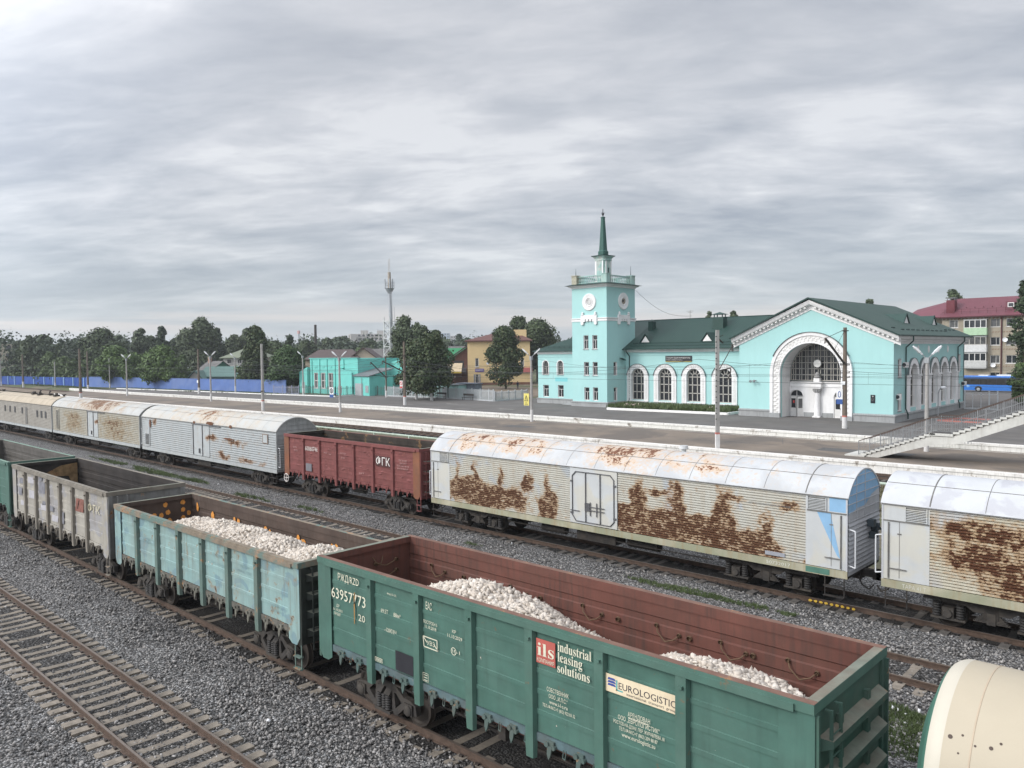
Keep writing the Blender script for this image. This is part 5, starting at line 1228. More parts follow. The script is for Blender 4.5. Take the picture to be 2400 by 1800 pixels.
for c, opened in ((DL, True), (DR, False)):
    mb = MB(); pl = archpoly(c - .98, c + .98, Z0 + .3, 4.0); ins = archpoly(c - .86, c + .86, Z0 + .3, 3.88)
    mb.ext(pl[2:-0 or None] + ins[2:][::-1], (0, YR - .07, 0), (1, 0, 0), (0, 0, 1), (0, .068, 0)); fr_ = mb.build('door_arch', mWh, st)
    window((0, YR), FRONT, [(c - .86, 3.02), (c + .86, 3.02)] + arc(c, 3.02, .86, 0, PI, 14), [(c, 3.05, c, 3.8)], .09, .12, mFrm, mGl, name='fanlight')
    for sd in (-1, 1):
        if opened and sd == 1: continue
        mb = MB(); x0, x1 = sorted((c + sd * .02, c + sd * .84))
        mb.ext(rect(x0, x1, Z0 + .01, 3.0), (0, YR + .10, 0), (1, 0, 0), (0, 0, 1), (0, .06, 0), [rect(x0 + .14, x1 - .12, 1.6, 2.78)])
        dd = mb.build('door', mFrm, st); mb = MB(); mb.box(x0 + .13, x1 - .11, YR + .125, YR + .135, 1.59, 2.79); mb.build('pane', mGl, dd)
        mb = MB(); mb.cyl((x1 - .06 if sd < 0 else x0 + .06, YR + .05, 1.5), (x1 - .06 if sd < 0 else x0 + .06, YR + .05, 1.75), .02, n=6); mb.build('handle', mBright, dd)
        if sd == -1 and opened: mb = MB(); mb.box(x0 + .36, x0 + .56, YR + .115, YR + .122, 2.2, 2.5); mb.build('notice', M('red notice', (.62, .06, .05), .6), dd)
    if opened:                                              # right leaf stands open towards the platform
        mb = MB(); mb.ext(rect(0, .80, Z0 + .01, 3.0), (c + .84, YR + .1, 0), (-.62, -.785, 0), (0, 0, 1), (.03, -.03, 0), [rect(.14, .68, 1.6, 2.78)]); dd = mb.build('door', mFrm, st)
        mb = MB(); mb.ext(rect(.13, .69, 1.59, 2.79), (c + .856, YR + .085, 0), (-.62, -.785, 0), (0, 0, 1), (0, 0, 0)); mb.build('pane', mGlW, dd)
    mb = MB(); mb.box(c - .85, c + .85, YR + .28, YR + .30, Z0, 3.9); mb.build('dark_hallway', M('dark hallway', (.02, .018, .017), .9), st)
# ledge, column with capital, pedestal, urn and disc
pf = [(0, 4.22), (.10, 4.26), (.10, 4.48), (.06, 4.50), (.06, 4.66), (.20, 4.78), (.24, 4.90), (0, 4.92)]
band('portal_ledge', [(PC + 3.74, YR), (CC + .5, YR), (CC + .5, YR - .62), (CC - .5, YR - .62), (CC - .5, YR), (PC - 3.74, YR)][::-1], pf, mWh)
mb = MB(); mb.box(CC - .5, CC + .5, YR - .62, YR, 4.10, 4.915); mb.build('ledge_block', mWh, st)
mb = MB(); mb.box(CC - .46, CC + .46, YR - .92 + .2, YR - .02, Z0, .72); mb.lathe([(.40, .72), (.40, .82), (.345, .9), (.335, 2.2), (.30, 3.62)], (CC, YR - .36, 0), n=24); col_ = mb.build('column', mWh, st, True)
mb = MB(); mb.lathe([(.31, 3.58), (.34, 3.62), (.33, 3.72), (.46, 3.95), (.52, 4.02), (.52, 4.095), (0, 4.1)], (CC, YR - .36, 0), n=20)
for i in range(10):
    a = 2 * PI * i / 10
    for r_, z in ((.37, 3.74), (.46, 3.90)): mb.box(CC + r_ * math.cos(a) - .06, CC + r_ * math.cos(a) + .06, YR - .36 + r_ * math.sin(a) - .06, YR - .36 + r_ * math.sin(a) + .06, z - .07, z + .07)
mb.build('capital', M('grey carved capital', (.33, .325, .32), .9, var=.35, vs=8, bump=1, bs=20), col_)
mb = MB(); mb.box(CC - .36, CC + .36, YR - .6, YR - .03, 4.92, 5.36); mb.build('urn_pedestal', mWh, st)
mb = MB(); mb.lathe([(.22, 5.36), (.34, 5.45), (.34, 5.62), (.24, 5.70), (.30, 5.82), (.20, 6.0), (.05, 6.12), (0, 6.12)], (CC, YR - .33, 0), n=14); mb.build('urn', M('grey carved capital'), st, True)
mb = MB(); mb.lathe([(0, .10), (.44, .10), (.47, .07), (.47, -.05), (0, -.05)], (CC + .02, YR - .33, 7.14), (0, -1, 0), 28); mb.cyl((CC + .02, YR - .3, 7.1), (CC + .02, YR + .2, 7.1), .05); mb.build('clock_disc', M('pale disc', (.62, .62, .60), .7, var=.05), st)
ws = [(PC - 3.70, 5.02), (PC + 3.70, 5.02)] + [(x, z) for x, z in arc(PC, PZ_, 3.70, 0, PI, 28)]
def inside_top(x, m_=.05): return PZ_ + math.sqrt(max(0, (3.7 - m_) ** 2 - (x - PC) ** 2))
bars = []
xx = PC - 3.35
i = 0
while xx < PC + 3.5:
    bars.append((xx, 5.04, xx, inside_top(xx))); xx += .50 if i % 2 else .28; i += 1
for z in (5.75, 6.5, 7.25, 8.0, 8.75):
    hw_ = 3.66 if z <= PZ_ else math.sqrt(3.66 ** 2 - (z - PZ_) ** 2); bars.append((PC - hw_, z, PC + hw_, z))
window((0, YR - .02), FRONT, ws, bars, .1, .05, mFrmO, mGl, name='great_window', bw=.075)
# plinth and cornices
PLP = [(0, Z0), (.22, Z0), (.22, 1.22), (.30, 1.26), (.30, 1.40), (.10, 1.48), (0, 1.48)]
band('plinth', [(HX0 - .001, HY0), (PC - 5.06, HY0)], PLP, mPlG); band('plinth', [(PC + 5.06, HY0), (HX1, HY0), (HX1, HY1)], PLP, mPlG)
EN = [(0, 9.40), (.10, 9.42), (.10, 9.62), (.24, 9.66), (.24, 9.80), (.62, 9.98), (.72, 10.10), (.72, 10.34), (0, 10.36)]
band('side_cornice', [(HX1, HY0 - .05), (HX1, HY1)], EN, mWh)
mb = MB(); y = HY0 + .2
while y < HY1: mb.box(HX1 + .245, HX1 + .40, y, y + .16, 9.68, 9.83); y += .36
mb.build('dentils', mWh, st)
# raking cornice of the gable, built along each slope
def rake(x0, z0, x1, z1):
    d_ = Vector((x1 - x0, 0, z1 - z0)); Ls = d_.length; d_.normalize(); nn = Vector((-d_.z, 0, d_.x)); nn = nn if nn.z > 0 else -nn
    o = Vector((x0, HY0, z0)); mb = MB()
    prof = [(0, 0), (.10, .02), (.10, .24), (.16, .26), (.16, .46), (.62, .62), (.70, .76), (.80, .98), (.80, 1.06), (0, 1.06)]
    k = len(prof)
    def Pt(t, a, b): return o + d_ * t + nn * b + Vector((0, -a, 0))
    # vertical cuts at both ends
    def cut(b, end): return -b * nn.x / d_.x
    vs = [Pt(cut(b, 0), a, b) for a, b in prof] + [Pt(Ls + cut(b, 1), a, b) for a, b in prof]
    mb.add(vs, [(i, i + 1, k + i + 1, k + i) for i in range(k - 1)] + [tuple(range(k))])
    rk = mb.build('raking_cornice', mWh, st)
    mb = MB(); t = .3
    while t < Ls - .25:
        vs = [Pt(t + dt, a, b) for dt in (0, .26) for a, b in ((.162, .30), (.50, .38), (.52, .60), (.162, .60))]
        mb.add(vs, [(0, 1, 2, 3), (4, 5, 6, 7), (0, 1, 5, 4), (1, 2, 6, 5), (2, 3, 7, 6)]); t += .56
    mb.build('modillion', mWhOr, rk)
rake(HX0 - .75, 9.20, AX, AP - .02); rake(HX1 + .75, 9.20, AX, AP - .02)
# hall roof: two planes, verge and gutter edges
EZ = 10.42; RZ = 15.05
mb = MB()
for x0 in (HX0 - .85, HX1 + .85):
    zt_ = EZ
    mb.add([(x0, HY0 - .95, zt_), (AX, HY0 - .95, RZ), (AX, HY1 + .9, RZ), (x0, HY1 + .9, zt_), (x0, HY0 - .95, zt_ - .12), (AX, HY0 - .95, RZ - .14), (AX, HY1 + .9, RZ - .14), (x0, HY1 + .9, zt_ - .12)],
           [(0, 1, 2, 3), (4, 5, 6, 7), (0, 1, 5, 4), (2, 3, 7, 6), (0, 3, 7, 4)])
hr = mb.build('hall_roof', mRoofG2, st)
mb = MB()
for x0 in (HX0 - .9, HX1 + .9): mb.bar((x0, HY0 - .97, EZ - .07), (x0, HY1 + .9, EZ - .07), .14, .13)
for x0 in (HX0 - .85, HX1 + .85): mb.bar((x0, HY0 - .99, EZ - .05), (AX, HY0 - .99, RZ - .06), .06, .17)
mb.build('verge_gutter', mGutter, hr)
mb = MB(); y = 83                                         # snow stops
while y < 108:
    x = HX1 - 1.0 if int(y) % 2 else HX1 - .55; z = EZ + (HX1 + .85 - x) * (RZ - EZ) / (HX1 + .85 - AX); mb.box(x - .04, x + .04, y, y + 1.1, z, z + .10); y += 1.9
mb.build('snow_stop', mGutter, hr)
def dormer_side(yc):
    x = HX1 - 2.7; sl = (RZ - EZ) / (HX1 + .85 - AX); zb = EZ + (HX1 + .85 - x) * sl; h = 1.25; dx_ = h / sl; mb = MB()
    A = (x, yc - 1.15, zb); B = (x, yc + 1.15, zb); Cc = (x, yc, zb + h); D = (x - dx_, yc, zb + h)
    mb.add([A, B, Cc, D], [(0, 2, 3), (1, 2, 3)], 0); mb.add([(x - .05, yc - .8, zb + .02), (x - .05, yc + .8, zb + .02), (x - .05, yc, zb + .92)], [(0, 1, 2)], 1)
    for q in (A, B): mb.bar(q, Cc, .09, .14, 2)
    mb.build('dormer', [mRoofG, mWh, mGutter], hr)
dormer_side(94.0); dormer_side(105.6)
# side arcade: piers, archivolts, windows
for i, c in enumerate(sa):
    mb = MB(); pl = arc(c, 5.78, 1.95, PI, 0, 18) + arc(c, 5.78, 1.32, 0, PI, 18)
    mb.ext(pl, (HX1 + .002, 0, 0), (0, 1, 0), (0, 0, 1), (.22, 0, 0)); mb.build('archivolt', mWh, st)
    mb = MB(); a = arc(c, 5.78, 1.96, PI, 0, 18); b = arc(c, 5.78, 2.0, PI, 0, 18); mb.ext(a + b[::-1], (HX1 + .002, 0, 0), (0, 1, 0), (0, 0, 1), (.26, 0, 0)); mb.build('hood_flashing', mHood, st)
    zs = (2.0, 3.3, 4.6, 5.78)
    bars = [(c - .42, 1.97, c - .42, 6.7), (c + .42, 1.97, c + .42, 6.7)] + [(c - 1.28, z, c + 1.28, z) for z in zs[1:]] + [(c, 5.8, c, 7.0), (c - .4, 5.8, c - .9, 6.7), (c + .4, 5.8, c + .9, 6.7)]
    window((HX1, 0), SIDE, archpoly(c - 1.29, c + 1.29, 1.96, 7.11), bars, .1, .34, mFrmO, mGl, name='arched_window', bw=.09)
for i in range(6):
    c = sa[0] - 2.05 + 4.1 * i; w = .72 if 0 < i < 5 else .62; cc_ = c if 0 < i < 5 else c + (.10 if i == 0 else -.1)
    mb = MB(); mb.box(HX1 + .003, HX1 + .20, cc_ - w, cc_ + w, 1.49, 5.55); mb.box(HX1 + .003, HX1 + .30, cc_ - w - .08, cc_ + w + .08, 5.55, 5.77); mb.box(HX1 + .003, HX1 + .25, cc_ - w - .03, cc_ + w + .03, 5.25, 5.40); mb.build('pier', mWh, st)
    if 0 < i < 5:
        mb = MB(); mb.lathe([(0, .06), (.30, .06), (.36, .03), (.36, 0)], (HX1 + .002, c, 8.75), (1, 0, 0), 20)
        mb.v = [(x, y_, 8.75 + (z - 8.75) * 1.3) for x, y_, z in mb.v]; mb.build('oval_medallion', mWh, st)
for y0, y1, z0, z1 in ((82.15, 83.35, 5.6, 7.72), (82.15, 83.35, 1.75, 3.77), (106.55, 107.9, 5.75, 8.0), (106.6, 107.9, 1.9, 4.0)):
    window((HX1, 0), SIDE, rect(y0 + .01, y1 - .01, z0 + .01, z1 - .01), tee(y0, y1, z0, z1), .1, .2, mFrm, mGlW, sill=mPlG)
def pipe(pts, root=st): mb = MB(); mb.tube(pts, .075, 8); return mb.build('drainpipe', mGutter, root)
for y in (84.55, 106.1): pipe([(HX1 + .9, y, EZ - .1), (HX1 + .9, y, 9.75), (HX1 + .14, y - .05, 9.0), (HX1 + .14, y - .05, 1.9), (HX1 + .40, y - .05, 1.35), (HX1 + .40, y - .05, .75)])
def aircon(x0, x1, y0, y1, z0, z1, face):
    mb = MB(); mb.box(x0, x1, y0, y1, z0, z1, 0)
    if face == '-y': mb.lathe([(0, .02), (.2, .02), (.22, 0)], ((x0 + x1) / 2 - .1, y0, (z0 + z1) / 2), (0, -1, 0), 16, 1)
    else: mb.lathe([(0, .02), (.2, .02), (.22, 0)], (x1, (y0 + y1) / 2, (z0 + z1) / 2), (1, 0, 0), 16, 1)
    mb.build('air_conditioner', [mFrm, mBlack], st)
aircon(HX1 + .1, HX1 + .5, 83.6, 84.35, 6.7, 7.3, '-y'); aircon(HX1 + .05, HX1 + .45, 81.6, 82.1, 3.1, 3.75, '-y'); aircon(HX1 + .1, HX1 + .5, 108.3, 109.1, 3.7, 4.25, '-y'); aircon(-45.3, -44.6, 87.0, 87.45, 3.05, 3.6, '-y')
mb = MB(); mb.box(-27.5, -27.0, HY0 - .05, HY0 - .003, 2.7, 3.64); pq = mb.build('memorial_plaque', M('black stone plaque', (.018, .02, .025), .3), st)
letters([(t, -27.42, HY0 - .053, z, w, .06) for t, z, w in (('ОРДЖОНИКИДЗЕ', 3.2, .36), ('1886 - 1937', 3.08, .3), ('ВОКЗАЛ', 2.95, .25))], M('engraved grey', (.35, .35, .34), .7), pq)
mb = MB(); mb.lathe([(0, .03), (.08, .02), (.09, 0)], (-27.25, HY0 - .05, 3.46), (0, -1, 0), 12); mb.build('plaque_portrait', M('engraved grey'), pq)
mb = MB()                                                   # wall floodlights
for x, z in ((-41.9, 5.0), (-41.4, 5.06)): mb.bar((x, HY0, z), (x, HY0 - .5, z), .06); mb.lathe([(.09, 0), (.17, .2), (.02, .22)], (x, HY0 - .5, z), (.3, -1, -.25), 12)
mb.bar((-42.0, HY0 - .35, 5.02), (-41.2, HY0 - .35, 5.02), .07); mb.build('wall_floodlight', M('grey lamp body', (.25, .26, .27), .5), st)

# --- low wing between tower and hall
WY0, WY1, WX0, WX1 = 87.5, 103.5, -66.1, -43.7
wc = [-63.85, -59.05, -54.28, -49.42]
wall('wing_wall', (0, WY0), FRONT, rect(WX0 - .0, WX1 + .3, Z0, 9.0), [archpoly(c - 1.12, c + 1.12, 1.55, 6.3) for c in wc], mTq, .45, reveal=mWh)
band('plinth', [(WX0 + .24, WY0), (WX1, WY0)], [(0, Z0), (.15, Z0), (.15, 1.0), (.22, 1.05), (.22, 1.18), (0, 1.24)], mPlG)
band('wing_cornice', [(WX0 + .01, WY0), (WX1 - .01, WY0)], [(0, 8.72), (.12, 8.76), (.12, 8.90), (.45, 9.02), (.55, 9.22), (0, 9.24)], mWh)
band('string_course', [(WX0 + .01, WY0), (WX1 - .01, WY0)], [(0, 8.22), (.05, 8.23), (.05, 8.32), (0, 8.33)], mTq)
for c in wc:
    ro, ri = 1.93, 1.14; zs = 5.04
    pl = [(c - ro, 1.45)] + arc(c, zs, ro, PI, 0, 20) + [(c + ro, 1.45), (c + ri, 1.45)] + arc(c, 5.18, ri, 0, PI, 20) + [(c - ri, 1.45)]
    mb = MB(); mb.ext(pl, (0, WY0 - .16, 0), (1, 0, 0), (0, 0, 1), (0, .158, 0)); aw = mb.build('arch_surround', mWh, st)
    mb = MB()                                              # carved blocks in the band
    for s in (-1, 1):
        z = 1.8
        while z < 5.0: mb.box(c + s * 1.54 - .20, c + s * 1.54 + .20, WY0 - .20, WY0 - .162, z, z + .13); mb.box(c + s * 1.54 - .10, c + s * 1.54 + .10, WY0 - .215, WY0 - .162, z + .17, z + .27); z += .36
    for i in range(13):
        t = PI * (i + .5) / 13; q = Vector((math.cos(t), 0, math.sin(t)))
        mb.bar(Vector((c, WY0 - .185, 5.1)) + q * 1.36, Vector((c, WY0 - .185, 5.1)) + q * 1.72, .13, .04, upv=(0, 1, 0))
    mb.build('carved_band', mWhOr, aw)
    mb = MB(); a = arc(c, zs, ro + .005, PI * .97, PI * .03, 20); b = arc(c, zs, ro + .04, PI * .97, PI * .03, 20); mb.ext(a + b[::-1], (0, WY0 - .30, 0), (1, 0, 0), (0, 0, 1), (0, .297, 0)); mb.build('hood_flashing', mHood, aw)
    mb = MB(); mb.box(c - ro, c + ro, WY0 - .24, WY0 - .003, 1.30, 1.445); mb.build('sill', mWh, aw)
    zt = [1.58, 2.75, 3.95, 5.10]
    bars = [(c - .40, 1.6, c - .40, 5.1), (c + .40, 1.6, c + .40, 5.1)] + [(c - 1.1, z, c + 1.1, z) for z in zt[1:]]
    for t in (PI * .2, PI * .4, PI * .6, PI * .8): bars.append((c + .42 * math.cos(t), 5.15 + .42 * math.sin(t), c + 1.08 * math.cos(t), 5.15 + 1.08 * math.sin(t)))
    aa = arc(c, 5.15, .42, 0, PI, 10); bars += [(p[0], p[1], q[0], q[1]) for p, q in zip(aa, aa[1:])]
    window((0, WY0), FRONT, archpoly(c - 1.11, c + 1.11, 1.56, 6.29), bars, .1, .28, mFrmO, mGl, name='arched_window', bw=.13)
sg = MB(); sg.box(-58.94, -54.57, WY0 - .12, WY0 - .003, 7.37, 8.16); sgn = sg.build('name_board', M('dark grey name board', (.030, .030, .034), .5), st)
letters([('Станция Орджоникидзеград', -58.8, WY0 - .125, 7.80, 4.0, .21), ('Ordzhonikidzegrad station', -58.8, WY0 - .125, 7.52, 2.75, .14)], M('white sign letters', (.66, .65, .62), .6), sgn)
mb = MB(); mb.box(-58.94, -54.57, WY0 - .12, WY0 - .003, 7.30, 7.368); mb.build('yellow_strip', M('dull yellow strip', (.45, .32, .07), .6), sgn)
TYB = 90.06; RY, RWZ = 95.5, 13.85; EY, EZ2 = WY0 - .85, 9.26
mb = MB(); xl, xr = -82.9, -36
def ribbed(x0, x1, y0, z0, y1, z1, xa=None, xb=None):
    """standing-seam slope from eave (y0,z0) to ridge (y1,z1); xa, xb shift the ridge ends"""
    xa = x0 if xa is None else xa; xb = x1 if xb is None else xb
    mb.add([(x0, y0, z0), (x1, y0, z0), (xb, y1, z1), (xa, y1, z1)], [(0, 1, 2, 3)])
    n = int(abs(x1 - x0) / .38)
    for i in range(1, n):
        x = x0 + (x1 - x0) * i / n
        t = 1.
        if xa > x0 and x < xa: t = (x - x0) / (xa - x0)
        if t > .04: mb.bar((x, y0, z0 + .01), (x, y0 + (y1 - y0) * t, z0 + (z1 - z0) * t + .01), .06, .05)
ribbed(WX0 - .02, xr, EY, EZ2, RY, RWZ); ribbed(WX0 - 4, xr, 104.4, EZ2, RY, RWZ)
t0_ = (TYB - EY) / (RY - EY); mb.add([(-76, TYB, EZ2 + (RWZ - EZ2) * t0_), (WX0 - .02, TYB, EZ2 + (RWZ - EZ2) * t0_), (WX0 - .02, RY, RWZ), (-76, RY, RWZ)], [(0, 1, 2, 3)])
wr = mb.build('wing_roof', mRoofG, st)
mb = MB(); mb.bar((WX0 - .02, EY - .05, EZ2 - .06), (WX1 - .6, EY - .05, EZ2 - .06), .12, .12); mb.bar((-70, RY, RWZ + .02), (xr, RY, RWZ + .02), .25, .07)
for z in (.35, .75): mb.bar((WX0 + 1, EY + z * 1.9, EZ2 + z + .09), (WX1 - 1, EY + z * 1.9, EZ2 + z + .09), .05, .08)
mb.build('gutter', mGutter, wr)
def dormer_front(xc):
    y = 88.45; sl = (RWZ - EZ2) / (RY - EY); zb = EZ2 + (y - EY) * sl; h = 1.3; dy_ = h / sl; mb = MB()
    A = (xc - 1.0, y, zb); B = (xc + 1.0, y, zb); Cc = (xc, y, zb + h); D = (xc, y + dy_, zb + h)
    mb.add([A, B, Cc, D], [(0, 2, 3), (1, 2, 3)], 0); mb.add([(xc - .72, y + .04, zb + .05), (xc + .72, y + .04, zb + .05), (xc, y + .04, zb + .98)], [(0, 1, 2)], 1)
    for q in (A, B): mb.bar(q, Cc, .16, .10, 2)
    mb.build('dormer', [mRoofG, mWhOr, mGutter], wr)
dormer_front(-63.15); dormer_front(-52.7)
mb = MB(); mb.box(-65.05, -64.2, 92.1, 93.0, 12.0, 13.5); mb.add([(-65.15, 92.0, 13.5), (-64.1, 92.0, 13.5), (-64.1, 93.1, 13.5), (-65.15, 93.1, 13.5), (-64.62, 92.55, 13.85)], [(0, 1, 4), (1, 2, 4), (2, 3, 4), (3, 0, 4)]); mb.build('chimney', mRoofG, wr)
mb = MB(); mb.box(-53.8, -52.1, 92.0, 93.2, 12.0, 13.75)
for x in (-53.6, -52.3):
    for y in (92.15, 93.05): mb.box(x - .06, x + .06, y - .06, y + .06, 13.75, 14.12)
mb.add([(-54, 91.8, 14.12), (-51.9, 91.8, 14.12), (-51.9, 93.4, 14.12), (-54, 93.4, 14.12), (-52.95, 92.6, 14.5)], [(0, 1, 4), (1, 2, 4), (2, 3, 4), (3, 0, 4), (0, 1, 2, 3)]); mb.build('chimney', mRoofG, wr)
pipe([(-65.4, EY - .05, EZ2 - .1), (-65.4, EY - .05, 8.9), (-65.35, WY0 - .12, 8.2), (-65.35, WY0 - .12, 1.6), (-65.35, WY0 - .35, 1.2), (-65.35, WY0 - .35, .75)])
mb = MB(); mb.tube([(-60.5, 97, 13.4), (-60.5, 97, 15.2)], .03, 5); mb.bar((-61.1, 97, 15.1), (-59.9, 97, 15.1), .04); mb.bar((-60.9, 97, 14.9), (-60.1, 97, 14.9), .04); mb.build('roof_aerial', mBright, wr)

# --- left block
LY0, LX0, LX1 = 85.5, -82.3, -72.7
lw = [archpoly(a, b, 5.25, 7.5) for a, b in ((-81.25, -80.0), (-78.1, -76.9))]
lr = [rect(-81.2, -80.0, 1.6, 3.54), rect(-78.05, -76.85, 1.6, 3.56)]
wall('left_wall', (0, LY0), FRONT, rect(LX0, LX1, Z0, 8.8), lw + lr, mTq, .4, reveal=mWh)
mb = MB(); mb.box(LX0, LX0 + .4, LY0 + .41, 103.5, Z0, 8.8); mb.box(LX0, WX1, 103.1, 103.5, Z0, 8.8) if False else mb.box(LX0 + .41, WX1, 103.1, 103.5, Z0, 8.8); mb.build('rear_wall', mTq, st)
band('plinth', [(LX0, 100), (LX0, LY0), (LX1 - .24, LY0)], [(0, Z0), (.15, Z0), (.15, 1.18), (.24, 1.24), (.24, 1.36), (0, 1.40)], mPlG)
band('left_cornice', [(LX0, 100), (LX0, LY0), (LX1, LY0)], [(0, 8.55), (.12, 8.6), (.12, 8.75), (.42, 8.88), (.50, 9.04), (0, 9.06)], mWh)
band('string_course', [(LX0, 100), (LX0, LY0), (LX1, LY0)], [(0, 8.08), (.05, 8.10), (.05, 8.18), (0, 8.20)], mTq)
for s, (a, b) in zip(lw, ((-81.25, -80.0), (-78.1, -76.9))):
    window((0, LY0), FRONT, s, [(a, 6.55, b, 6.55), ((a + b) / 2, 5.3, (a + b) / 2, 6.55), ((a + b) / 2, 6.2, a, 6.2)], .09, .22, mFrmO, mGlW, sill=mPlG, name='arched_window')
    mb = MB(); c, r_ = (a + b) / 2, (b - a) / 2; zs = 7.5 - r_
    mb.ext([(c - r_ - .14, 5.25)] + arc(c, zs, r_ + .14, PI, 0, 16) + [(c + r_ + .14, 5.25), (c + r_, 5.25)] + arc(c, zs, r_, 0, PI, 16) + [(c - r_, 5.25)], (0, LY0 - .06, 0), (1, 0, 0), (0, 0, 1), (0, .058, 0)); mb.build('arch_surround', mWh, st)
for s in lr: window((0, LY0), FRONT, s, tee(s[0][0], s[1][0], s[0][1], s[2][1]), .09, .18, mFrm, mGl)
mb = MB(); mb.box(-78.6, -76.0, LY0 - .012, LY0 - .003, 4.15, 4.78); mb.build('repainted_panel', M('brighter turquoise patch', (.20, .53, .55), .85, var=.04), st)
mb = MB(); mb.box(-76.0, -72.95, 84.1, LY0 - .25, .55, .70); mb.box(-75.4, -72.95, 84.5, LY0 - .25, .70, .85); mb.build('entrance_step', mPlG, st)
mb = MB(); E3 = 9.08
mb.add([(LX0 - .6, LY0 - .6, E3), (LX1 + .3, LY0 - .6, E3), (LX1 + .3, RY, RWZ), (LX0 + 9.4, RY, RWZ)], [(0, 1, 2, 3)]); mb.add([(LX0 - .6, LY0 - .6, E3), (LX0 + 9.4, RY, RWZ), (LX0 - .6, 104.4, E3)], [(0, 1, 2)]); mb.add([(LX0 - .6, 104.4, E3), (LX0 + 9.4, RY, RWZ), (LX1 + 4, RY, RWZ), (LX1 + 4, 104.4, E3)], [(0, 1, 2, 3)])
n = 24
for i in range(1, n):
    x = LX0 - .6 + (LX1 - LX0 + .9) * i / n; t = min(1, (x - LX0 + .6) / 10.0); mb.bar((x, LY0 - .6, E3 + .01), (x, LY0 - .6 + (RY - LY0 + .6) * t, E3 + (RWZ - E3) * t + .01), .06, .05)
lrf = mb.build('left_roof', mRoofG, st)
mb = MB(); mb.bar((LX0 - .65, LY0 - .65, E3 - .05), (LX1, LY0 - .65, E3 - .05), .12, .12); mb.bar((LX0 - .65, LY0 - .65, E3 - .05), (LX0 - .65, 104, E3 - .05), .12, .12)
for q in range(9): mb.bar((LX0 + 1 + q * 1.1, LY0 + .35, E3 + .5), (LX0 + 1 + q * 1.1, LY0 + .35, E3 + .8), .04)
mb.bar((LX0 + .9, LY0 + .35, E3 + .78), (LX1 - .1, LY0 + .35, E3 + .78), .04); mb.bar((LX0 + .9, LY0 + .35, E3 + .62), (LX1 - .1, LY0 + .35, E3 + .62), .03); mb.build('snow_guard', mGutter, lrf)

# --- clock tower
TX0, TX1, TY0, TY1, TT = -72.7, -66.1, 82.7, 90.05, 18.72
fw_ = [rect(-70.5, -69.55, 9.3, 11.4), rect(-68.82, -67.88, 9.3, 11.4), rect(-70.45, -69.5, 5.3, 7.34), rect(-68.78, -67.85, 5.3, 7.34), rect(-70.42, -69.45, 1.5, 3.48), rect(-68.75, -67.8, 1.5, 3.5)]
sw_ = [rect(84.35, 85.25, 5.28, 7.34), rect(84.38, 85.25, 1.45, 3.48)]
wall('tower_wall', (0, TY0), FRONT, rect(TX0, TX1, Z0, TT + .3), fw_, mTq, .45, reveal=mWh)
wall('tower_wall', (TX1, 0), SIDE, rect(TY0 + .455, TY1, Z0, TT + .3), sw_, mTq, .45, reveal=mWh)
mb = MB(); mb.box(TX0, TX0 + .4, TY0 + .46, TY1, Z0, TT + .3); mb.box(TX0 + .41, TX1 - .46, TY1 - .4, TY1, Z0, TT + .3); mb.build('tower_wall', mTq, st)
for i, s in enumerate(fw_): window((0, TY0), FRONT, s, tee(s[0][0], s[1][0], s[0][1], s[2][1]), .09, .18, mFrm, mGl, sill=mPlG if i < 4 else None)
for s in sw_: window((TX1, 0), SIDE, s, tee(s[0][0], s[1][0], s[0][1], s[2][1]), .09, .18, mFrm, mGl)
SQ = [(TX0, TY1), (TX0, TY0), (TX1, TY0), (TX1, TY1)]
band('plinth', [(TX0, LY0 - .25), (TX0, TY0), (TX1, TY0), (TX1, WY0 - .02)], [(0, Z0), (.16, Z0), (.16, 1.08), (.24, 1.14), (.24, 1.26), (0, 1.32)], mPlG)
band('tower_band', SQ, [(0, 13.50), (.08, 13.52), (.08, 13.68), (.06, 13.70), (.06, 13.82), (.16, 13.88), (.18, 14.0), (0, 14.04)], mWh, closed=True)
band('tower_cornice', SQ, [(0, 18.55), (.10, 18.60), (.10, 18.72), (.42, 18.86), (.50, 19.0), (0, 19.02)], mWh, closed=True)
mb = MB(); o_ = .88; mb.add([(TX0 - o_, TY0 - o_, 19.02), (TX1 + o_, TY0 - o_, 19.02), (TX1 + o_, TY1 + o_, 19.02), (TX0 - o_, TY1 + o_, 19.02), (TX0 + .2, TY0 + .2, 19.30), (TX1 - .2, TY0 + .2, 19.30), (TX1 - .2, TY1 - .2, 19.30), (TX0 + .2, TY1 - .2, 19.30)], [(0, 1, 5, 4), (1, 2, 6, 5), (2, 3, 7, 6), (3, 0, 4, 7), (4, 5, 6, 7), (3, 2, 1, 0)])
mb.build('tower_eaves', mGutter, st)
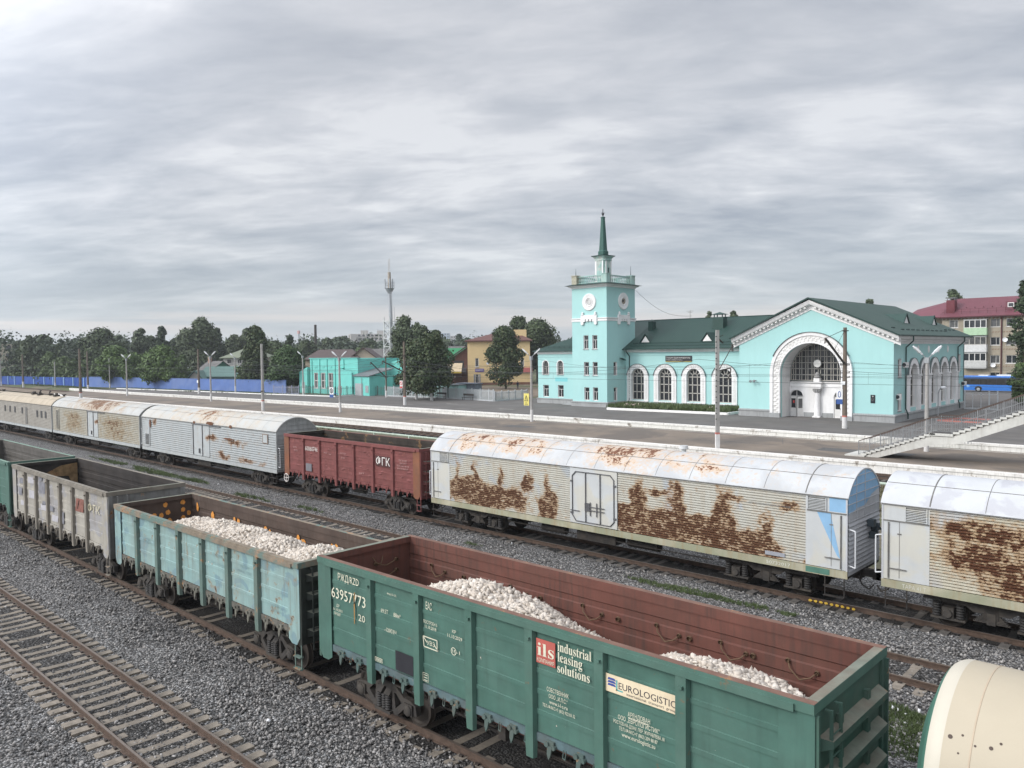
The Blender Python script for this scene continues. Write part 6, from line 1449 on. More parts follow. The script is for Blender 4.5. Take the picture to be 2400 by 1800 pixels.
# balustrade: piers, rails, turned balusters
def pier_(x, y, w=.95, broken=False): mb = MB(); mb.box(x - w / 2, x + w / 2, y - w / 2, y + w / 2, 19.18, 20.5); mb.box(x - w / 2 - .07, x + w / 2 + .07, y - w / 2 - .07, y + w / 2 + .07, 20.5, 20.62); return mb.build('balustrade_pier', M('crumbling pier', (.36, .345, .27), .95, var=.3, vs=3, bump=1, bs=14) if broken else mTqOld, st)
cs = [(TX0 + .45, TY0 + .45), (TX1 - .45, TY0 + .45), (TX1 - .45, TY1 - .45), (TX0 + .45, TY1 - .45)]
for i, (x, y) in enumerate(cs): pier_(x, y, broken=(i == 0))
for i in range(4):
    a, b = Vector((*cs[i], 0)), Vector((*cs[(i + 1) % 4], 0)); d_ = (b - a).normalized(); Ls = (b - a).length; mb = MB()
    for z, h in ((20.38, .14), (19.30, .12)): mb.bar(a + d_ * .48 + Vector((0, 0, z)), b - d_ * .48 + Vector((0, 0, z)), .26, h)
    rl = mb.build('balustrade_rail', mTqOld, st); n = 12; mb = MB()
    for k in range(n):
        c = a + d_ * (.48 + (Ls - .96) * (k + .5) / n); mb.lathe([(.08, 19.36), (.08, 19.42), (.04, 19.48), (.105, 19.70), (.09, 19.82), (.04, 20.12), (.075, 20.22), (.075, 20.31)], c, n=8)
    mb.build('baluster', mTqOld, rl)
mb = MB()
for (x, y), h in ((cs[0], 1.1), (cs[1], .0), (cs[2], 1.5)):
    if h: mb.cyl((x, y, 20.6), (x, y, 20.6 + h), .05, .015, n=6)
mb.build('roof_spike', mGutter, st)
# lantern, cap and spire
LC = (-69.4, 86.37); mb = MB(); ch = .34; LS = .80
def octo(r_, z): r_ = r_ * LS; a = r_ - ch * LS; return [(LC[0] + x, LC[1] + y, z) for x, y in ((-a, -r_), (a, -r_), (r_, -a), (r_, a), (a, r_), (-a, r_), (-r_, a), (-r_, -a))]
def loft(rows, mi=0):
    k = 8; vs = [q for r_ in rows for q in r_]
    mb.add(vs, [(i * k + t, i * k + (t + 1) % k, (i + 1) * k + (t + 1) % k, (i + 1) * k + t) for i in range(len(rows) - 1) for t in range(k)] + [tuple(range(k)), tuple(range((len(rows) - 1) * k, len(rows) * k))], mi)
loft([octo(1.24, 19.3), octo(1.24, 22.86), octo(1.34, 22.88), octo(1.34, 23.0), octo(1.28, 23.02), octo(1.32, 23.2), octo(1.5, 23.4), octo(1.68, 23.58)])
ln = mb.build('lantern', M('peeling pale plaster', (.50, .555, .525), .9, var=.12, vs=1.2, col2=(.33, .50, .47), c2=(.5, .55), c2s=.7, streak=.5, dirt=.4), st)
mb = MB()
for s in (-1, 1):
    for q in (-.62, .62): mb.box(LC[0] + q - .11, LC[0] + q + .11, LC[1] + s * 1.0 - .05, LC[1] + s * 1.0 + .05, 19.4, 22.85); mb.box(LC[0] + s * 1.0 - .05, LC[0] + s * 1.0 + .05, LC[1] + q - .11, LC[1] + q + .11, 19.4, 22.85)
mb.build('pilaster', mWh, ln)
mb = MB(); mb.box(LC[0] + .985, LC[0] + 1.0, LC[1] - .15, LC[1] + .1, 20.9, 21.8); mb.build('broken_opening', mBlack, ln)
mb = MB(); loft([octo(1.80, 23.58), octo(1.82, 23.66), octo(.9, 23.78)]); mb.build('lantern_eaves', mGutter, st)
mb = MB(); ch = .22; loft([octo(.80, 23.7), octo(.80, 24.32), octo(.66, 24.5), octo(.62, 24.55)]); ch = .14; loft([octo(.62, 24.55), octo(.33, 29.45), octo(.38, 29.47), octo(.38, 29.62), octo(.30, 29.66)])
sp = mb.build('spire', M('dark green spire', (.022, .082, .066), .5, var=.15), st)
mb = MB(); mb.cyl((*LC, 29.6), (*LC, 30.85), .055, n=8); mb.lathe([(.06, 29.8), (.2, 30.05), (.14, 30.2), (.05, 30.3)], (*LC, 0), n=10)
for i in range(5): a = 2 * PI * i / 5; mb.bar((LC[0], LC[1], 30.0), (LC[0] + .28 * math.cos(a), LC[1] + .28 * math.sin(a), 30.3), .05)
mb.build('finial', mBlack, sp)
# clock rounds and shield brackets
def clock(o, n, broken=False):
    mb = MB(); mb.lathe([(1.30, 0), (1.30, .10), (1.22, .17), (1.0, .17), (.72, .10), (.70, .17), (.60, .17), (.56, .06), (.44, .06)], o, n, 40); ck = mb.build('clock_surround', mWh, st, True)
    mb = MB(); mb.lathe([(.44, .05), (.43, .12), (.38, .13), (.36, .07), (0, .07)], o, n, 30); mb.build('clock_face', M('grey white dial', (.52, .52, .51), .8) if not broken else M('rusty empty dial', (.30, .26, .21), .9, var=.5, vs=3), ck, True)
    if broken:
        mb = MB(); mb.lathe([(0, .072), (.22, .072), (.2, .05)], Vector(o) + Vector((0, -.1, .05)), n, 14); mb.build('dial_hole', mBlack, ck)
clock((-69.35, TY0, 16.42), (0, -1, 0)); clock((TX1, 86.9, 16.55), (1, 0, 0), True)
def shield(fr, o, c):
    u, n = fr; mb = MB()
    pl = [(-1.5, 14.45), (-1.5, 12.98 + .1), (-1.32, 12.95), (-1.0, 12.98 + .1), (-1.0, 13.45), (-.72, 13.45), (-.72, 13.75), (-.60, 13.86), (-.48, 13.75), (-.48, 13.5), (-.14, 13.5), (-.14, 13.75), (0, 13.86), (.14, 13.75), (.14, 13.5), (.48, 13.5), (.48, 13.75), (.60, 13.86), (.72, 13.75), (.72, 13.45), (1.0, 13.45), (1.0, 13.08), (1.32, 12.95), (1.5, 13.08), (1.5, 14.45)]
    q = P3(o, u, n, c, 0, .26); mb.ext(pl, (q[0], q[1], 0), u, (0, 0, 1), (-n[0] * .258, -n[1] * .258, 0))
    for a in (-1.2, 1.2):
        k = P3(o, u, n, c + a, 0, .16); mb.lathe([(0, 14.98), (.13, 14.9), (.19, 14.75), (.15, 14.6), (.24, 14.5), (.24, 14.452)], (k[0], k[1], 0), n=10)
    a = P3(o, u, n, c - 1.55, 0, .34); b = P3(o, u, n, c + 1.55, 0, .0); mb.box(min(a[0], b[0]), max(a[0], b[0]), min(a[1], b[1]), max(a[1], b[1]), 14.30, 14.449) if False else None
    mb.build('shield_bracket', mWh, st)
shield(FRONT, (0, TY0), -69.32); shield(SIDE, (TX1, 0), 86.9)
mb = MB(); mb.bar((TX1 + .05, 86.2, 7.9), (TX1 + .75, 86.2, 7.55), .7, .05, upv=(0, 0, 1)); mb.build('door_awning', mGutter, st)
# ------------------------------------------------------------------ poles and lamps
mPoleC = M('pale concrete pole', (.36, .35, .335), .9, var=.1, vs=2, dirt=.4, streak=.35, streakcol=(.17, .16, .15), bump=.2)
mPoleB = M('brown weathered pole', (.155, .125, .10), .9, var=.2, vs=2, dirt=.5, streak=.5, streakcol=(.07, .055, .045), bump=.2)
mPoleW = M('whitewashed pole foot', (.62, .61, .60), .9, var=.08, vs=2, dirt=.3)
mPoleR = M('faded red band', (.48, .17, .14), .9, var=.2)
mLampH = M('white lamp head', (.68, .69, .70), .5)
mSteelG = M('grey painted steel', (.30, .315, .325), .6, .2, var=.12)
mDarkS = M('dark bracket steel', (.06, .052, .045), .7, .3)
mInsul = M('glazed insulator', (.09, .06, .05), .25)
def pole(label, x, y, z0, h, mat, foot=1.3, red=True, r0=.22, r1=.15, cat='pole', group='poles along the tracks', n=12):
    t = thing('line_pole', label, cat, (x, y, z0), group)
    mb = MB(); rf = r0 + (r1 - r0) * foot / h; mb.cyl((x, y, z0 + foot), (x, y, z0 + h), rf, r1, n); mb.build('pole_shaft', mat, t, True)
    mb = MB(); mb.cyl((x, y, z0 - .3), (x, y, z0 + foot - (.16 if red else 0)), r0 * 1.03, rf * 1.03, n, 0)
    if red: mb.cyl((x, y, z0 + foot - .16), (x, y, z0 + foot), rf * 1.04, rf * 1.04, n, 1)
    mb.build('painted_foot', [mPoleW, mPoleR], t, True); return t
def bracket(t, x, y, z, dy, rise=2.6, L=3.0, arm=True):
    mb = MB(); mb.bar((x, y, z), (x, y + dy * L, z + rise), .16, .16); mb.cyl((x, y, z + rise * .98 + 1.0), (x, y + dy * L * .98, z + rise), .025, n=6)
    for zz in (z + .02, z + rise + .8): mb.box(x - .28, x + .28, y - .28, y + .28, zz - .05, zz + .05)
    mb.cyl((x, y, z + rise * .98 + 1.0), (x, y + dy * L * .55, z + rise * .55), .02, n=5); mb.build('bracket_arm', mDarkS, t)
    mb = MB(); e = (x, y + dy * L, z + rise)
    for k in range(4): mb.lathe([(.03, 0), (.12, .04), (.12, .07), (.03, .1)], (e[0], e[1], e[2] - .5 + k * .12), n=10)
    mb.build('insulator', mInsul, t)
def crossarm(t, x, y, zs, w=.5):
    mb = MB()
    for z in zs:
        mb.bar((x - w, y, z), (x + w, y, z), .07)
        for s in (-1, 1): mb.lathe([(.02, 0), (.05, .02), (.04, .14), (0, .16)], (x + s * w * .9, y, z + .03), n=8)
    mb.build('cross_arm', mDarkS, t)
p1 = pole('tall pale concrete pole with step holes, in front of the arched windows', -29.0, 48.35, .55, 10.1, mPoleC, 1.35, True, .23, .19, n=4)
mb = MB()
for k in range(16): mb.box(-29.04, -28.96, 48.35 - .24, 48.35 - .1, 3.0 + k * .47, 3.09 + k * .47)
mb.build('step_hole', mBlack, p1)
mb = MB(); mb.tube([(-29.0, 48.6, 7.15), (-29.0, 50.6, 7.35), (-29.0, 50.7, 7.2), (-29.0, 50.65, 6.9), (-29, 50.0, 6.2)], .05, 6); mb.bar((-29, 48.5, 7.1), (-29, 51.0, 9.3), .05); mb.cyl((-29, 48.55, 9.9), (-29, 49.3, 9.55), .07, n=8); mb.bar((-29.2, 48.6, 10.0), (-28.7, 48.8, 10.2), .05); mb.build('bracket_arm', mDarkS, p1)
mb = MB()
for k in range(5): mb.lathe([(.03, 0), (.13, .04), (.13, .08), (.03, .1)], (-29, 51.0, 8.8 + k * .13), n=10)
mb.build('insulator', mInsul, p1)
p2 = pole('dark brown pole carrying a blue and white zero sign, in front of the white portal', -27.0, 71.6, .55, 10.6, mPoleB, 1.35, True, .26, .18)
bracket(p2, -27.0, 71.6, 7.3, -1, 2.7, 5.2); crossarm(p2, -27.0, 71.6, (6.4, 5.9, 7.2))
mb = MB(); mb.box(-27.75, -27.1, 71.28, 71.33, 3.35, 4.7, 0); sg_ = mb.build('number_sign', M('white sign plate', (.66, .66, .65), .5), p2)
mb = MB(); mb.box(-27.75, -27.1, 71.265, 71.278, 3.1, 3.62, 0); mb.build('sign_base', M('blue sign paint', (.035, .085, .26), .5), sg_)
letters([('0', -27.60, 71.27, 3.78, .34, .75)], M('blue sign paint'), sg_)
mb = MB(); mb.box(-27.3, -26.85, 71.25, 71.33, 5.15, 5.5); mb.build('lamp_box', mLampH, p2)
p3 = pole('brown pole with a red and white warning sign, left of the two lime trees', -96.6, 68.8, .55, 10.35, mPoleB, 1.5, True, .26, .17)
bracket(p3, -96.6, 68.8, 5.9, -1, 1.9, 4.4); mb = MB(); mb.bar((-96.6, 68.8, 5.3), (-96.6, 64.0, 5.35), .08); mb.build('strut', mDarkS, p3)
mb = MB(); mb.box(-97.5, -96.75, 68.5, 68.54, 3.3, 4.55); s3 = mb.build('warning_sign', M('white sign plate'), p3)
mb = MB(); mb.lathe([(.22, 0), (.32, .01), (.32, -.005), (.22, -.005)], (-97.12, 68.49, 4.1), (0, -1, 0), 20); mb.bar((-97.32, 68.48, 4.3), (-96.92, 68.48, 3.9), .06, .01, upv=(0, 1, 0)); mb.box(-97.45, -96.8, 68.485, 68.495, 3.33, 3.6); mb.build('red_symbol', M('sign red', (.50, .04, .035), .6), s3)
p4 = pole('grey concrete pole at the island edge, behind the light grey van', -105.0, 48.2, .55, 10.1, mPoleC, 1.6, True, .24, .18)
mb = MB(); mb.box(-105.25, -104.8, 47.95, 48.4, 3.4, 3.6); mb.build('clamp_band', mDarkS, p4)
p5 = pole('brown pole with a red ring, rising behind the service van at far left', -170.2, 43.9, -.2, 10.9, mPoleB, 2.0, True, .30, .20); crossarm(p5, -170.2, 43.9, (6.4, 10.4), .4)
p6 = pole('brown pole with white foot before the grass bank, near the pale blue wall end', -223.9, 63.2, .1, 10.4, mPoleB, 1.4, False, .28, .18); crossarm(p6, -223.9, 63.2, (6.6, 8.2), .4)
p7 = pole('brown pole in front of the dark blue fence at far left', -271.0, 60.4, .1, 9.9, mPoleB, 1.6, False, .30, .2); crossarm(p7, -271, 60.4, (6.7,), .4)
p8 = pole('slim pale pole against the blue fence, between two brown poles', -249.3, 62.8, .1, 7.7, mPoleC, 1.5, False, .2, .14); crossarm(p8, -249.3, 62.8, (7.3,), .3)
p9 = pole('slim pale pole close to the left picture edge, before the blue fence', -294.4, 60.3, .1, 8.6, mPoleC, 1.2, False, .2, .14)
p10 = pole('slim wooden pole half hidden by the round green trees', -223.5, 68.6, .2, 8.4, mPoleC, 1.4, False, .17, .12)
p11 = pole('brown pole with a white plate, in front of the pale blue wall', -165.7, 66.6, .55, 9.9, mPoleB, 1.4, False, .27, .17); crossarm(p11, -165.7, 66.6, (6.7,), .4)
mb = MB(); mb.box(-166.0, -165.4, 66.3, 66.34, 3.0, 3.6); mb.build('number_plate', mLampH, p11)
p12 = pole('thin dark iron pole beside the small turquoise building', -117.6, 81.2, .55, 7.9, mPoleB, 1.3, False, .16, .11); bracket(p12, -117.6, 81.2, 4.4, -1, 3.0, 3.6)
def lamp(label, x, y, h, heads=2, z0=.55, group='double lamp posts on the platforms'):
    t = thing('lamp_post', label, 'lamp post', (x, y, z0), group)
    mb = MB(); mb.cyl((x, y, z0 + 1.45), (x, y, z0 + h - .5), .17, .12, 10); mb.build('pole_shaft', mPoleC, t, True)
    mb = MB(); mb.cyl((x, y, z0), (x, y, z0 + 1.45), .19, .18, 10); mb.build('painted_foot', mPoleW, t, True)
    mb = MB(); mb.box(x - .16, x + .16, y - .16, y + .16, z0 + h - .75, z0 + h - .3); mb.build('collar', mSteelG, t)
    dirs = [(-.80, -.60), (.80, .60)] if heads == 2 else [(-.8, -.6)]
    for a, b in dirs:
        mb = MB(); mb.tube([(x, y, z0 + h - .6), (x + a * .2, y + b * .2, z0 + h - .25), (x + a * .5, y + b * .5, z0 + h + .07)], .04, 6); ar = mb.build('lamp_arm', mSteelG, t)
        mb = MB(); A = Vector((x + a * .38, y + b * .38, z0 + h - .05)); B = Vector((x + a * 1.08, y + b * 1.08, z0 + h + .62)); dv = (B - A)
        mb.bar(A, A + dv * .3, .14, .12); mb.bar(A + dv * .28, A + dv * .85, .28, .16); mb.bar(A + dv * .84, B, .2, .1); mb.build('lamp_head', mLampH, ar)
    return t
lamp('double lamp post on the island platform, left of the small turquoise building windows', -92.3, 53.35, 8.2)
l2 = lamp('double lamp post with a yellow warning plate, beside the left end of the station', -59.2, 58.15, 8.2)
lamp('double lamp post behind the footbridge stairs', -14.8, 56.45, 7.9)
lamp('double lamp post on the island platform, in front of the pale blue wall', -135.8, 54.9, 8.6)
lamp('farthest double lamp post, in front of the round green trees', -171.5, 53.5, 8.3)
lamp('single lamp post at the right end of the pale blue wall', -164.6, 74.6, 8.3, 1); lamp('single lamp post in front of the turquoise building left wing', -140.5, 77.2, 8.5, 1)
mb = MB(); mb.box(-60.25, -59.42, 57.9, 57.94, 2.5, 3.95); ys = mb.build('warning_plate', M('yellow warning plate', (.66, .58, .16), .6), l2)
mb = MB()
for a, b in (((-60.1, 3.05), (-59.57, 3.05)), ((-59.57, 3.05), (-59.835, 3.7)), ((-59.835, 3.7), (-60.1, 3.05))): mb.bar((a[0], 57.89, a[1]), (b[0], 57.89, b[1]), .07, .01, upv=(0, 1, 0))
mb.box(-60.1, -59.57, 57.885, 57.895, 2.62, 2.68); mb.box(-60.0, -59.67, 57.885, 57.895, 2.78, 2.84); mb.box(-59.86, -59.81, 57.885, 57.895, 3.15, 3.45); mb.build('triangle_mark', mBlack, ys)
wp = thing('way_sign', 'square blue and white pedestrian sign in front of the turquoise building', 'sign', (-93.6, 53.0, 2.5))
mb = MB(); mb.box(-94.4, -93.4, 53.0, 53.04, 3.1, 4.15); w_ = mb.build('sign_plate', mLampH, wp); mb = MB(); mb.box(-94.4, -93.4, 52.985, 52.998, 2.65, 3.1); mb.box(-93.4, -92.4, 53.0, 53.05, 3.2, 3.28); mb.build('sign_base', M('blue sign paint'), w_)
mb = MB(); mb.lathe([(.24, 0), (.38, .01), (.38, -.005), (.24, -.005)], (-93.9, 52.99, 3.63), (0, -1, 0), 20); mb.box(-93.97, -93.8, 52.985, 52.995, 3.45, 3.8); mb.build('sign_symbol', mBlack, w_)
sl = thing('garden_lamp', 'small white curved lamp beside the station side wall', 'lamp post', (-22.6, 88.6, .55))
mb = MB(); mb.tube([(-22.6, 88.6, .5), (-22.6, 88.6, 3.6), (-22.5, 88.6, 4.0), (-22.2, 88.6, 4.15)], .06, 8); mb.build('pole_shaft', mSteelG, sl, True)
mb = MB(); mb.lathe([(0, -.12), (.3, -.08), (.36, .08), (.2, .2), (0, .22)], (-22.1, 88.6, 4.22), n=14); mb.build('lamp_head', mLampH, sl, True)

# overhead line: sagging bearer, contact wire and droppers for each electrified track
mWire = M('overhead wire', (.07, .075, .075), .5, .5)
def wires(label, y, sup, zc, zm, sag, drop=True):
    t = thing('overhead_line', label, 'overhead wire', (sup[0][0], y, zc), 'overhead wires above the platform tracks')
    mb = MB()
    for (xa, ya), (xb, yb) in zip(sup, sup[1:]):
        mb.tube([(xa, ya, zc), ((xa + xb) / 2, (ya + yb) / 2, zc - .04), (xb, yb, zc)], .011, 4)
        if zm:
            n = 12; P_ = []
            for i in range(n + 1):
                u = i / n; P_.append((xa + (xb - xa) * u, ya + (yb - ya) * u, zm - sag * 4 * u * (1 - u)))
            mb.tube(P_, .012, 4)
            if drop:
                for i in range(1, n, 2): mb.cyl(P_[i], (P_[i][0], P_[i][1], zc), .006, n=4)
    bpy.data.objects.remove(t); return tag(mb.build('overhead_line', mWire), label, 'overhead wire', 'overhead wires above the platform tracks')
wires('catenary over the track beside the main platform', 62.5, [(25, 62.8), (-27, 62.3), (-62, 62.7), (-97, 62.2), (-132, 61.0), (-166, 59.6), (-224, 58.8), (-300, 58.6)], 6.35, 8.0, 1.2)
wires('catenary over the track in front of the island platform', 45.4, [(25, 45.6), (-29, 45.2), (-67, 45.6), (-105, 45.0), (-170, 43.2), (-260, 43.6)], 6.4, 8.2, 1.3)
wires('two feeder wires strung along the pole row', 71.3, [(25, 71.4), (-27, 71.4), (-97, 68.6), (-166, 66.4)], 6.9, 7.4, .5, False)
wires('pair of feeder wires at the station wall side', 72, [(25, 71.8), (-27, 71.8), (-97, 69.0), (-166, 66.8)], 5.9, 6.3, .35, False)
tw = thing('slack_cable', 'thin slack cable hanging from the tower to the roof ridge', 'cable', (TX1, 90, 18.3)); mb = MB()
mb.tube([(TX1 + .1 + 7.2 * u, 90 + 4.6 * u, 18.4 - 4.2 * u - 1.5 * math.sin(PI * u) * .9) for u in [i / 10 for i in range(11)]], .02, 4); bpy.data.objects.remove(tw); tag(mb.build('slack_cable', mWire), 'thin slack cable hanging from the tower to the roof ridge', 'cable')

# ------------------------------------------------------------------ footbridge stairs
fs_ = thing('footbridge_stairs', 'white concrete footbridge stairs with grey mesh railings, rising to the right', 'stairs', (-18.5, 51.5, .55))
mSt = M('pale painted concrete', (.55, .545, .51), .85, var=.07, vs=1.2, dirt=.3, streak=.45, streakcol=(.26, .24, .20)); mTread = M('dark stair tread', (.085, .08, .075), .9, var=.2)
SY0, SY1 = 50.3, 52.9
def prof_z(x):
    if x < -12.8: return .55 + (x + 17.9) * (2.62 - .55) / 5.1
    if x < -11.35: return 2.64
    return 2.64 + (x + 11.35) * .42
up_ = [(-17.4, .64), (-12.8, 2.45), (-11.42, 2.47), (-1.5, 6.64)]; lo_ = [(-1.5, 5.95), (-10.9, 2.0), (-12.7, 1.80), (-16.5, .56), (-17.4, .56)]
for y0, y1 in ((SY0, SY0 + .28), (SY1 - .28, SY1)):
    mb = MB(); mb.ext(up_ + lo_, (0, y0, 0), (1, 0, 0), (0, 0, 1), (0, y1 - y0, 0)); mb.build('stringer', mSt, fs_)
mb = MB(); mb2 = MB()
mb.box(-18.9, -17.42, SY0 - .25, SY1 + .3, .56, .66)
k = 0
while k < 15:
    x0 = -17.72 + k * .345; z = .66 + (k + 1) * .1352
    mb.box(x0, x0 + .40, SY0 - .08, SY1 + .08, z - .13, z); mb2.box(x0 - .01, x0 + .34, SY0 + .29, SY1 - .29, z + .001, z + .012); k += 1
mb.box(-12.85, -11.3, SY0 - .08, SY1 + .08, 2.50, 2.68); mb2.box(-12.84, -11.31, SY0 + .1, SY1 - .1, 2.682, 2.69)
for k in range(27):
    x0 = -11.3 + k * .365; z = 2.68 + (k + 1) * .1533
    mb.box(x0, x0 + .42, SY0 - .08, SY1 + .08, z - .14, z); mb2.box(x0 - .01, x0 + .36, SY0 + .29, SY1 - .29, z + .001, z + .012)
mb.build('steps', mSt, fs_); mb2.build('tread', mTread, fs_)
mRl = M('grey railing steel', (.21, .215, .22), .6, .2, var=.15); mHr = M('brown handrail', (.075, .05, .04), .6)
for yy in (SY0 + .1, SY1 - .1):
    path = [(-17.95, 1.72 - 1.10 + .0), (-12.75, 2.72), (-11.4, 2.72), (-1.5, 6.86)]
    mb = MB(); mh = MB()
    for (xa, za), (xb, zb) in zip(path, path[1:]):
        mh.bar((xa, yy, za + 1.12), (xb, yy, zb + 1.12), .06, .06)
        mb.bar((xa, yy, za + .12), (xb, yy, zb + .12), .03); mb.bar((xa, yy, za + .62), (xb, yy, zb + .62), .025)
        n = max(2, int((xb - xa) / .115))
        for i in range(n + 1):
            u = i / n; x = xa + (xb - xa) * u; z = za + (zb - za) * u; post = i % 14 == 0
            mb.bar((x, yy, z + (.0 if post else .12)), (x, yy, z + 1.12), .06 if post else .018)
    rl = mb.build('railing', mRl, fs_); mh.build('handrail', mHr, rl)
mb = MB(); mb.box(-2.2, -1.6, SY0 + .3, SY1 - .3, .55, 5.9); mb.build('support_pier', mSt, fs_)
mb = MB(); mb.box(-1.5, 7.5, SY0, SY1, 6.3, 6.65); mb.build('landing', mSt, fs_)
# low railing beside the stair foot and a red kerb frame near the hall
gl = thing('low_railing', 'short grey railing on the main platform, near the stair foot', 'railing', (-17, 64.4, .55)); mb = MB()
for i in range(26): mb.bar((-19.6 + i * .25, 64.0, .55), (-19.6 + i * .25, 64.0, 1.55), .06 if i % 6 == 0 else .025)
for z in (.75, 1.5): mb.bar((-19.6, 64.0, z), (-13.35, 64.0, z), .05)
mb.build('railing_bars', mRl, gl) if False else (mb.build('railing_bars', mRl, gl))
hd = thing('kerb_frame', 'low red painted kerb frame on the asphalt beside the station side wall', 'kerb', (-20, 88, .55)); mb = MB()
for a, b in (((-22.0, 86), (-20.6, 90.5)), ((-20.6, 90.5), (-15.8, 90.2)), ((-15.8, 90.2), (-16.8, 85.6)), ((-16.8, 85.6), (-22.0, 86))): mb.bar((*a, .62), (*b, .62), .16, .16)
mb.build('kerb_stone', mPoleR, hd)

# ------------------------------------------------------------------ fences
mBlueF = M('royal blue fence', (.020, .075, .32), .6, var=.1, vs=.8, dirt=.2, dirtcol=(.05, .09, .25)); mBlueP2 = M('light blue fence post', (.22, .36, .56), .6, var=.1)
mBlueW = M('faded blue wall', (.105, .175, .40), .85, var=.1, vs=.4, col2=(.14, .205, .41), c2=(.48, .6), c2s=.2, dirt=.35, dirtcol=(.09, .13, .29), streak=.3, streakcol=(.07, .10, .22), ss=.4)
FE = [(-345, 55.8), (-299.5, 61.2), (-261.5, 65.8), (-245.4, 67.6), (-240.2, 68.2)]
FW = [(-240.2, 68.2), (-229, 70.0), (-204.1, 73.3), (-177, 76.4), (-152.5, 80.3)]
bf = thing('blue_fence', 'royal blue sheet fence with light blue posts, hung over by bushes', 'fence', (-299.5, 61.2, .4)); mb = MB()
for (a, b), (c, d_) in zip(FE, FE[1:]):
    mb.bar((a, b, 1.7), (c, d_, 1.7), .08, 2.7); L_ = math.hypot(c - a, d_ - b); n = int(L_ / .9)
    for i in range(n): u = (i + .5) / n; mb.box(a + (c - a) * u - .03, a + (c - a) * u + .03, b + (d_ - b) * u - .09, b + (d_ - b) * u - .04, .45, 3.0)
mb.build('fence_sheet', mBlueF, bf)
for u in [.03, .09, .16, .23, .31, .40, .47, .52, .58, .66, .73, .79, .86, .92, .985]:
    x = -340 + u * 100; y = float(np.interp(x, [a for a, _ in FE], [b for _, b in FE])); mb = MB(); mb.box(x - .28, x + .28, y - .2, y + .15, .3, 3.1); mb.build('post', mBlueP2, bf)
bw = thing('blue_wall', 'long faded blue concrete wall behind the platform, hung over by round green trees', 'wall', (-204, 73.3, .4)); mb = MB()
for (a, b), (c, d_) in zip(FW, FW[1:]): mb.bar((a, b, 1.8), (c, d_, 1.8), .22, 3.0)
mb.build('wall_slab', mBlueW, bw); mb = MB()
for (a, b), (c, d_) in zip(FW, FW[1:]): mb.bar((a, b, 3.33), (c, d_, 3.33), .34, .08)
mb.build('coping', mBlueW, bw)
def picket(label, pts, h, mat, step=.16, ev=15, z0=.5, cat='fence', double=False, points=True, pmat=None):
    t = thing('picket_fence', label, cat, (*pts[0], z0), 'light iron fences beside the station'); mb = MB(); mp_ = MB()
    for (a, b), (c, d_) in zip(pts, pts[1:]):
        L_ = math.hypot(c - a, d_ - b); n = max(2, int(L_ / step))
        for z in (.25, h - .3): mb.bar((a, b, z0 + z), (c, d_, z0 + z), .05)
        for i in range(n):
            u = i / n; mb.bar((a + (c - a) * u, b + (d_ - b) * u, z0 + .1), (a + (c - a) * u, b + (d_ - b) * u, z0 + h), .07, .04)
            if i % ev == 0: mp_.bar((a + (c - a) * u, b + (d_ - b) * u, z0 - .05), (a + (c - a) * u, b + (d_ - b) * u, z0 + h + .15), .14)
        mp_.bar((c, d_, z0 - .05), (c, d_, z0 + h + .15), .14); mp_.bar((a, b, z0 + .06), (c, d_, z0 + .06), .25, .22)
    mb.build('pickets', mat, t); mp_.build('post', pmat or mat, t); return t
mPk = M('silver grey picket', (.46, .48, .49), .6, .2, var=.1); mPkV = M('lilac grey picket', (.30, .31, .40), .7, var=.15); mPkD = M('dark thin fence', (.09, .12, .11), .7)
picket('silver grey picket fence between the lime trees and the station', [(-121, 83.6), (-104.5, 85.4), (-91.2, 83.9)], 2.0, mPk)
picket('silver picket fence running back beside the left end of the station', [(-91.0, 84.0), (-91.2, 92.5)], 1.7, mPk, ev=11)
picket('lilac grey slat fence under the dark trees, left of the small turquoise building', [(-150.2, 75.9), (-144, 78.3)], 1.8, mPkV, .3, 8)
picket('thin dark wire fence in front of the small turquoise building', [(-144, 78.4), (-128.8, 77.2), (-130, 84.0), (-121, 83.8)], 1.9, mPkD, .5, 6)
picket('pale railing along the forecourt road, right of the station', [(-21.8, 128), (10, 132)], 1.15, mPk, .2, 14)
picket('tall pale gate frame at the far corner of the station side wall', [(-24.4, 107.5), (-20.5, 107.5)], 2.4, mPk, .9, 3)
gp = thing('pipe_rail', 'pale green pipe on low stands along the grass strip, behind the brick red wagon', 'pipe', (-66, 39.8, 0)); mb = MB(); mb.cyl((-140, 39.8, .32), (20, 39.8, .32), .09, n=8)
for x in range(-138, 20, 6): mb.box(x - .08, x + .08, 39.72, 39.88, -.25, .26)
mb.build('pipe', M('pale green pipe', (.42, .50, .42), .7, dirt=.3), gp)

# ------------------------------------------------------------------ benches, bed, litter
mBn = M('dark bench', (.055, .05, .045), .7)
def bench(label, x, y):
    t = thing('platform_bench', label, 'bench', (x, y, .55), 'dark benches along the picket fence')
    for nm, z, y0, y1, th in (('seat', 1.0, y - .25, y + .2, .06), ('backrest', 1.35, y + .2, y + .26, .35)): mb = MB(); mb.box(x - 1.3, x + 1.3, y0, y1, z, z + th); mb.build(nm, mBn, t)
    for s in (-1.1, 1.1): mb = MB(); mb.box(x + s - .04, x + s + .04, y - .22, y - .16, .55, 1.0); mb.box(x + s - .04, x + s + .04, y + .18, y + .24, .55, 1.6); mb.build('leg', mBn, t)
bench('dark bench at the picket fence, nearer to the lime trees', -108.5, 83.9); bench('dark bench at the picket fence, left of the grey cabinet', -105.2, 84.2); bench('dark bench at the picket fence, nearer to the station', -97.4, 83.6)
fb = thing('flower_bed', 'planted bed with white kerb below the arched windows', 'flower bed', (-54, 83, .55)); mb = MB()
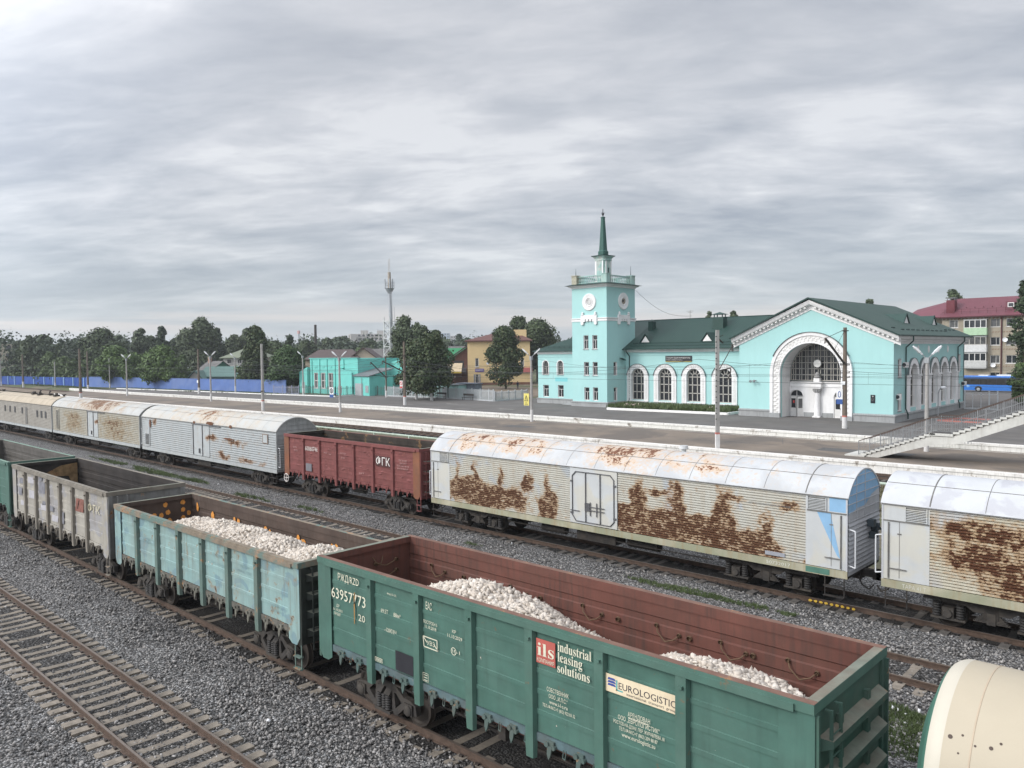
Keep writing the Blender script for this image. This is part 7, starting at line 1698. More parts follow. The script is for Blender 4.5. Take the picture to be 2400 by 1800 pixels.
BED = [(-63.4, 79.1), (-45.2, 80.3), (-45.2, 86.4), (-65.2, 86.4)]
for a, b in zip(BED, BED[1:] + BED[:1]): mb.bar((*a, .68), (*b, .68), .26, .34)
mb.build('kerb', M('fresh white kerb'), fb); mb = MB(); mb.add([(a, b, .70) for a, b in BED], [(0, 1, 2, 3)]); mb.build('soil', mDirt, fb)
rs_ = np.random.RandomState(4); n = 2600; bx = rs_.uniform(-64, -45.6, n); by = 79.6 + (bx + 63.4) * .06 + rs_.uniform(.2, 5.6, n); bz = .7 + rs_.uniform(0, .3, n)
o = blades('planting', np.stack([bx, by, bz], 1), .55, mGrass, 6, 8, .05); o.parent = fb; o.location = (54, -83, -.55); tag(o, kind='stuff')
mFl = M('pale pink blossom', (.55, .42, .38), .8)
for k, (x, y) in enumerate([(-60.8, 80.6), (-60.2, 80.9), (-59.8, 80.4), (-58.9, 80.8), (-61.4, 80.9), (-48.2, 81.6)]):
    mb = MB()
    for j in range(9): mb.lathe([(0, .07), (.08, .03), (.05, -.03)], (x + rnd.uniform(-.3, .3), y + rnd.uniform(-.3, .3), 1.2 + rnd.uniform(-.15, .25)), n=6)
    mb.build('blossom', mFl, fb)
pts = np.concatenate([patch_pts(-58, 12.9, 5.5, .5, 420, 1), patch_pts(-51.5, 13.0, 1.6, .35, 120, 2), patch_pts(-80, 18.8, 5, .6, 300, 3), patch_pts(-54.5, 18.7, 3.5, .5, 260, 4), patch_pts(-68, 13.0, 4, .35, 160, 5), patch_pts(-42.5, 12.3, 2.2, .3, 90, 14), patch_pts(-36, 12.6, 1.5, .2, 40, 15)])
tag(blades('weeds', pts, .16, mGrass, 7, 6, .018), kind='stuff')
pts = np.concatenate([patch_pts(-1.5, 7.5, 1.1, .8, 900, 7, -.14), patch_pts(-.6, 6.2, 1.2, .6, 500, 8, -.14), patch_pts(-10.5, 13.2, 2.3, .28, 500, 9), patch_pts(-12.9, 13.3, .8, .15, 80, 10), patch_pts(-8.2, 13.3, .5, .15, 60, 11), patch_pts(-7.0, 13.2, .35, .15, 60, 12), patch_pts(-22.5, 13.0, .6, .15, 40, 13)])
tag(blades('weeds', pts, .10, mGrass, 7, 7, .008), kind='stuff')
pts = np.concatenate([patch_pts(-60 + 12 * k, 34 + 4 * math.sin(k * 2.1), 9, 5, 700, 20 + k, -.18) for k in range(-4, 5)])
tag(blades('strip_grass', pts, .28, leafmat('dry strip grass', (.09, .085, .04), (.13, .12, .065), (.17, .15, .09)), 5, 9, .03), kind='stuff')
pts = np.concatenate([patch_pts(-225 + 18 * k, float(edgeY(-225 + 18 * k)) + 3.2 if k < 1 else float(np.interp(-225 + 18 * k, [-211, -177, -151.6], [69.2, 73.5, 75.6])), 11, 1.6, 420, 40 + k, .45) for k in range(-6, 5)])
tag(blades('bank_grass', pts, .35, mGrass, 5, 10, .06), kind='stuff')
lt = tag(stones('litter_scrap', np.array([[-1.9, 7.95, -.10], [-1.75, 7.88, -.09], [-1.55, 7.8, -.1], [-1.4, 7.3, -.1], [-1.35, 8.2, -.1], [-21, 14.2, -.1], [-13.0, -3.0, -.08], [-48.5, 13.2, -.1]]), .11, M('white litter', (.75, .75, .76), .6), 5, .4), 'white scraps of litter lying on the ballast', 'litter')
mb = MB()
for k in range(9): mb.ext(blob(-6.95 + k * .19, -.09, .07, .05, k), (0, 15.862 - .797 - .076, 0), (1, 0, 0), (0, 0, 1), (0, 0, 0))
pt = mb.build('rail_paint', M('yellow paint', (.55, .36, .05), .8, var=.3, vs=12)); tag(pt, 'yellow paint dabs on the rail foot below the two refrigerator wagons', 'paint mark')
# ------------------------------------------------------------------ small turquoise building and mast
mTq2 = M('bright turquoise plaster', (.16, .53, .475), .85, var=.06, vs=.6, dirt=.2, dirtcol=(.19, .46, .42), streak=.3, streakcol=(.12, .26, .23))
mGreyR = M('grey sheet roof', (.15, .165, .175), .6, var=.12, vs=.6, dirt=.3); mGreyD = M('pale grey door', (.34, .35, .36), .7, var=.08)
tb = thing('turquoise_building', 'small bright turquoise utility building with four tall white windows and a lean-to', 'building', (-141, 84, .4))
tw_ = [rect(a, b, 1.6, 5.0) for a, b in ((-146.55, -144.85), (-143.85, -142.05), (-141.0, -139.15), (-137.9, -136.15))]
wall('front_wall', (0, 83.7), FRONT, rect(-148, -130.2, .3, 8.05), tw_, mTq2, .4, tb, mWh)
for s in tw_: window((0, 83.7), FRONT, s, [(s[0][0], 3.25, s[1][0], 3.25), ((s[0][0] + s[1][0]) / 2 + .25, 1.6, (s[0][0] + s[1][0]) / 2 + .25, 5)], .14, .12, mFrm, mGlW, tb, mWh, bw=.12)
mb = MB()
for x in (-147.4, -144.35, -141.5, -138.5, -135.3): mb.box(x - .3, x + .3, 83.52, 83.698, .4, 7.9)
for x in (-145.7, -142.95, -140.05, -137.0): mb.box(x - .5, x + .5, 83.6, 83.698, 6.1, 6.45)
mb.box(-148.1, -130.1, 83.5, 84.2, 8.05, 8.2); mb.build('pilaster', mTq2, tb)
mb = MB(); mb.box(-148, -147.6, 84.11, 95, .3, 8.04); mb.box(-130.6, -130.2, 84.11, 95, .3, 8.04); mb.box(-147.59, -130.61, 94.6, 95, .3, 8.04); mb.build('side_wall', mTq2, tb)
mb = MB(); mb.box(-147.8, -130.4, 83.9, 94.8, 7.86, 7.95)
mb.build('roof', mGreyR, tb)
mb = MB(); mb.ext([(-151.2, .3), (-148.01, .3), (-148.01, 6.2), (-151.2, 5.1)], (0, 82.9, 0), (1, 0, 0), (0, 0, 1), (0, 9, 0)); mb.build('left_wing', mTq2, tb)
mb = MB(); mb.box(-150.1, -149.0, 82.85, 82.899, .4, 2.9); mb.build('door', mGreyD, tb)
mb = MB(); mb.ext([(-135.4, .3), (-129.9, .3), (-129.9, 5.2), (-135.4, 6.2)], (0, 81.9, 0), (1, 0, 0), (0, 0, 1), (0, .4, 0)); mb.ext([(-129.89, .3), (-124.6, .3), (-124.6, 4.5), (-129.89, 4.5)], (0, 82.4, 0), (1, 0, 0), (0, 0, 1), (0, 6, 0)); mb.box(-135.4, -135.0, 82.31, 83.69, .3, 6.1); mb.build('lean_to', mTq2, tb)
mb = MB(); mb.add([(-130.1, 82.1, 4.45), (-124.3, 82.1, 4.45), (-124.3, 88.4, 5.9), (-131.5, 88.4, 5.9), (-130.1, 82.1, 4.6), (-124.3, 82.1, 4.6), (-124.3, 88.4, 6.05), (-131.5, 88.4, 6.05)], [(4, 5, 6, 7), (0, 1, 5, 4), (1, 2, 6, 5), (0, 3, 7, 4)]); mb.build('lean_to_roof', mGreyR, tb)
mb = MB(); mb.box(-129.4, -126.8, 82.34, 82.399, .45, 3.0); mb.box(-128.13, -128.07, 82.33, 82.34, .45, 3.0); mb.build('door', mGreyD, tb)
mb = MB(); mb.box(-134.7, -133.4, 81.85, 81.899, .9, 2.4); mb.box(-125.9, -124.9, 82.34, 82.399, 1.2, 2.6); mb.build('metal_hatch', mSteelG, tb)
mb = MB(); mb.ext([(-124.5, 4.2), (-121.5, 4.2), (-120, 5.4), (-124, 6.4), (-127, 7.6), (-130.1, 7.2), (-130.1, 4.2)], (0, 92, 0), (1, 0, 0), (0, 0, 1), (0, .4, 0)); mb.box(-128, -119, 92.41, 96, .3, 5.2); mb.build('rear_parapet', mTq2, tb)
mb = MB(); mb.cyl((-133.6, 85.5, 7.9), (-133.6, 85.5, 6.2), .1); mb.cyl((-127, 82.2, 4.2), (-127, 82.2, .5), .06, n=6); mb.build('vent_pipe', mSteelG, tb)
ms = thing('lattice_mast', 'tall grey antenna mast with a lattice cage and a top platform', 'mast', (-145.2, 104, .4))
MX, MY = -145.2, 104.; mMs = M('grey mast steel', (.36, .38, .40), .55, .3, var=.08); mMs2 = M('tan mast top', (.36, .315, .26), .7)
mb = MB(); mb.cyl((MX + .6, MY, .3), (MX - .1, MY, 24.2), .55, .36, 12); mb.build('mast_tube', mMs, ms, True); mb = MB(); mb.cyl((MX - .1, MY, 24.2), (MX - .15, MY, 28.2), .38, .36, 10); mb.tube([(MX - .35, MY, 28.2), (MX - .35, MY, 31.2)], .04, 5); mb.tube([(MX + .1, MY, 28.2), (MX + .1, MY, 31.4)], .04, 5); mb.build('antenna', mMs2, ms)
mb = MB(); c4 = [(-1.2, -1.2), (1.2, -1.2), (1.2, 1.2), (-1.2, 1.2)]
for i, (a, b) in enumerate(c4):
    a2, b2 = c4[(i + 1) % 4]; mb.bar((MX + .3 + a * 1.1, MY + b * 1.1, 2.0), (MX + a * .9, MY + b * .9, 17.6), .19)
    for k in range(8):
        z = 2.6 + k * 2.0; s0 = 1.1 - .2 * k / 8; s1 = 1.1 - .2 * (k + 1) / 8; o0 = .3 * (1 - k / 8); o1 = .3 * (1 - (k + 1) / 8)
        mb.bar((MX + o0 + a * s0, MY + b * s0, z), (MX + o0 + a2 * s0, MY + b2 * s0, z), .15)
        if k < 7: mb.bar((MX + o0 + a * s0, MY + b * s0, z), (MX + o1 + a2 * s1, MY + b2 * s1, z + 2.0), .13)
mb.build('lattice_cage', M('pale lattice steel', (.52, .54, .53), .6, .1), ms)
mb = MB(); mb.lathe([(.3, 23.0), (1.0, 24.25), (1.12, 24.4), (.36, 24.45)], (MX - .1, MY, 0), n=10)
for i in range(10): a = 2 * PI * i / 10; mb.bar((MX - .1 + 1.08 * math.cos(a), MY + 1.08 * math.sin(a), 24.4), (MX - .1 + 1.12 * math.cos(a), MY + 1.12 * math.sin(a), 26.0 + (.6 if i % 3 == 0 else 0)), .09 if i % 3 else .22)
for z in (25.1, 25.7):
    for i in range(10): a = 2 * PI * i / 10; b = 2 * PI * (i + 1) / 10; mb.bar((MX - .1 + 1.1 * math.cos(a), MY + 1.1 * math.sin(a), z), (MX - .1 + 1.1 * math.cos(b), MY + 1.1 * math.sin(b), z), .06)
mb.build('top_platform', mMs, ms)
mb = MB()
for s in (0, .55): mb.bar((MX + .9 + s, MY - .5, 17), (MX + .75 + s, MY - .5, 23.6), .07)
for k in range(14): mb.bar((MX + .88, MY - .5, 17.4 + k * .46), (MX + 1.42, MY - .5, 17.4 + k * .46), .05)
mb.bar((MX + 1.7, MY, 8), (MX + 1.5, MY, 20), .07); mb.build('ladder', mMs, ms)

# ------------------------------------------------------------------ houses beyond the fence
def framed(o, ang):
    c, s = math.cos(ang), math.sin(ang)
    return lambda a, b, z: (o[0] + a * c - b * s, o[1] + a * s + b * c, z)
def gable_house(name, label, o, ang, w, dpt, zb, ze, zr, mw, mr, along=True, wins=(), group='houses beyond the blue wall', hip=0., over=.5, mg=None, chim=None):
    """o: near left corner; w along, dpt away; ridge along the front (along) or front gable"""
    F = framed(o, ang); t = thing(name, label, 'house', (*o, zb), group); mb = MB()
    V = lambda *p: F(*p)
    b0 = [V(0, 0, zb), V(w, 0, zb), V(w, dpt, zb), V(0, dpt, zb)]; b1 = [V(0, 0, ze), V(w, 0, ze), V(w, dpt, ze), V(0, dpt, ze)]
    mb.add(b0 + b1, [(i, (i + 1) % 4, 4 + (i + 1) % 4, 4 + i) for i in range(4)], 0)
    if along:
        if not hip: mb.add([V(0, 0, ze), V(0, dpt, ze), V(0, dpt / 2, zr), V(w, 0, ze), V(w, dpt, ze), V(w, dpt / 2, zr)], [(0, 1, 2), (3, 4, 5)], 1)
    else: mb.add([V(0, 0, ze), V(w, 0, ze), V(w / 2, 0, zr), V(0, dpt, ze), V(w, dpt, ze), V(w / 2, dpt, zr)], [(0, 1, 2), (3, 4, 5)], 1)
    mb.build('wall', [mw, mg or mw], t); mb = MB(); h = over; sl = .15
    if along:
        r0, r1 = hip * w - h * (hip == 0), w - hip * w + h * (hip == 0)
        mb.add([V(-h, -h, ze - sl), V(w + h, -h, ze - sl), V(r1, dpt / 2, zr), V(r0, dpt / 2, zr), V(-h, dpt + h, ze - sl), V(w + h, dpt + h, ze - sl)], [(0, 1, 2, 3), (3, 2, 5, 4)] + ([(0, 3, 4), (1, 5, 2)] if hip else []), 0)
        mb.add([V(-h, -h, ze - sl), V(w + h, -h, ze - sl), V(w + h, -h, ze - sl - .2), V(-h, -h, ze - sl - .2)], [(0, 1, 2, 3)], 0)
    else:
        mb.add([V(-h, -h, ze - sl), V(w / 2, -h, zr + .05), V(w + h, -h, ze - sl), V(-h, dpt + h, ze - sl), V(w / 2, dpt + h, zr + .05), V(w + h, dpt + h, ze - sl)], [(0, 1, 4, 3), (1, 2, 5, 4)], 0)
        for a, b in ((V(-h, -h, ze - sl), V(w / 2, -h, zr + .05)), (V(w + h, -h, ze - sl), V(w / 2, -h, zr + .05))): mb.bar(a, b, .1, .25)
    rf = mb.build('roof', mr, t)
    if chim:
        mb = MB(); q = V(chim[0], chim[1], 0); mb.box(q[0] - .4, q[0] + .4, q[1] - .4, q[1] + .4, chim[2], chim[3]); mb.build('chimney', M('house chimney', (.30, .20, .16), .9), rf)
    for (a, b, z0, z1) in wins:
        mb = MB(); mb.add([V(a, -.06, z0), V(b, -.06, z0), V(b, -.06, z1), V(a, -.06, z1)], [(0, 1, 2, 3)]); mb.bar(V((a + b) / 2, -.08, z0), V((a + b) / 2, -.08, z1), .08)
        for p_, q_ in ((V(a, -.07, z0), V(b, -.07, z0)), (V(a, -.07, z1), V(b, -.07, z1)), (V(a, -.07, z0), V(a, -.07, z1)), (V(b, -.07, z0), V(b, -.07, z1))): mb.bar(p_, q_, .12)
        w_ = mb.build('window', mFrm, t); mb = MB(); mb.add([V(a + .05, -.085, z0 + .05), V(b - .05, -.085, z0 + .05), V(b - .05, -.085, z1 - .05), V(a + .05, -.085, z1 - .05)], [(0, 1, 2, 3)]); mb.build('pane', mGl, w_)
    return t
A43 = math.atan2(.687, .727)
mHW = M('pale house render', (.50, .49, .46), .9, var=.06); mHC = M('cream brick house', (.42, .36, .27), .9, var=.1, vs=3); mRG = M('olive sheet roof', (.17, .19, .135), .6, var=.1); mRGr = M('grey slate roof', (.135, .13, .125), .8, var=.2, vs=1); mGrn = M('green board gable', (.025, .15, .095), .8, var=.12)
mRTeal = M('dull teal roof', (.095, .165, .15), .7, var=.12); mRBr = M('dark brown tile roof', (.085, .062, .058), .6, var=.15, vs=1.5); mBrk = M('red brown brick', (.17, .085, .06), .9, var=.25, vs=4); mRRed = M('dull red roof', (.22, .06, .07), .7)
gable_house('gable_house', 'pale gable house half hidden behind the round green trees', (-222.4, 76.6), A43 + .25, 10, 14, .4, 5.5, 9.0, mHW, M('pale sheet roof', (.36, .38, .37), .7), False)
gable_house('green_gable_house', 'small house with a grey slate roof and dark green gable behind the blue wall', (-209.5, 86.2), A43 - .55, 5.5, 9, .4, 4.4, 7.5, mGrn, mRGr, True, chim=(1, 4, 6, 8.6))
gable_house('teal_roof_shed', 'long low shed with dull teal roof in front of the white house', (-203.5, 84.6), A43 - .1, 10, 9, .4, 3.5, 6.0, mRTeal, mRTeal, True)
gable_house('white_gable_shed', 'tiny white gabled shed peeping over the blue wall', (-202.2, 80.8), A43, 3.6, 5, .4, 2.9, 5.0, mHW, mRTeal, False)
gable_house('villa', 'white two-storey villa with an olive hipped roof beside the tall dark tree', (-210.0, 94.6), A43, 11.5, 10, .4, 8.5, 11.2, mHW, mRG, True, hip=.45, wins=[(1.1, 2.2, 6.7, 7.9), (4.1, 5.2, 6.7, 7.9), (7.4, 8.4, 6.7, 7.9), (1.2, 2.7, 3.4, 5.2), (4.4, 5.6, 3.4, 5.2), (7.4, 8.4, 3.4, 5.2)], over=.9)
gable_house('red_roof_house', 'low house with a dull red roof among the trees', (-312.5, 82.0), A43 + .4, 9, 8, .4, 6.4, 8.2, mHC, mRRed, True, chim=(4, 4, 7.5, 10))
gable_house('brown_roof_house', 'house with dark brown tiled roof and pale gable behind the small turquoise building', (-169.0, 95.6), A43, 13.4, 9, .4, 7.9, 10.2, mHC, mRBr, True, hip=.18, over=.5)
gable_house('half_hip_house', 'pale half-gabled house end behind the small turquoise building', (-162.2, 104.0), A43, 7.2, 9, .4, 7.6, 10.5, M('pale stucco gable', (.45, .38, .30), .9), mRBr, False)
for i, (x, y, w, dp, ze, zr, mw, mr, al, lb) in enumerate([(-161, 118, 12, 8, 5.0, 8.0, mBrk, mRGr, True, 'brown brick house left of the mast'), (-153, 118, 7, 9, 5.4, 8.2, mHC, mRGr, False, 'small house with triangular gable behind the mast foot'), (-176, 140, 12, 9, 7, 11, mHW, mRGr, True, 'pale long house with grey roof behind the mast'), (-186, 128, 9, 9, 6.5, 10.5, mBrk, mRGr, True, 'brown roofed house left of the pale long house'),
        (-167, 140.5, 9, 9, 6.8, 10.4, mHC, M('bright green sheet roof', (.03, .20, .085), .6), True, 'house with a bright green sheet roof left of the yellow building'), (-158, 137, 5, 8, 4.6, 7.6, mBrk, mRBr, False, 'brick house end with balcony left of the yellow building'), (-240, 150, 12, 9, 6, 9.4, mHW, mRBr, True, 'pale house among trees behind the ash tree')]):
    gable_house('town_house', lb, (x, y), A43, w, dp, .4, ze, zr, mw, mr, al)
gable_house('brick_shed', 'small red brick shed with a grey door behind the picket fence', (-133.6, 105.6), A43, 5.4, 6, .4, 3.4, 6.1, mBrk, mRBr, False, group=None)
su = thing('beige_canopy', 'beige canopy with yellow valance between the shed and the yellow building', 'canopy', (-143.6, 122, .4)); F = framed((-147.0, 119.5), A43); mb = MB()
mb.add([F(0, 0, 4.2), F(6.5, 0, 4.2), F(6.5, 5, 6.3), F(2.5, 5, 6.3)], [(0, 1, 2, 3)]); mb.build('canopy_cloth', M('beige cloth', (.50, .40, .26), .8), su); mb = MB(); mb.bar(F(0, 0, 4.0), F(6.5, 0, 4.0), .06, .4); mb.build('valance', M('yellow valance', (.5, .36, .06), .8), su); mb = MB(); [mb.cyl(F(a, .1, .3), F(a, .1, 4.2), .05, n=6) for a in (.1, 3.2, 6.4)]; mb.build('post', mDarkS, su)

# yellow block
yb_ = thing('yellow_building', 'yellow three-storey building with a brown roof and a purple sign, behind the lime tree', 'building', (-146.5, 130.2, .4))
YO = (-146.5, 130.2); U = (math.cos(A43), math.sin(A43), 0); NV = (math.sin(A43), -math.cos(A43), 0); YF = (U, NV); F = framed(YO, A43)
mYel = M('yellow render', (.66, .50, .27), .85, var=.05, vs=.5, dirt=.15, dirtcol=(.56, .43, .25), streak=.12, streakcol=(.45, .34, .2))
yw = [rect(2.0, 2.9, 5.25, 7.5), rect(2.0, 2.9, .95, 3.3), rect(11.6, 12.5, 5.25, 7.5), rect(13.9, 14.8, 5.25, 7.5)]
wall('front_wall', YO, YF, rect(0, 16.4, .3, 12.1), yw, mYel, .4, yb_, mWh)
for s in yw: window(YO, YF, s, tee(s[0][0], s[1][0], s[0][1], s[2][1], .8), .1, .12, mFrm, mGl, yb_, mWh)
mb = MB(); mb.add([F(0, .41, .3), F(0, 14, .3), F(0, 14, 12.1), F(0, .41, 12.1)], [(0, 1, 2, 3)]); mb.add([F(16.4, .41, .3), F(16.4, 14, .3), F(16.4, 14, 12.1), F(16.4, .41, 12.1)], [(0, 1, 2, 3)]); mb.build('side_wall', mBrk, yb_)
mb = MB(); mb.add([F(-.7, -.7, 12.15), F(17, -.7, 12.15), F(17, 15, 12.15), F(-.7, 15, 12.15), F(7, 7, 14.2), F(13, 7, 14.2), F(-.7, -.7, 11.85), F(17, -.7, 11.85), F(-.7, 15, 11.85), F(17, 15, 11.85)], [(0, 1, 5, 4), (1, 2, 5), (2, 3, 4, 5), (3, 0, 4), (0, 1, 7, 6), (0, 3, 8, 6), (1, 2, 9, 7)]); yr = mb.build('roof', M('chestnut sheet roof', (.125, .058, .05), .6, var=.12), yb_)
mb = MB(); mb.bar(F(9.0, 1.5, 12.8), F(11, 1.5, 12.8), .6, 1.3); mb.build('dormer', M('chestnut sheet roof'), yr)
mb = MB(); mb.add([F(12.2, 4, 12.0), F(15.6, 4, 12.0), F(15.6, 4, 15.0), F(12.2, 4, 15.0), F(12.2, 8, 12), F(15.6, 8, 12), F(15.6, 8, 15), F(12.2, 8, 15)], [(0, 1, 2, 3), (4, 5, 6, 7), (0, 4, 7, 3), (1, 5, 6, 2), (3, 2, 6, 7)]); mb.build('stair_head', mYel, yb_)
mb = MB(); mb.bar(F(0, -.16, .75), F(16.4, -.16, .75), .3, .7); mb.build('plinth', mBrk, yb_)
mb = MB(); mb.bar(F(1.9, -.08, 4.35), F(4.25, -.08, 4.35), .1, .8, upv=(0, 0, 1)); sg2 = mb.build('shop_sign', M('purple shop sign', (.13, .085, .28), .6), yb_)
mb = MB()
for k in range(6): a = 2.1 + k * .33; mb.bar(F(a, -.14, 4.2), F(a + .02, -.14, 4.5), .1, .03); mb.bar(F(a, -.14, 4.5), F(a + .22, -.14, 4.5), .06, .04); mb.bar(F(a + .22, -.14, 4.2), F(a + .22, -.14, 4.5), .07, .03)
mb.build('sign_letters', mLampH, sg2)
for s0 in (1.55, 2.95): mb = MB(); mb.bar(F(s0, -.03, 2.1), F(s0 + .38, -.03, 2.1), .04, 2.4, upv=(0, 0, 1)); mb.build('shutter', M('grey shutter', (.25, .26, .27), .7), yb_)
mb = MB(); mb.lathe([(0, .05), (.35, .15), (.4, .16)], F(5.3, -.3, 6.2), NV, 14); mb.build('satellite_dish', mLampH, yb_)
mb = MB(); mb.bar(F(12.0, -.3, 4.3), F(17, -.3, 4.3), .5, 1.2); mb.build('awning', M('faded red awning', (.45, .14, .13), .7), yb_)
lh = thing('side_house', 'brick house with dark gable roof and balcony attached left of the yellow building', 'house', (-150, 131, .4)); mb = MB()
mb.add([F(-4.5, 3, .3), F(-.02, 3, .3), F(-.02, 3, 7.6), F(-4.5, 3, 7.6), F(-.02, 3, 10.6)], [(0, 1, 2, 3), (3, 2, 4)]); mb.build('wall', mBrk, lh); mb = MB(); mb.add([F(-5.6, 2.2, 7.2), F(-.05, 2.2, 11.0), F(-.05, 9, 11.0), F(-5.6, 9, 7.2)], [(0, 1, 2, 3)]); mb.bar(F(-5.6, 2.2, 7.15), F(-.05, 2.2, 10.95), .1, .3); mb.build('roof', mRBr, lh); mb = MB(); mb.bar(F(-4.3, 2, 4.4), F(-.6, 2, 4.4), 1.5, 1.0); mb.build('balcony', M('dark balcony', (.09, .085, .09), .8), lh); mb = MB(); mb.add([F(-3.8, 2.95, 5.1), F(-1.2, 2.95, 5.1), F(-1.2, 2.95, 6.9), F(-3.8, 2.95, 6.9)], [(0, 1, 2, 3)]); mb.build('window', mGlW, lh)
cb_ = thing('grey_cabinet', 'grey metal cabinet behind the silver picket fence', 'cabinet', (-104, 90.5, .5)); mb = MB(); mb.box(-106.4, -101.8, 89.5, 91.5, .45, 3.1); mb.box(-106.6, -101.6, 89.3, 91.7, 3.1, 3.25); mb.build('cabinet_body', M('blue grey cabinet', (.15, .165, .20), .7), cb_); mb = MB(); mb.box(-104.13, -104.07, 89.48, 89.5, .6, 3.0); mb.build('door_seam', mBlack, cb_)
bk = thing('white_kiosk', 'low pale turquoise kiosk wall behind the trunks of the lime trees', 'kiosk', (-104, 87, .5)); mb = MB(); mb.box(-116.5, -103.9, 87.5, 90, .4, 2.9); mb.build('wall', M('pale turquoise kiosk', (.36, .56, .54), .85, var=.08), bk); mb = MB(); mb.box(-116.7, -103.7, 87.3, 90.2, 2.9, 3.05); mb.build('roof', mGreyR, bk); mb = MB(); mb.box(-108.5, -107.2, 87.44, 87.49, .45, 2.5); mb.build('door', mGreyD, bk)

# ------------------------------------------------------------------ apartment block and bus
ab = thing('apartment_block', 'beige brick apartment block with a maroon roof and white balconies, behind the station', 'building', (-39, 185, .5))
mBk = M('beige silicate brick', (.315, .275, .215), .9, var=.1, vs=1.2, dirt=.3, dirtcol=(.24, .21, .17), streak=.2, bump=.2, bs=10); mMar = M('maroon sheet roof', (.145, .048, .062), .5, var=.08, vs=.5); mMarD = M('dark maroon trim', (.075, .018, .022), .6)
AY = 185.
fl = [13.3, 9.3, 5.35, 1.6]
wn = []
for z in fl:
    for a in (-38.25, -35.25, -29.6, -26.6): wn.append(rect(a, a + 2.0 if a > -36 else a + 1.85, z, z + 1.75))
    wn.append(rect(-46.4, -44.6, z, z + 1.75))
wall('front_wall', (0, AY), FRONT, rect(-47.9, -18, .4, 15.75), wn, mBk, .4, ab, mBk)
for i, s in enumerate(wn): window((0, AY), FRONT, s, [(s[0][0] + 1.1, s[0][1], s[0][1] and s[0][0] + 1.1, s[2][1])], .1, .14, mFrm if i % 3 else mFrmO, mGl if i % 2 else mGlW, ab, mWh)
mb = MB(); mb.box(-47.9, -47.5, AY + .41, AY + 12, .4, 15.75); mb.build('side_wall', mBk, ab)
mb = MB()
for z in (12.2, 8.45, 4.75):
    x = -37.9
    while x < -18.3: mb.box(x, x + .26, AY - .05, AY - .003, z - .1, z); mb.box(x + .13, x + .39, AY - .04, AY - .003, z, z + .07); x += .52
x = -47.6
while x < -18.3: mb.box(x, x + .45, AY - .12, AY - .003, 15.2, 15.4); mb.box(x, x + .22, AY - .06, AY - .003, 15.02, 15.2); x += .75
mb.build('brick_course', M('red brown brick course', (.20, .115, .075), .9, var=.2), ab)
mb = MB(); mb.add([(-48.7, AY - .8, 15.75), (-17, AY - .8, 15.75), (-17, AY + 6, 20.1), (-45.9, AY + 6, 20.1), (-48.7, AY + 13, 15.75), (-17, AY + 13, 15.75), (-53.2, AY + 5, 17.6), (-53.2, AY + 7, 17.6)], [(0, 1, 2, 3), (4, 3, 2, 5), (0, 3, 4)]); ar_ = mb.build('roof', mMar, ab)
mb = MB(); mb.add([(-46, AY + 6, 20.08), (-54.8, AY + 6, 18.0), (-55.8, AY + 2.5, 16.6), (-48.75, AY - .75, 15.74)], [(0, 1, 2, 3)]); mb.add([(-54.8, AY + 6, 18.0), (-46, AY + 6, 20.08), (-46, AY + 13, 15.7), (-56, AY + 13, 15.7)], [(0, 1, 2, 3)]); mb.build('hip_roof', mMar, ar_); mb = MB(); mb.box(-55, -47.91, AY + 3, AY + 12, .4, 15.7); mb.build('rear_wing', mBk, ab)
mb = MB(); n = 70
for i in range(n): x = -48.5 + i * .45; t = min(1, max(0, (x + 48.7) / 2.8)); mb.bar((x, AY - .8, 15.77), (x, AY - .8 + 6.8 * t, 15.77 + 4.35 * t), .05, .05)
mb.build('roof_seam', mMar, ar_)
mb = MB(); mb.bar((-48.7, AY - .85, 15.65), (-17, AY - .85, 15.65), .2, .25)
for i in range(18): x = -47.4 + i * 1.7; mb.bar((x, AY + .2, 16.4), (x, AY + .2, 17.5), .05)
for z in (16.9, 17.4): mb.bar((-48, AY + .2, z), (-17, AY + .2, z), .04)
for i in range(18): x = -47 + i * 1.7; mb.box(x, x + .15, AY + 2.2, AY + 2.4, 17.7, 17.95)
mb.build('snow_guard', mMarD, ar_)
mb = MB(); mb.box(-47.2, -45.5, AY + .6, AY + 2.6, 16.2, 19.6); mb.build('chimney', M('maroon chimney cladding', (.125, .024, .032), .6), ar_); mb = MB()
for q in (-47.1, -46.4, -45.6): mb.cyl((q, AY + 1, 19.6), (q, AY + 1, 20.0), .08, n=6)
mb.box(-47.3, -45.4, AY + .5, AY + 2.7, 20.0, 20.1); mb.build('chimney_cap', mSteelG, ar_)
mb = MB(); mb.box(-35.6, -33.3, AY + .8, AY + 4, 16.4, 18.7); dm = mb.build('roof_dormer', mMar, ar_); mb = MB(); mb.box(-35.2, -34.0, AY + .72, AY + .79, 17.5, 18.5); mb.build('dormer_window', mFrm, dm); mb = MB(); mb.box(-35.05, -34.15, AY + .70, AY + .715, 17.65, 18.35); mb.build('pane', mGl, dm)
mb = MB(); mb.cyl((-36.1, AY - .2, .6), (-36.1, AY - .2, 14.9), .13, n=8); mb.tube([(-36.1, AY - .2, 14.9), (-35.9, AY - .7, 15.5)], .13, 8); mb.build('drainpipe', mMarD, ab)
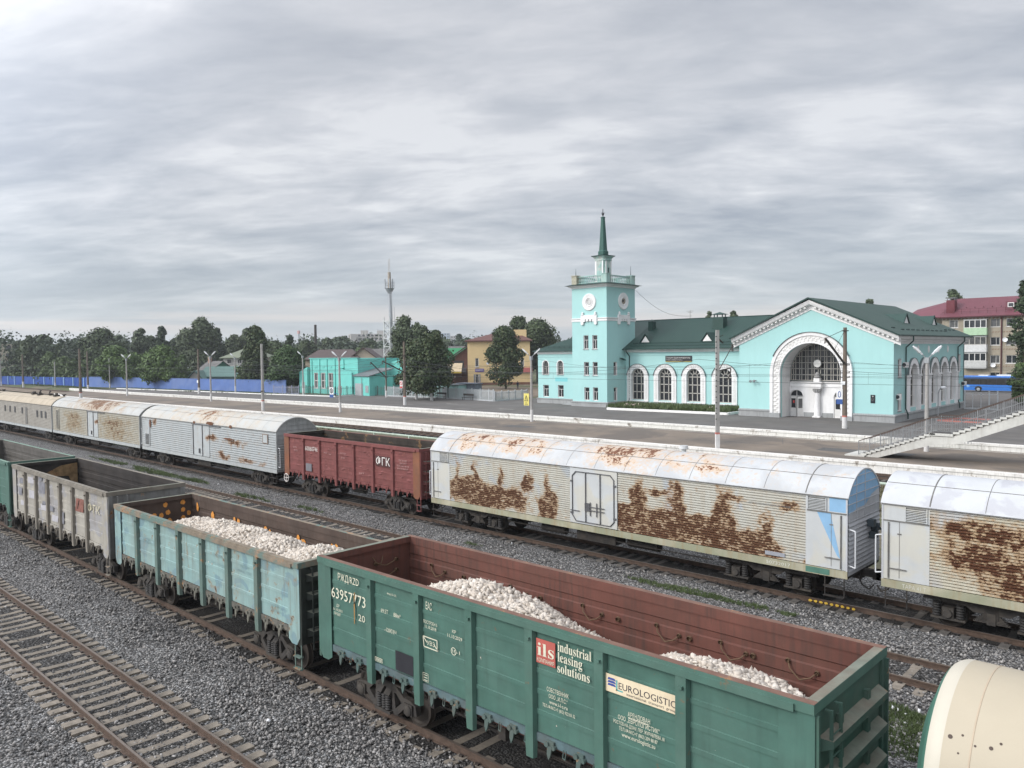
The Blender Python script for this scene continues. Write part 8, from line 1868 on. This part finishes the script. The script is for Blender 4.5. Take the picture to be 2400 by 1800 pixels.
for k, (z, c, top) in enumerate([(11.9, M('pale green balcony', (.36, .50, .34), .8), True), (8.2, M('white balcony panel', (.55, .55, .55), .8), False), (4.6, M('light grey balcony', (.46, .46, .45), .8), True), (.9, mBk, False)]):
    for x0 in (-43.2, -32.3):
        if x0 > -40 and k == 0: continue
        x1 = x0 + 4.5 if x0 < -40 else x0 + 2.4; mb = MB(); mb.box(x0, x1, AY - 1.3, AY - .01, z - .35, z + 1.25); bc = mb.build('balcony', c, ab)
        if k == 3: continue
        mb = MB(); nb_ = 4 if x1 - x0 > 3 else 2
        for i in range(nb_ + 1): q = x0 + .1 + (x1 - x0 - .2) * i / nb_; mb.bar((q, AY - 1.25, z + 1.25), (q, AY - 1.25, z + 3.0), .13)
        for zz in (z + 1.32, z + 2.95): mb.bar((x0 + .05, AY - 1.25, zz), (x1 - .05, AY - 1.25, zz), .12)
        mb.build('balcony_frame', mFrm if k != 1 else mFrmO, bc); mb = MB(); mb.box(x0 + .12, x1 - .12, AY - 1.2, AY - 1.15, z + 1.26, z + 3.0); mb.build('balcony_glass', mGl if k != 1 else mGlW, bc)
        mb = MB(); mb.box(x0 - .05, x1 + .05, AY - 1.4, AY - .01, z + 3.02, z + 3.15); mb.build('balcony_roof', mSteelG, bc)
mb = MB()
for x, z in ((-37.6, 4.9), (-35.4, 10.4)): mb.lathe([(0, 0), (.3, .1), (.5, .25)], (x, AY - .3, z), (.2, -1, .3), 14)
mb.build('satellite_dish', mLampH, ab)

bs = thing('city_bus', 'blue city bus parked behind the station', 'bus', (-31, 154.6, .56))
BX0, BX1, BY0, BY1 = -36.2, -24.2, 154.3, 156.8; mBus = M('blue bus paint', (.028, .155, .50), .35, var=.06, spec=.5); mBusD = M('dark blue bus roof', (.03, .14, .45), .35, spec=.5); mTyre = M('black tyre', (.02, .02, .02), .9); mBusG = glass('bus glass', (.03, .028, .025), .08)
mb = MB(); mb.profile([(-1.22, .30), (-1.25, .9), (-1.25, 1.35), (1.25, 1.35), (1.25, .3)], BX0, BX1, (BY0 + BY1) / 2, closed=True); mb.v = [(x, y, z + .56) for x, y, z in mb.v]; mb.build('body', mBus, bs)
mb = MB(); mb.profile([(-1.25, 2.52), (-1.25, 2.80), (-1.0, 3.0), (1.0, 3.0), (1.25, 2.80), (1.25, 2.52)], BX0 + .05, BX1, (BY0 + BY1) / 2, closed=True); mb.v = [(x, y, z + .56) for x, y, z in mb.v]; mb.build('roof', mBusD, bs)
mb = MB(); mb.box(BX0 + .04, BX1 - .02, BY0 + .03, BY1 - .03, 1.911, 3.079); mb.build('window_band', mBusG, bs)
mb = MB()
for q in (1.35, 2.9, 4.3, 5.7, 7.1, 8.5, 9.9, 11.2): mb.box(BX0 + q - .05, BX0 + q + .05, BY0 + .01, BY0 + .03, 1.912, 3.078)
mb.box(BX0 + .04, BX1, BY0 + .012, BY0 + .03, 2.98, 3.078); mb.build('window_pillar', mBlack, bs)
for q in (2.75, 8.65):
    mb = MB(); mb.lathe([(0, .03), (.24, .05), (.30, .02)], (BX0 + q, BY0 + .02, 1.05), (0, -1, 0), 20); rim_ = MB(); tr = MB(); tr.lathe([(.30, .04), (.47, .05), (.50, 0), (.50, -.25), (.3, -.25)], (BX0 + q, BY0 + .02, 1.05), (0, -1, 0), 24); wh_ = tr.build('wheel', mTyre, bs, True); mb.build('rim', mSteelG, wh_, True)
    mb = MB(); mb.ext(arc(BX0 + q, 1.05, .64, 0, PI, 14), (0, BY0 - .004, 0), (1, 0, 0), (0, 0, 1), (0, 0, 0)); mb.build('wheel_arch', mBlack, bs)
mb = MB(); mb.box(BX0 + 2.6, BX0 + 4.2, BY0 + .6, BY1 - .5, 3.56, 3.72); mb.box(BX0 + 5.6, BX0 + 9.4, BY0 + .5, BY1 - .5, 3.56, 3.80); mb.box(BX0 + 9.5, BX0 + 11, BY0 + .6, BY1 - .6, 3.56, 3.7); mb.build('roof_unit', mLampH, bs)
mb = MB(); mb.ext([(0, .22), (.38, 0), (0, -.22), (-.38, 0)], (BX0 + 1.0, BY0 - .006, 1.6), (1, 0, 0), (0, 0, 1), (0, 0, 0)); mb.build('diamond_emblem', M('pale blue emblem', (.25, .45, .7), .5), bs)
mb = MB(); mb.box(BX0 - .1, BX0 + .02, BY0 - .18, BY0 - .02, 2.3, 2.75); mb.build('mirror', mBlack, bs)

# ------------------------------------------------------------------ person near the yellow building
pe = thing('person', 'person in dark clothes walking behind the picket fence, left of the station', 'person', (-119.5, 120.4, .52))
mSkin = M('skin', (.36, .22, .16), .6); mCl = M('dark navy clothing', (.025, .03, .055), .9); mTr = M('dark trousers', (.018, .018, .022), .9)
def skinbody(name, vs, es, rad, mat, parent):
    me = bpy.data.meshes.new(name); me.from_pydata(vs, es, []); o = bpy.data.objects.new(name, me); COL.objects.link(o); o.parent = parent
    md = o.modifiers.new('skin', 'SKIN'); o.modifiers.new('sub', 'SUBSURF').levels = 1
    for sv, r_ in zip(me.skin_vertices[0].data, rad): sv.radius = (r_, r_)
    me.skin_vertices[0].data[0].use_root = True; me.materials.append(mat); return o
vs = [(0, 0, .95), (0, .02, 1.2), (0, .02, 1.42), (0, 0, 1.52), (0, -.02, 1.66), (.1, 0, .9), (.12, -.14, .5), (.12, -.12, .08), (.12, -.26, .04), (-.1, 0, .9), (-.12, .12, .5), (-.12, .30, .12), (-.12, .2, .04), (.2, .02, 1.4), (.27, .06, 1.12), (.26, -.1, .9), (-.2, .02, 1.4), (-.27, -.04, 1.12), (-.25, -.2, .92)]
es = [(0, 1), (1, 2), (2, 3), (3, 4), (0, 5), (5, 6), (6, 7), (7, 8), (0, 9), (9, 10), (10, 11), (11, 12), (2, 13), (13, 14), (14, 15), (2, 16), (16, 17), (17, 18)]
body_ = skinbody('body', vs, es, [.15, .14, .17, .06, .10, .10, .07, .05, .045, .10, .07, .05, .045, .07, .05, .035, .07, .05, .035], mCl, pe); pe.rotation_euler = (0, 0, .6)
mb = MB(); mb.lathe([(0, 1.79), (.07, 1.77), (.105, 1.68), (.10, 1.6), (.07, 1.53), (.03, 1.5)], (-119.5, 120.38, .52), n=12); mb.build('head', mSkin, pe, True); mb = MB(); mb.lathe([(0, 1.82), (.09, 1.79), (.115, 1.70), (.11, 1.66)], (-119.5, 120.39, .52), n=12); mb.build('hair', mBlack, pe, True)

# ------------------------------------------------------------------ trees
LM = {'maple': leafmat('maple leaves', (.034, .052, .022), (.056, .080, .032), (.090, .115, .050)), 'birch': leafmat('birch leaves', (.050, .070, .036), (.074, .098, .050), (.105, .130, .070)), 'dark': leafmat('dark spruce green leaves', (.022, .040, .021), (.037, .058, .028), (.062, .082, .040)),
      'bush': leafmat('bush leaves', (.040, .068, .022), (.066, .100, .032), (.096, .138, .050)), 'linden': leafmat('bright linden leaves', (.044, .080, .018), (.072, .120, .030), (.110, .165, .050)), 'ash': leafmat('ash leaves', (.026, .055, .016), (.046, .084, .026), (.075, .12, .042)),
      'lime': leafmat('lime tree leaves', (.026, .044, .018), (.044, .068, .026), (.090, .096, .042))}
mBark = M('dark bark', (.07, .058, .046), .95, var=.3, vs=4, bump=.4); mBirch = M('birch bark', (.35, .34, .31), .9, var=.25, vs=3)
def leafmesh(centers, radii, size, per, seed, squash=.9, droop=0.):
    rs = np.random.RandomState(seed); C = np.repeat(np.array(centers), per, 0); Rr = np.repeat(np.array(radii), per)
    n = len(C); dv = rs.normal(0, 1, (n, 3)); dv /= np.linalg.norm(dv, axis=1)[:, None]
    rad = Rr * np.clip(rs.normal(.82, .2, n), .2, 1.08); P_ = C + dv * rad[:, None] * np.array([1, 1, squash])
    far_ = rs.uniform(0, 1, n) < .06; P_[far_] = C[far_] + (P_[far_] - C[far_]) * 1.3
    if droop: P_[:, 2] -= droop * rs.uniform(0, 1, n) * Rr
    nm = dv + rs.normal(0, .55, (n, 3)); nm[:, 2] += .35; nm /= np.linalg.norm(nm, axis=1)[:, None]
    a = np.cross(nm, rs.normal(0, 1, (n, 3))); a /= np.linalg.norm(a, axis=1)[:, None]; b = np.cross(nm, a)
    s = (size * rs.uniform(.55, 1.35, n))[:, None]; k = .62
    V = np.stack([P_ + a * s, P_ + b * s * k + nm * s * .12, P_ - a * s, P_ - b * s * k + nm * s * .12], 1).reshape(-1, 3); return V
def mesh_quads(name, V, mat):
    n = len(V) // 4; me = bpy.data.meshes.new(name); me.vertices.add(n * 4); me.vertices.foreach_set('co', V.reshape(-1).astype(np.float32))
    me.loops.add(n * 4); me.loops.foreach_set('vertex_index', np.arange(n * 4, dtype=np.int32)); me.polygons.add(n)
    me.polygons.foreach_set('loop_start', np.arange(0, n * 4, 4, dtype=np.int32)); me.polygons.foreach_set('loop_total', np.full(n, 4, np.int32)); me.update(calc_edges=True); me.materials.append(mat); return me
def crown_lumps(kind, h, w, zb, rs):
    """lump centres and radii inside the envelope of the kind; heights zb..h"""
    out = []; n = {'bush': 13, 'linden': 26, 'lime': 34, 'ash': 22}.get(kind, 22); H = h - zb; r0 = w / 2
    for i in range(n):
        t = rs.uniform(.06, .98) if i else .97
        env = {'maple': math.sin(PI * min(1, .12 + t * .80)) ** .7, 'birch': math.sin(PI * min(1, .16 + t * .76)) ** .8, 'dark': max(.16, (1.05 - t)) ** .7 * (1 if t > .12 else .7), 'bush': math.sin(PI * (.30 + .62 * t)), 'linden': math.sin(PI * (.22 + .72 * t)) ** .6, 'ash': math.sin(PI * (.25 + .66 * t)) ** .7, 'lime': (math.sin(PI * min(1, .2 + t * .70)) ** .75) * (1.05 - .35 * t)}[kind]
        rl = r0 * {'birch': .36, 'dark': .38, 'bush': .50, 'lime': .36}.get(kind, .42) * rs.uniform(.7, 1.2) * (.55 + .45 * env)
        rr_ = max(0, r0 * env - rl * .75) * math.sqrt(rs.uniform(.2, 1)); a = rs.uniform(0, 2 * PI)
        out.append(((rr_ * math.cos(a), rr_ * math.sin(a), zb + H * t - (rl * .5 if t > .9 else 0)), rl))
    for i in range(7):                                  # lumps up the middle tie the outer ones together
        t = .08 + .8 * i / 6; env = {'birch': math.sin(PI * min(1, .16 + t * .76)), 'dark': 1.05 - t, 'lime': math.sin(PI * min(1, .2 + t * .7))}.get(kind, math.sin(PI * (.15 + .72 * t)))
        out.append(((rs.uniform(-.1, .1) * w, rs.uniform(-.1, .1) * w, zb + H * t), max(.5, r0 * env * .62)))
    return [c for c, _ in out], [r_ for _, r_ in out]
def tree(label, x, y, h, w, kind, z0=.4, zb=None, seed=0, leaf=None, per=None, group='trees around the yard', name=None):
    t = thing(name or {'bush': 'bush', 'birch': 'birch_tree', 'dark': 'dark_tree', 'linden': 'linden_tree', 'lime': 'lime_tree', 'ash': 'ash_tree'}.get(kind, 'maple_tree'), label, 'bush' if kind == 'bush' else 'tree', (x, y, z0), group)
    rs = random.Random(seed * 31 + 5); D = math.hypot(x - CAMPOS.x, y - CAMPOS.y); s = leaf or max(.2, D * .0017); zb = h * {'bush': .06, 'linden': .16, 'ash': .2, 'lime': .2}.get(kind, .26) if zb is None else zb
    cs_, rd = crown_lumps(kind, h, w, zb, rs); per = per or int(min(420, max(130, 14 * (np.mean(rd) / s) ** 2)))
    V = leafmesh(cs_, rd, s, per, seed, .85, .9 if kind == 'birch' else 0)
    me = mesh_quads('crown', V, LM[kind]); o = bpy.data.objects.new('crown', me); COL.objects.link(o); o.parent = t
    mb = MB(); r_ = max(.12, h * .018); B = Vector((x, y, z0)); mb.cyl(B - Vector((0, 0, .3)), B + Vector((rs.uniform(-.2, .2), rs.uniform(-.2, .2), h * .55)), r_, r_ * .5, 8)
    for c in cs_[:9]:
        q = Vector(c); st_ = Vector((0, 0, max(.4, min(h * .5, q.z * .62)))); mb.cyl(B + st_, B + q, r_ * .38, r_ * .1, 5)
    mb.build('trunk', mBirch if kind == 'birch' else mBark, t, True); return t
def fenceY(x): return float(np.interp(x, [-345, -299.5, -261.5, -240.2, -229, -204.1, -177, -162], [55.8, 61.2, 65.8, 68.2, 70, 73.3, 76.4, 78.3]))
KL = {'maple': 'dark green broad tree', 'birch': 'loose grey green birch', 'dark': 'dark narrow tree', 'bush': 'mid green bush', 'linden': 'bright green round tree', 'ash': 'feathery green ash'}
TREES = [(-286.5, 59.4, 14.3, 4.6, 'maple', 'with its top cut off by the beige panel house'), (-314.7, 70.6, 14.4, 6.0, 'maple', 'right of the beige panel house'), (-285.0, 65.5, 16.0, 6.3, 'birch', 'pale, right of the beige panel house'), (-293.4, 72.6, 16.1, 7.2, 'maple', 'behind the second brown pole'),
 (-311.0, 83.4, 13.8, 5.6, 'maple', 'left of the red roof'), (-319.4, 90.3, 13.6, 5.8, 'maple', 'just above the red roof'), (-298.9, 88.4, 14.7, 6.1, 'birch', 'right of the red roof'), (-278.7, 85.9, 17.6, 13.2, 'maple', 'with the widest dome at left'), (-304.8, 101.9, 16.6, 6.4, 'maple', 'right of the wide dome'), (-274.6, 96.8, 18.5, 7.6, 'birch', 'with a ragged pale top above the round green trees'),
 (-291.9, 107.6, 16.0, 5.6, 'maple', 'low between birch and spruce'), (-258.1, 97.5, 18.5, 7.3, 'dark', 'standing alone above the gable house'), (-297.8, 119.3, 15.4, 5.6, 'maple', 'in the notch left of the tallest birch'), (-259.9, 106.0, 17.9, 8.1, 'birch', 'left shoulder of the tallest birch'), (-244.5, 103.7, 21.4, 11.8, 'birch', 'tallest of all, above the green gable'), (-255.7, 115.1, 18.2, 8.2, 'dark', 'right of the tallest birch'),
 (-262.2, 124.4, 16.4, 6.7, 'birch', 'behind the villa roof'), (-251.5, 123.2, 18.2, 6.8, 'birch', 'pale, left of the tall dark maple'), (-201.2, 110.6, 14.2, 5.5, 'dark', 'left of the brown tiled roof'), (-220.9, 116.6, 12.9, 8.0, 'maple', 'low behind the ash'), (-266.3, 157.4, 13.8, 10.0, 'maple', 'far, left of the pointed dark tree'), (-311.9, 197.5, 15.7, 10.0, 'maple', 'far, above the brown roof'), (-341.6, 225.0, 17.0, 13.3, 'maple', 'far, left of the white slab block'),
 (-261.0, 183.1, 14.1, 9.8, 'maple', 'below the white slab block'), (-222.5, 151.0, 10.7, 7.4, 'bush', 'between roofs left of the mast'), (-139.0, 103.5, 17.6, 7.6, 'birch', 'just right of the mast'), (-133.3, 103.1, 15.8, 6.0, 'birch', 'behind the right lime tree'), (-155.2, 159.5, 19.1, 7.8, 'maple', 'behind the yellow building'), (-144.6, 155.6, 17.4, 12.1, 'maple', 'broad, left of the clock tower'),
 (-303.6, 272.5, 18.5, 9.0, 'dark', 'far, left of the yellow building'), (-271.5, 248.3, 15.7, 8.2, 'maple', 'far, beside the yellow roof'), (-331.3, 286.7, 16.4, 12.1, 'maple', 'far, behind the lime trees'), (-88.7, 152.7, 17.8, 3.0, 'birch', 'small top left of the roof vent'), (-83.5, 155.5, 17.8, 4.2, 'birch', 'top showing over the wing roof'), (-80.8, 156.9, 16.5, 3.0, 'birch', 'tiny top at the wing ridge'),
 (-57.5, 166.8, 19.5, 3.4, 'birch', 'top showing over the hall roof'), (-58.0, 234.4, 25.0, 6.3, 'maple', 'above the maroon roof'), (-20.6, 124.9, 18.6, 5.6, 'dark', 'beside the maroon roofed apartment block'), (-20.3, 119.9, 6.2, 3.0, 'bush', 'under the tree by the apartment block'),
 (-271.9, 56.3, 9.5, 5.7, 'bush', 'first behind the royal blue fence'), (-270.9, 60.0, 10.2, 6.0, 'bush', 'second behind the royal blue fence'), (-264.9, 62.9, 8.6, 5.7, 'bush', 'third behind the royal blue fence'), (-260.2, 65.0, 8.8, 5.1, 'bush', 'fourth behind the royal blue fence'), (-255.3, 67.4, 8.0, 5.1, 'bush', 'fifth behind the royal blue fence'), (-247.3, 69.3, 7.5, 4.5, 'bush', 'near the right end of the royal blue fence'), (-239.0, 70.8, 8.4, 5.0, 'bush', 'at the start of the faded blue wall'),
 (-226.9, 71.6, 11.2, 8.8, 'linden', 'leftmost over the faded blue wall'), (-217.9, 72.5, 9.0, 7.0, 'linden', 'middle one over the faded blue wall'), (-204.1, 73.0, 10.6, 10.4, 'linden', 'largest, over the faded blue wall'), (-199.6, 75.0, 8.2, 5.0, 'linden', 'lowest, beside the gable house'), (-214.6, 84.9, 8.9, 4.1, 'bush', 'light, right of the gable house'), (-155.6, 82.4, 10.2, 8.6, 'ash', 'beside the lilac slat fence'), (-157.3, 86.6, 7.9, 4.0, 'ash', 'against the turquoise building')]
for i, (x, y, h, w, k, where) in enumerate(TREES):
    if x < -158 and y < 95: y = max(y, fenceY(x) + (1.0 if k == 'linden' else 1.5 + w * .3))
    tree(KL[k] + ' ' + where, x, y, h, w * 1.12, k, .4, 2.6 if k == 'linden' else None, i)
tree('left lime tree with white trunk on the platform, wide dark crown', -107.9, 80.6, 11.0, 9.0, 'lime', .55, 1.9, 101, .26, 300)
tree('right lime tree with white trunk on the platform, taller pointed crown', -102.7, 79.8, 12.5, 9.6, 'lime', .55, 1.7, 102, .26, 330)
tree('dense dark lime tree in front of the yellow building', -121.5, 118.5, 14.6, 10.6, 'lime', .5, 1.6, 103, .30, 330)
tree('tall dark maple at the right end of the faded blue wall', -166.3, 80.7, 15.5, 8.0, 'lime', .4, 2.4, 104, .32, 330, name='tall_maple')
for x, y in ((-107.9, 80.6), (-102.7, 79.8)):
    pass
sp_ = thing('young_spruce', 'small young spruce between the turquoise building and the lime trees', 'tree', (-116.5, 85, .5)); rs = np.random.RandomState(3); cs_, rd = [], []
for k in range(34): t = k / 34; a = k * 2.4; q = 1.25 * (1 - t); cs_.append((q * math.cos(a) * .8, q * math.sin(a) * .8, .4 + 3.6 * t)); rd.append(.16 + .30 * (1 - t))
o = bpy.data.objects.new('crown', mesh_quads('crown', leafmesh(cs_, rd, .13, 45, 3, .5), leafmat('blue spruce needles', (.02, .045, .035), (.035, .065, .05), (.055, .09, .07)))); COL.objects.link(o); o.parent = sp_
mb = MB(); mb.cyl((-116.5, 85, .4), (-116.5, 85, 4.2), .09, .02, n=6); mb.build('trunk', mBark, sp_)
mb = MB()                                          # whitewashed foot of the two limes
for x, y in ((-107.9, 80.6), (-102.7, 79.8)):
    mb = MB(); mb.cyl((x, y, .5), (x, y, 2.1), .27, .24, n=10)
    pt_ = [o for o in COL.objects if o.get('category') == 'tree' and (Vector(o.location) - Vector((x, y, .55))).length < .01][0]; mb.build('whitewash', mPoleW, pt_)

# far wood and undergrowth: one mass nobody could count
rs = np.random.RandomState(12); cs_, rd = [], []
def bearing(px, D):
    d_ = fw + rt * ((px - 1200) / 1853.256); d_.z = 0; d_.normalize(); return CAMPOS.x + d_.x * D, CAMPOS.y + d_.y * D
V_all = []
for k in range(420):
    px = rs.uniform(-60, 1370) if k < 370 else rs.uniform(2150, 2480); D = rs.choice([330, 420, 520, 640, 800, 1000], p=[.16, .2, .2, .18, .16, .10]) * rs.uniform(.9, 1.12); x, y = bearing(px, D)
    if px > 2100: D = max(D, 420); x, y = bearing(px, D)
    h = rs.uniform(9.5, 14.5) + D * .0065; w = rs.uniform(7, 12) * (1 + D / 1500)
    cc = []; rr_ = []
    for j in range(9):
        t = rs.uniform(.12, .95); a = rs.uniform(0, 2 * PI); e = math.sin(PI * (.2 + .7 * t)); q = w / 2 * e * rs.uniform(.1, .8); cc.append((x + q * math.cos(a), y + q * math.sin(a), .4 + h * t)); rr_.append(w * .29 * rs.uniform(.7, 1.2))
    V_all.append(leafmesh(cc, rr_, D * .0019, 48, k, .85))
me = mesh_quads('distant_wood', np.concatenate(V_all), leafmat('distant wood leaves', (.040, .060, .038), (.058, .082, .050), (.080, .106, .066))); o = bpy.data.objects.new('distant_wood', me); COL.objects.link(o); tag(o, kind='stuff')
V_all = []
for k in range(130):                                 # undergrowth behind the fences
    x = rs.uniform(-330, -165); y = fenceY(x) + rs.uniform(3, 30); h = rs.uniform(3.5, 7.5); w = rs.uniform(4, 7); cc = [(x + rs.uniform(-.5, .5) * w, y + rs.uniform(-.4, .4) * w, .4 + h * rs.uniform(.2, .85)) for _ in range(6)]
    if -232 < x < -175 and y < 112: continue
    V_all.append(leafmesh(cc, [w * .26] * 6, .42, 45, 500 + k, .85))
me = mesh_quads('undergrowth', np.concatenate(V_all), LM['bush']); o = bpy.data.objects.new('undergrowth', me); COL.objects.link(o); tag(o, kind='stuff')

# ------------------------------------------------------------------ far buildings
mFar = M('pale panel facade', (.46, .44, .42), .9, var=.08); mFarW = M('far dark window', (.10, .10, .11), .5)
def slab(name, label, o, ang, w, dp, z1, floors, bays, mat=mFar, group='apartment blocks on the skyline', z0=.4, top=()):
    F = framed(o, ang); t = thing(name, label, 'building', (*o, z0), group); mb = MB()
    mb.add([F(a, b, z) for z in (z0, z1) for a, b in ((0, 0), (w, 0), (w, dp), (0, dp))], [(0, 1, 5, 4), (1, 2, 6, 5), (2, 3, 7, 6), (3, 0, 4, 7), (4, 5, 6, 7)])
    for a, b, z in top: mb.add([F(p_, q_, r_) for r_ in (z1, z) for p_, q_ in ((a, 1), (b, 1), (b, dp - 1), (a, dp - 1))], [(0, 1, 5, 4), (1, 2, 6, 5), (2, 3, 7, 6), (3, 0, 4, 7), (4, 5, 6, 7)])
    mb.build('wall', mat, t); mb = MB(); fh = (z1 - z0) / floors
    for i in range(floors):
        for j in range(bays):
            a = w * (j + .25) / bays; b = w * (j + .75) / bays; z = z0 + fh * (i + .3); mb.add([F(a, -.12, z), F(b, -.12, z), F(b, -.12, z + fh * .5), F(a, -.12, z + fh * .5)], [(0, 1, 2, 3)])
    mb.build('window_grid', mFarW, t); return t
slab('apartment_slab', 'long white panel block on the skyline left of the mast', bearing(820, 700), A43 + .12, 32, 12, 26.5, 8, 9, top=[(10, 16, 29.5), (24, 30, 29.3)])
slab('apartment_slab', 'blank white end wall of the skyline block', (bearing(820, 700)[0] - .5, bearing(820, 700)[1] - .5), A43 - 1.2, 12, 5, 26, 8, 1)
slab('apartment_tower', 'hazy white and blue block on the skyline beside the lime trees', bearing(1036, 1100), A43, 11, 14, 36.5, 10, 3, M('bluish far block', (.36, .43, .50), .9))
slab('apartment_slab', 'hazy pale block on the skyline right of the blue one', bearing(1052, 1120), A43, 18, 14, 33, 9, 5)
slab('apartment_slab', 'tiny pale block top left of the yellow roof', bearing(1112, 1000), A43, 12, 10, 29, 8, 4)
slab('panel_house', 'beige panel house end rising among the trees', bearing(-14, 330), A43 + .55, 6.2, 10, 13.9, 5, 2, M('beige far panel', (.40, .36, .29), .9))
fm = thing('distant_mast', 'thin red topped mast far on the skyline', 'mast', (*bearing(703, 900), .4)); x, y = bearing(703, 900); mb = MB()
for a in (-1, 1): mb.bar((x + a * 1.3, y, .4), (x + a * .8, y, 32), .6)
for k in range(9): mb.bar((x - 1.2, y, 3 + k * 3.3), (x + 1.1, y, 6 + k * 3.3), .35)
mb.build('mast_frame', mMs, fm); mb = MB(); mb.box(x - 1.2, x + 1.2, y - 1, y + 1, 32, 35.5); mb.build('mast_top', M('red white mast top', (.5, .28, .26), .8), fm)
ch_ = thing('factory_chimney', 'thin dark flue behind the pointed dark tree', 'chimney', (*bearing(742, 330), .4)); x, y = bearing(742, 330); mb = MB(); mb.cyl((x, y, .4), (x, y, 21), .6, .5, 8); mb.build('flue', mDarkS, ch_)

# haze box: thin even air round everything, sky outside
mHz = bpy.data.materials.new('haze'); mHz.use_nodes = True; nt = mHz.node_tree; nt.nodes.clear(); g = G(nt)
pv_ = g.n('ShaderNodeVolumePrincipled'); pv_.inputs['Color'].default_value = (.86, .91, .96, 1); pv_.inputs['Density'].default_value = .00024; pv_.inputs['Anisotropy'].default_value = .2
nt.links.new(pv_.outputs[0], g.n('ShaderNodeOutputMaterial').inputs['Volume'])
mb = MB(); mb.box(-3050, 3050, -1550, 3050, -1.6, 48); tag(mb.build('haze', mHz), kind='stuff')
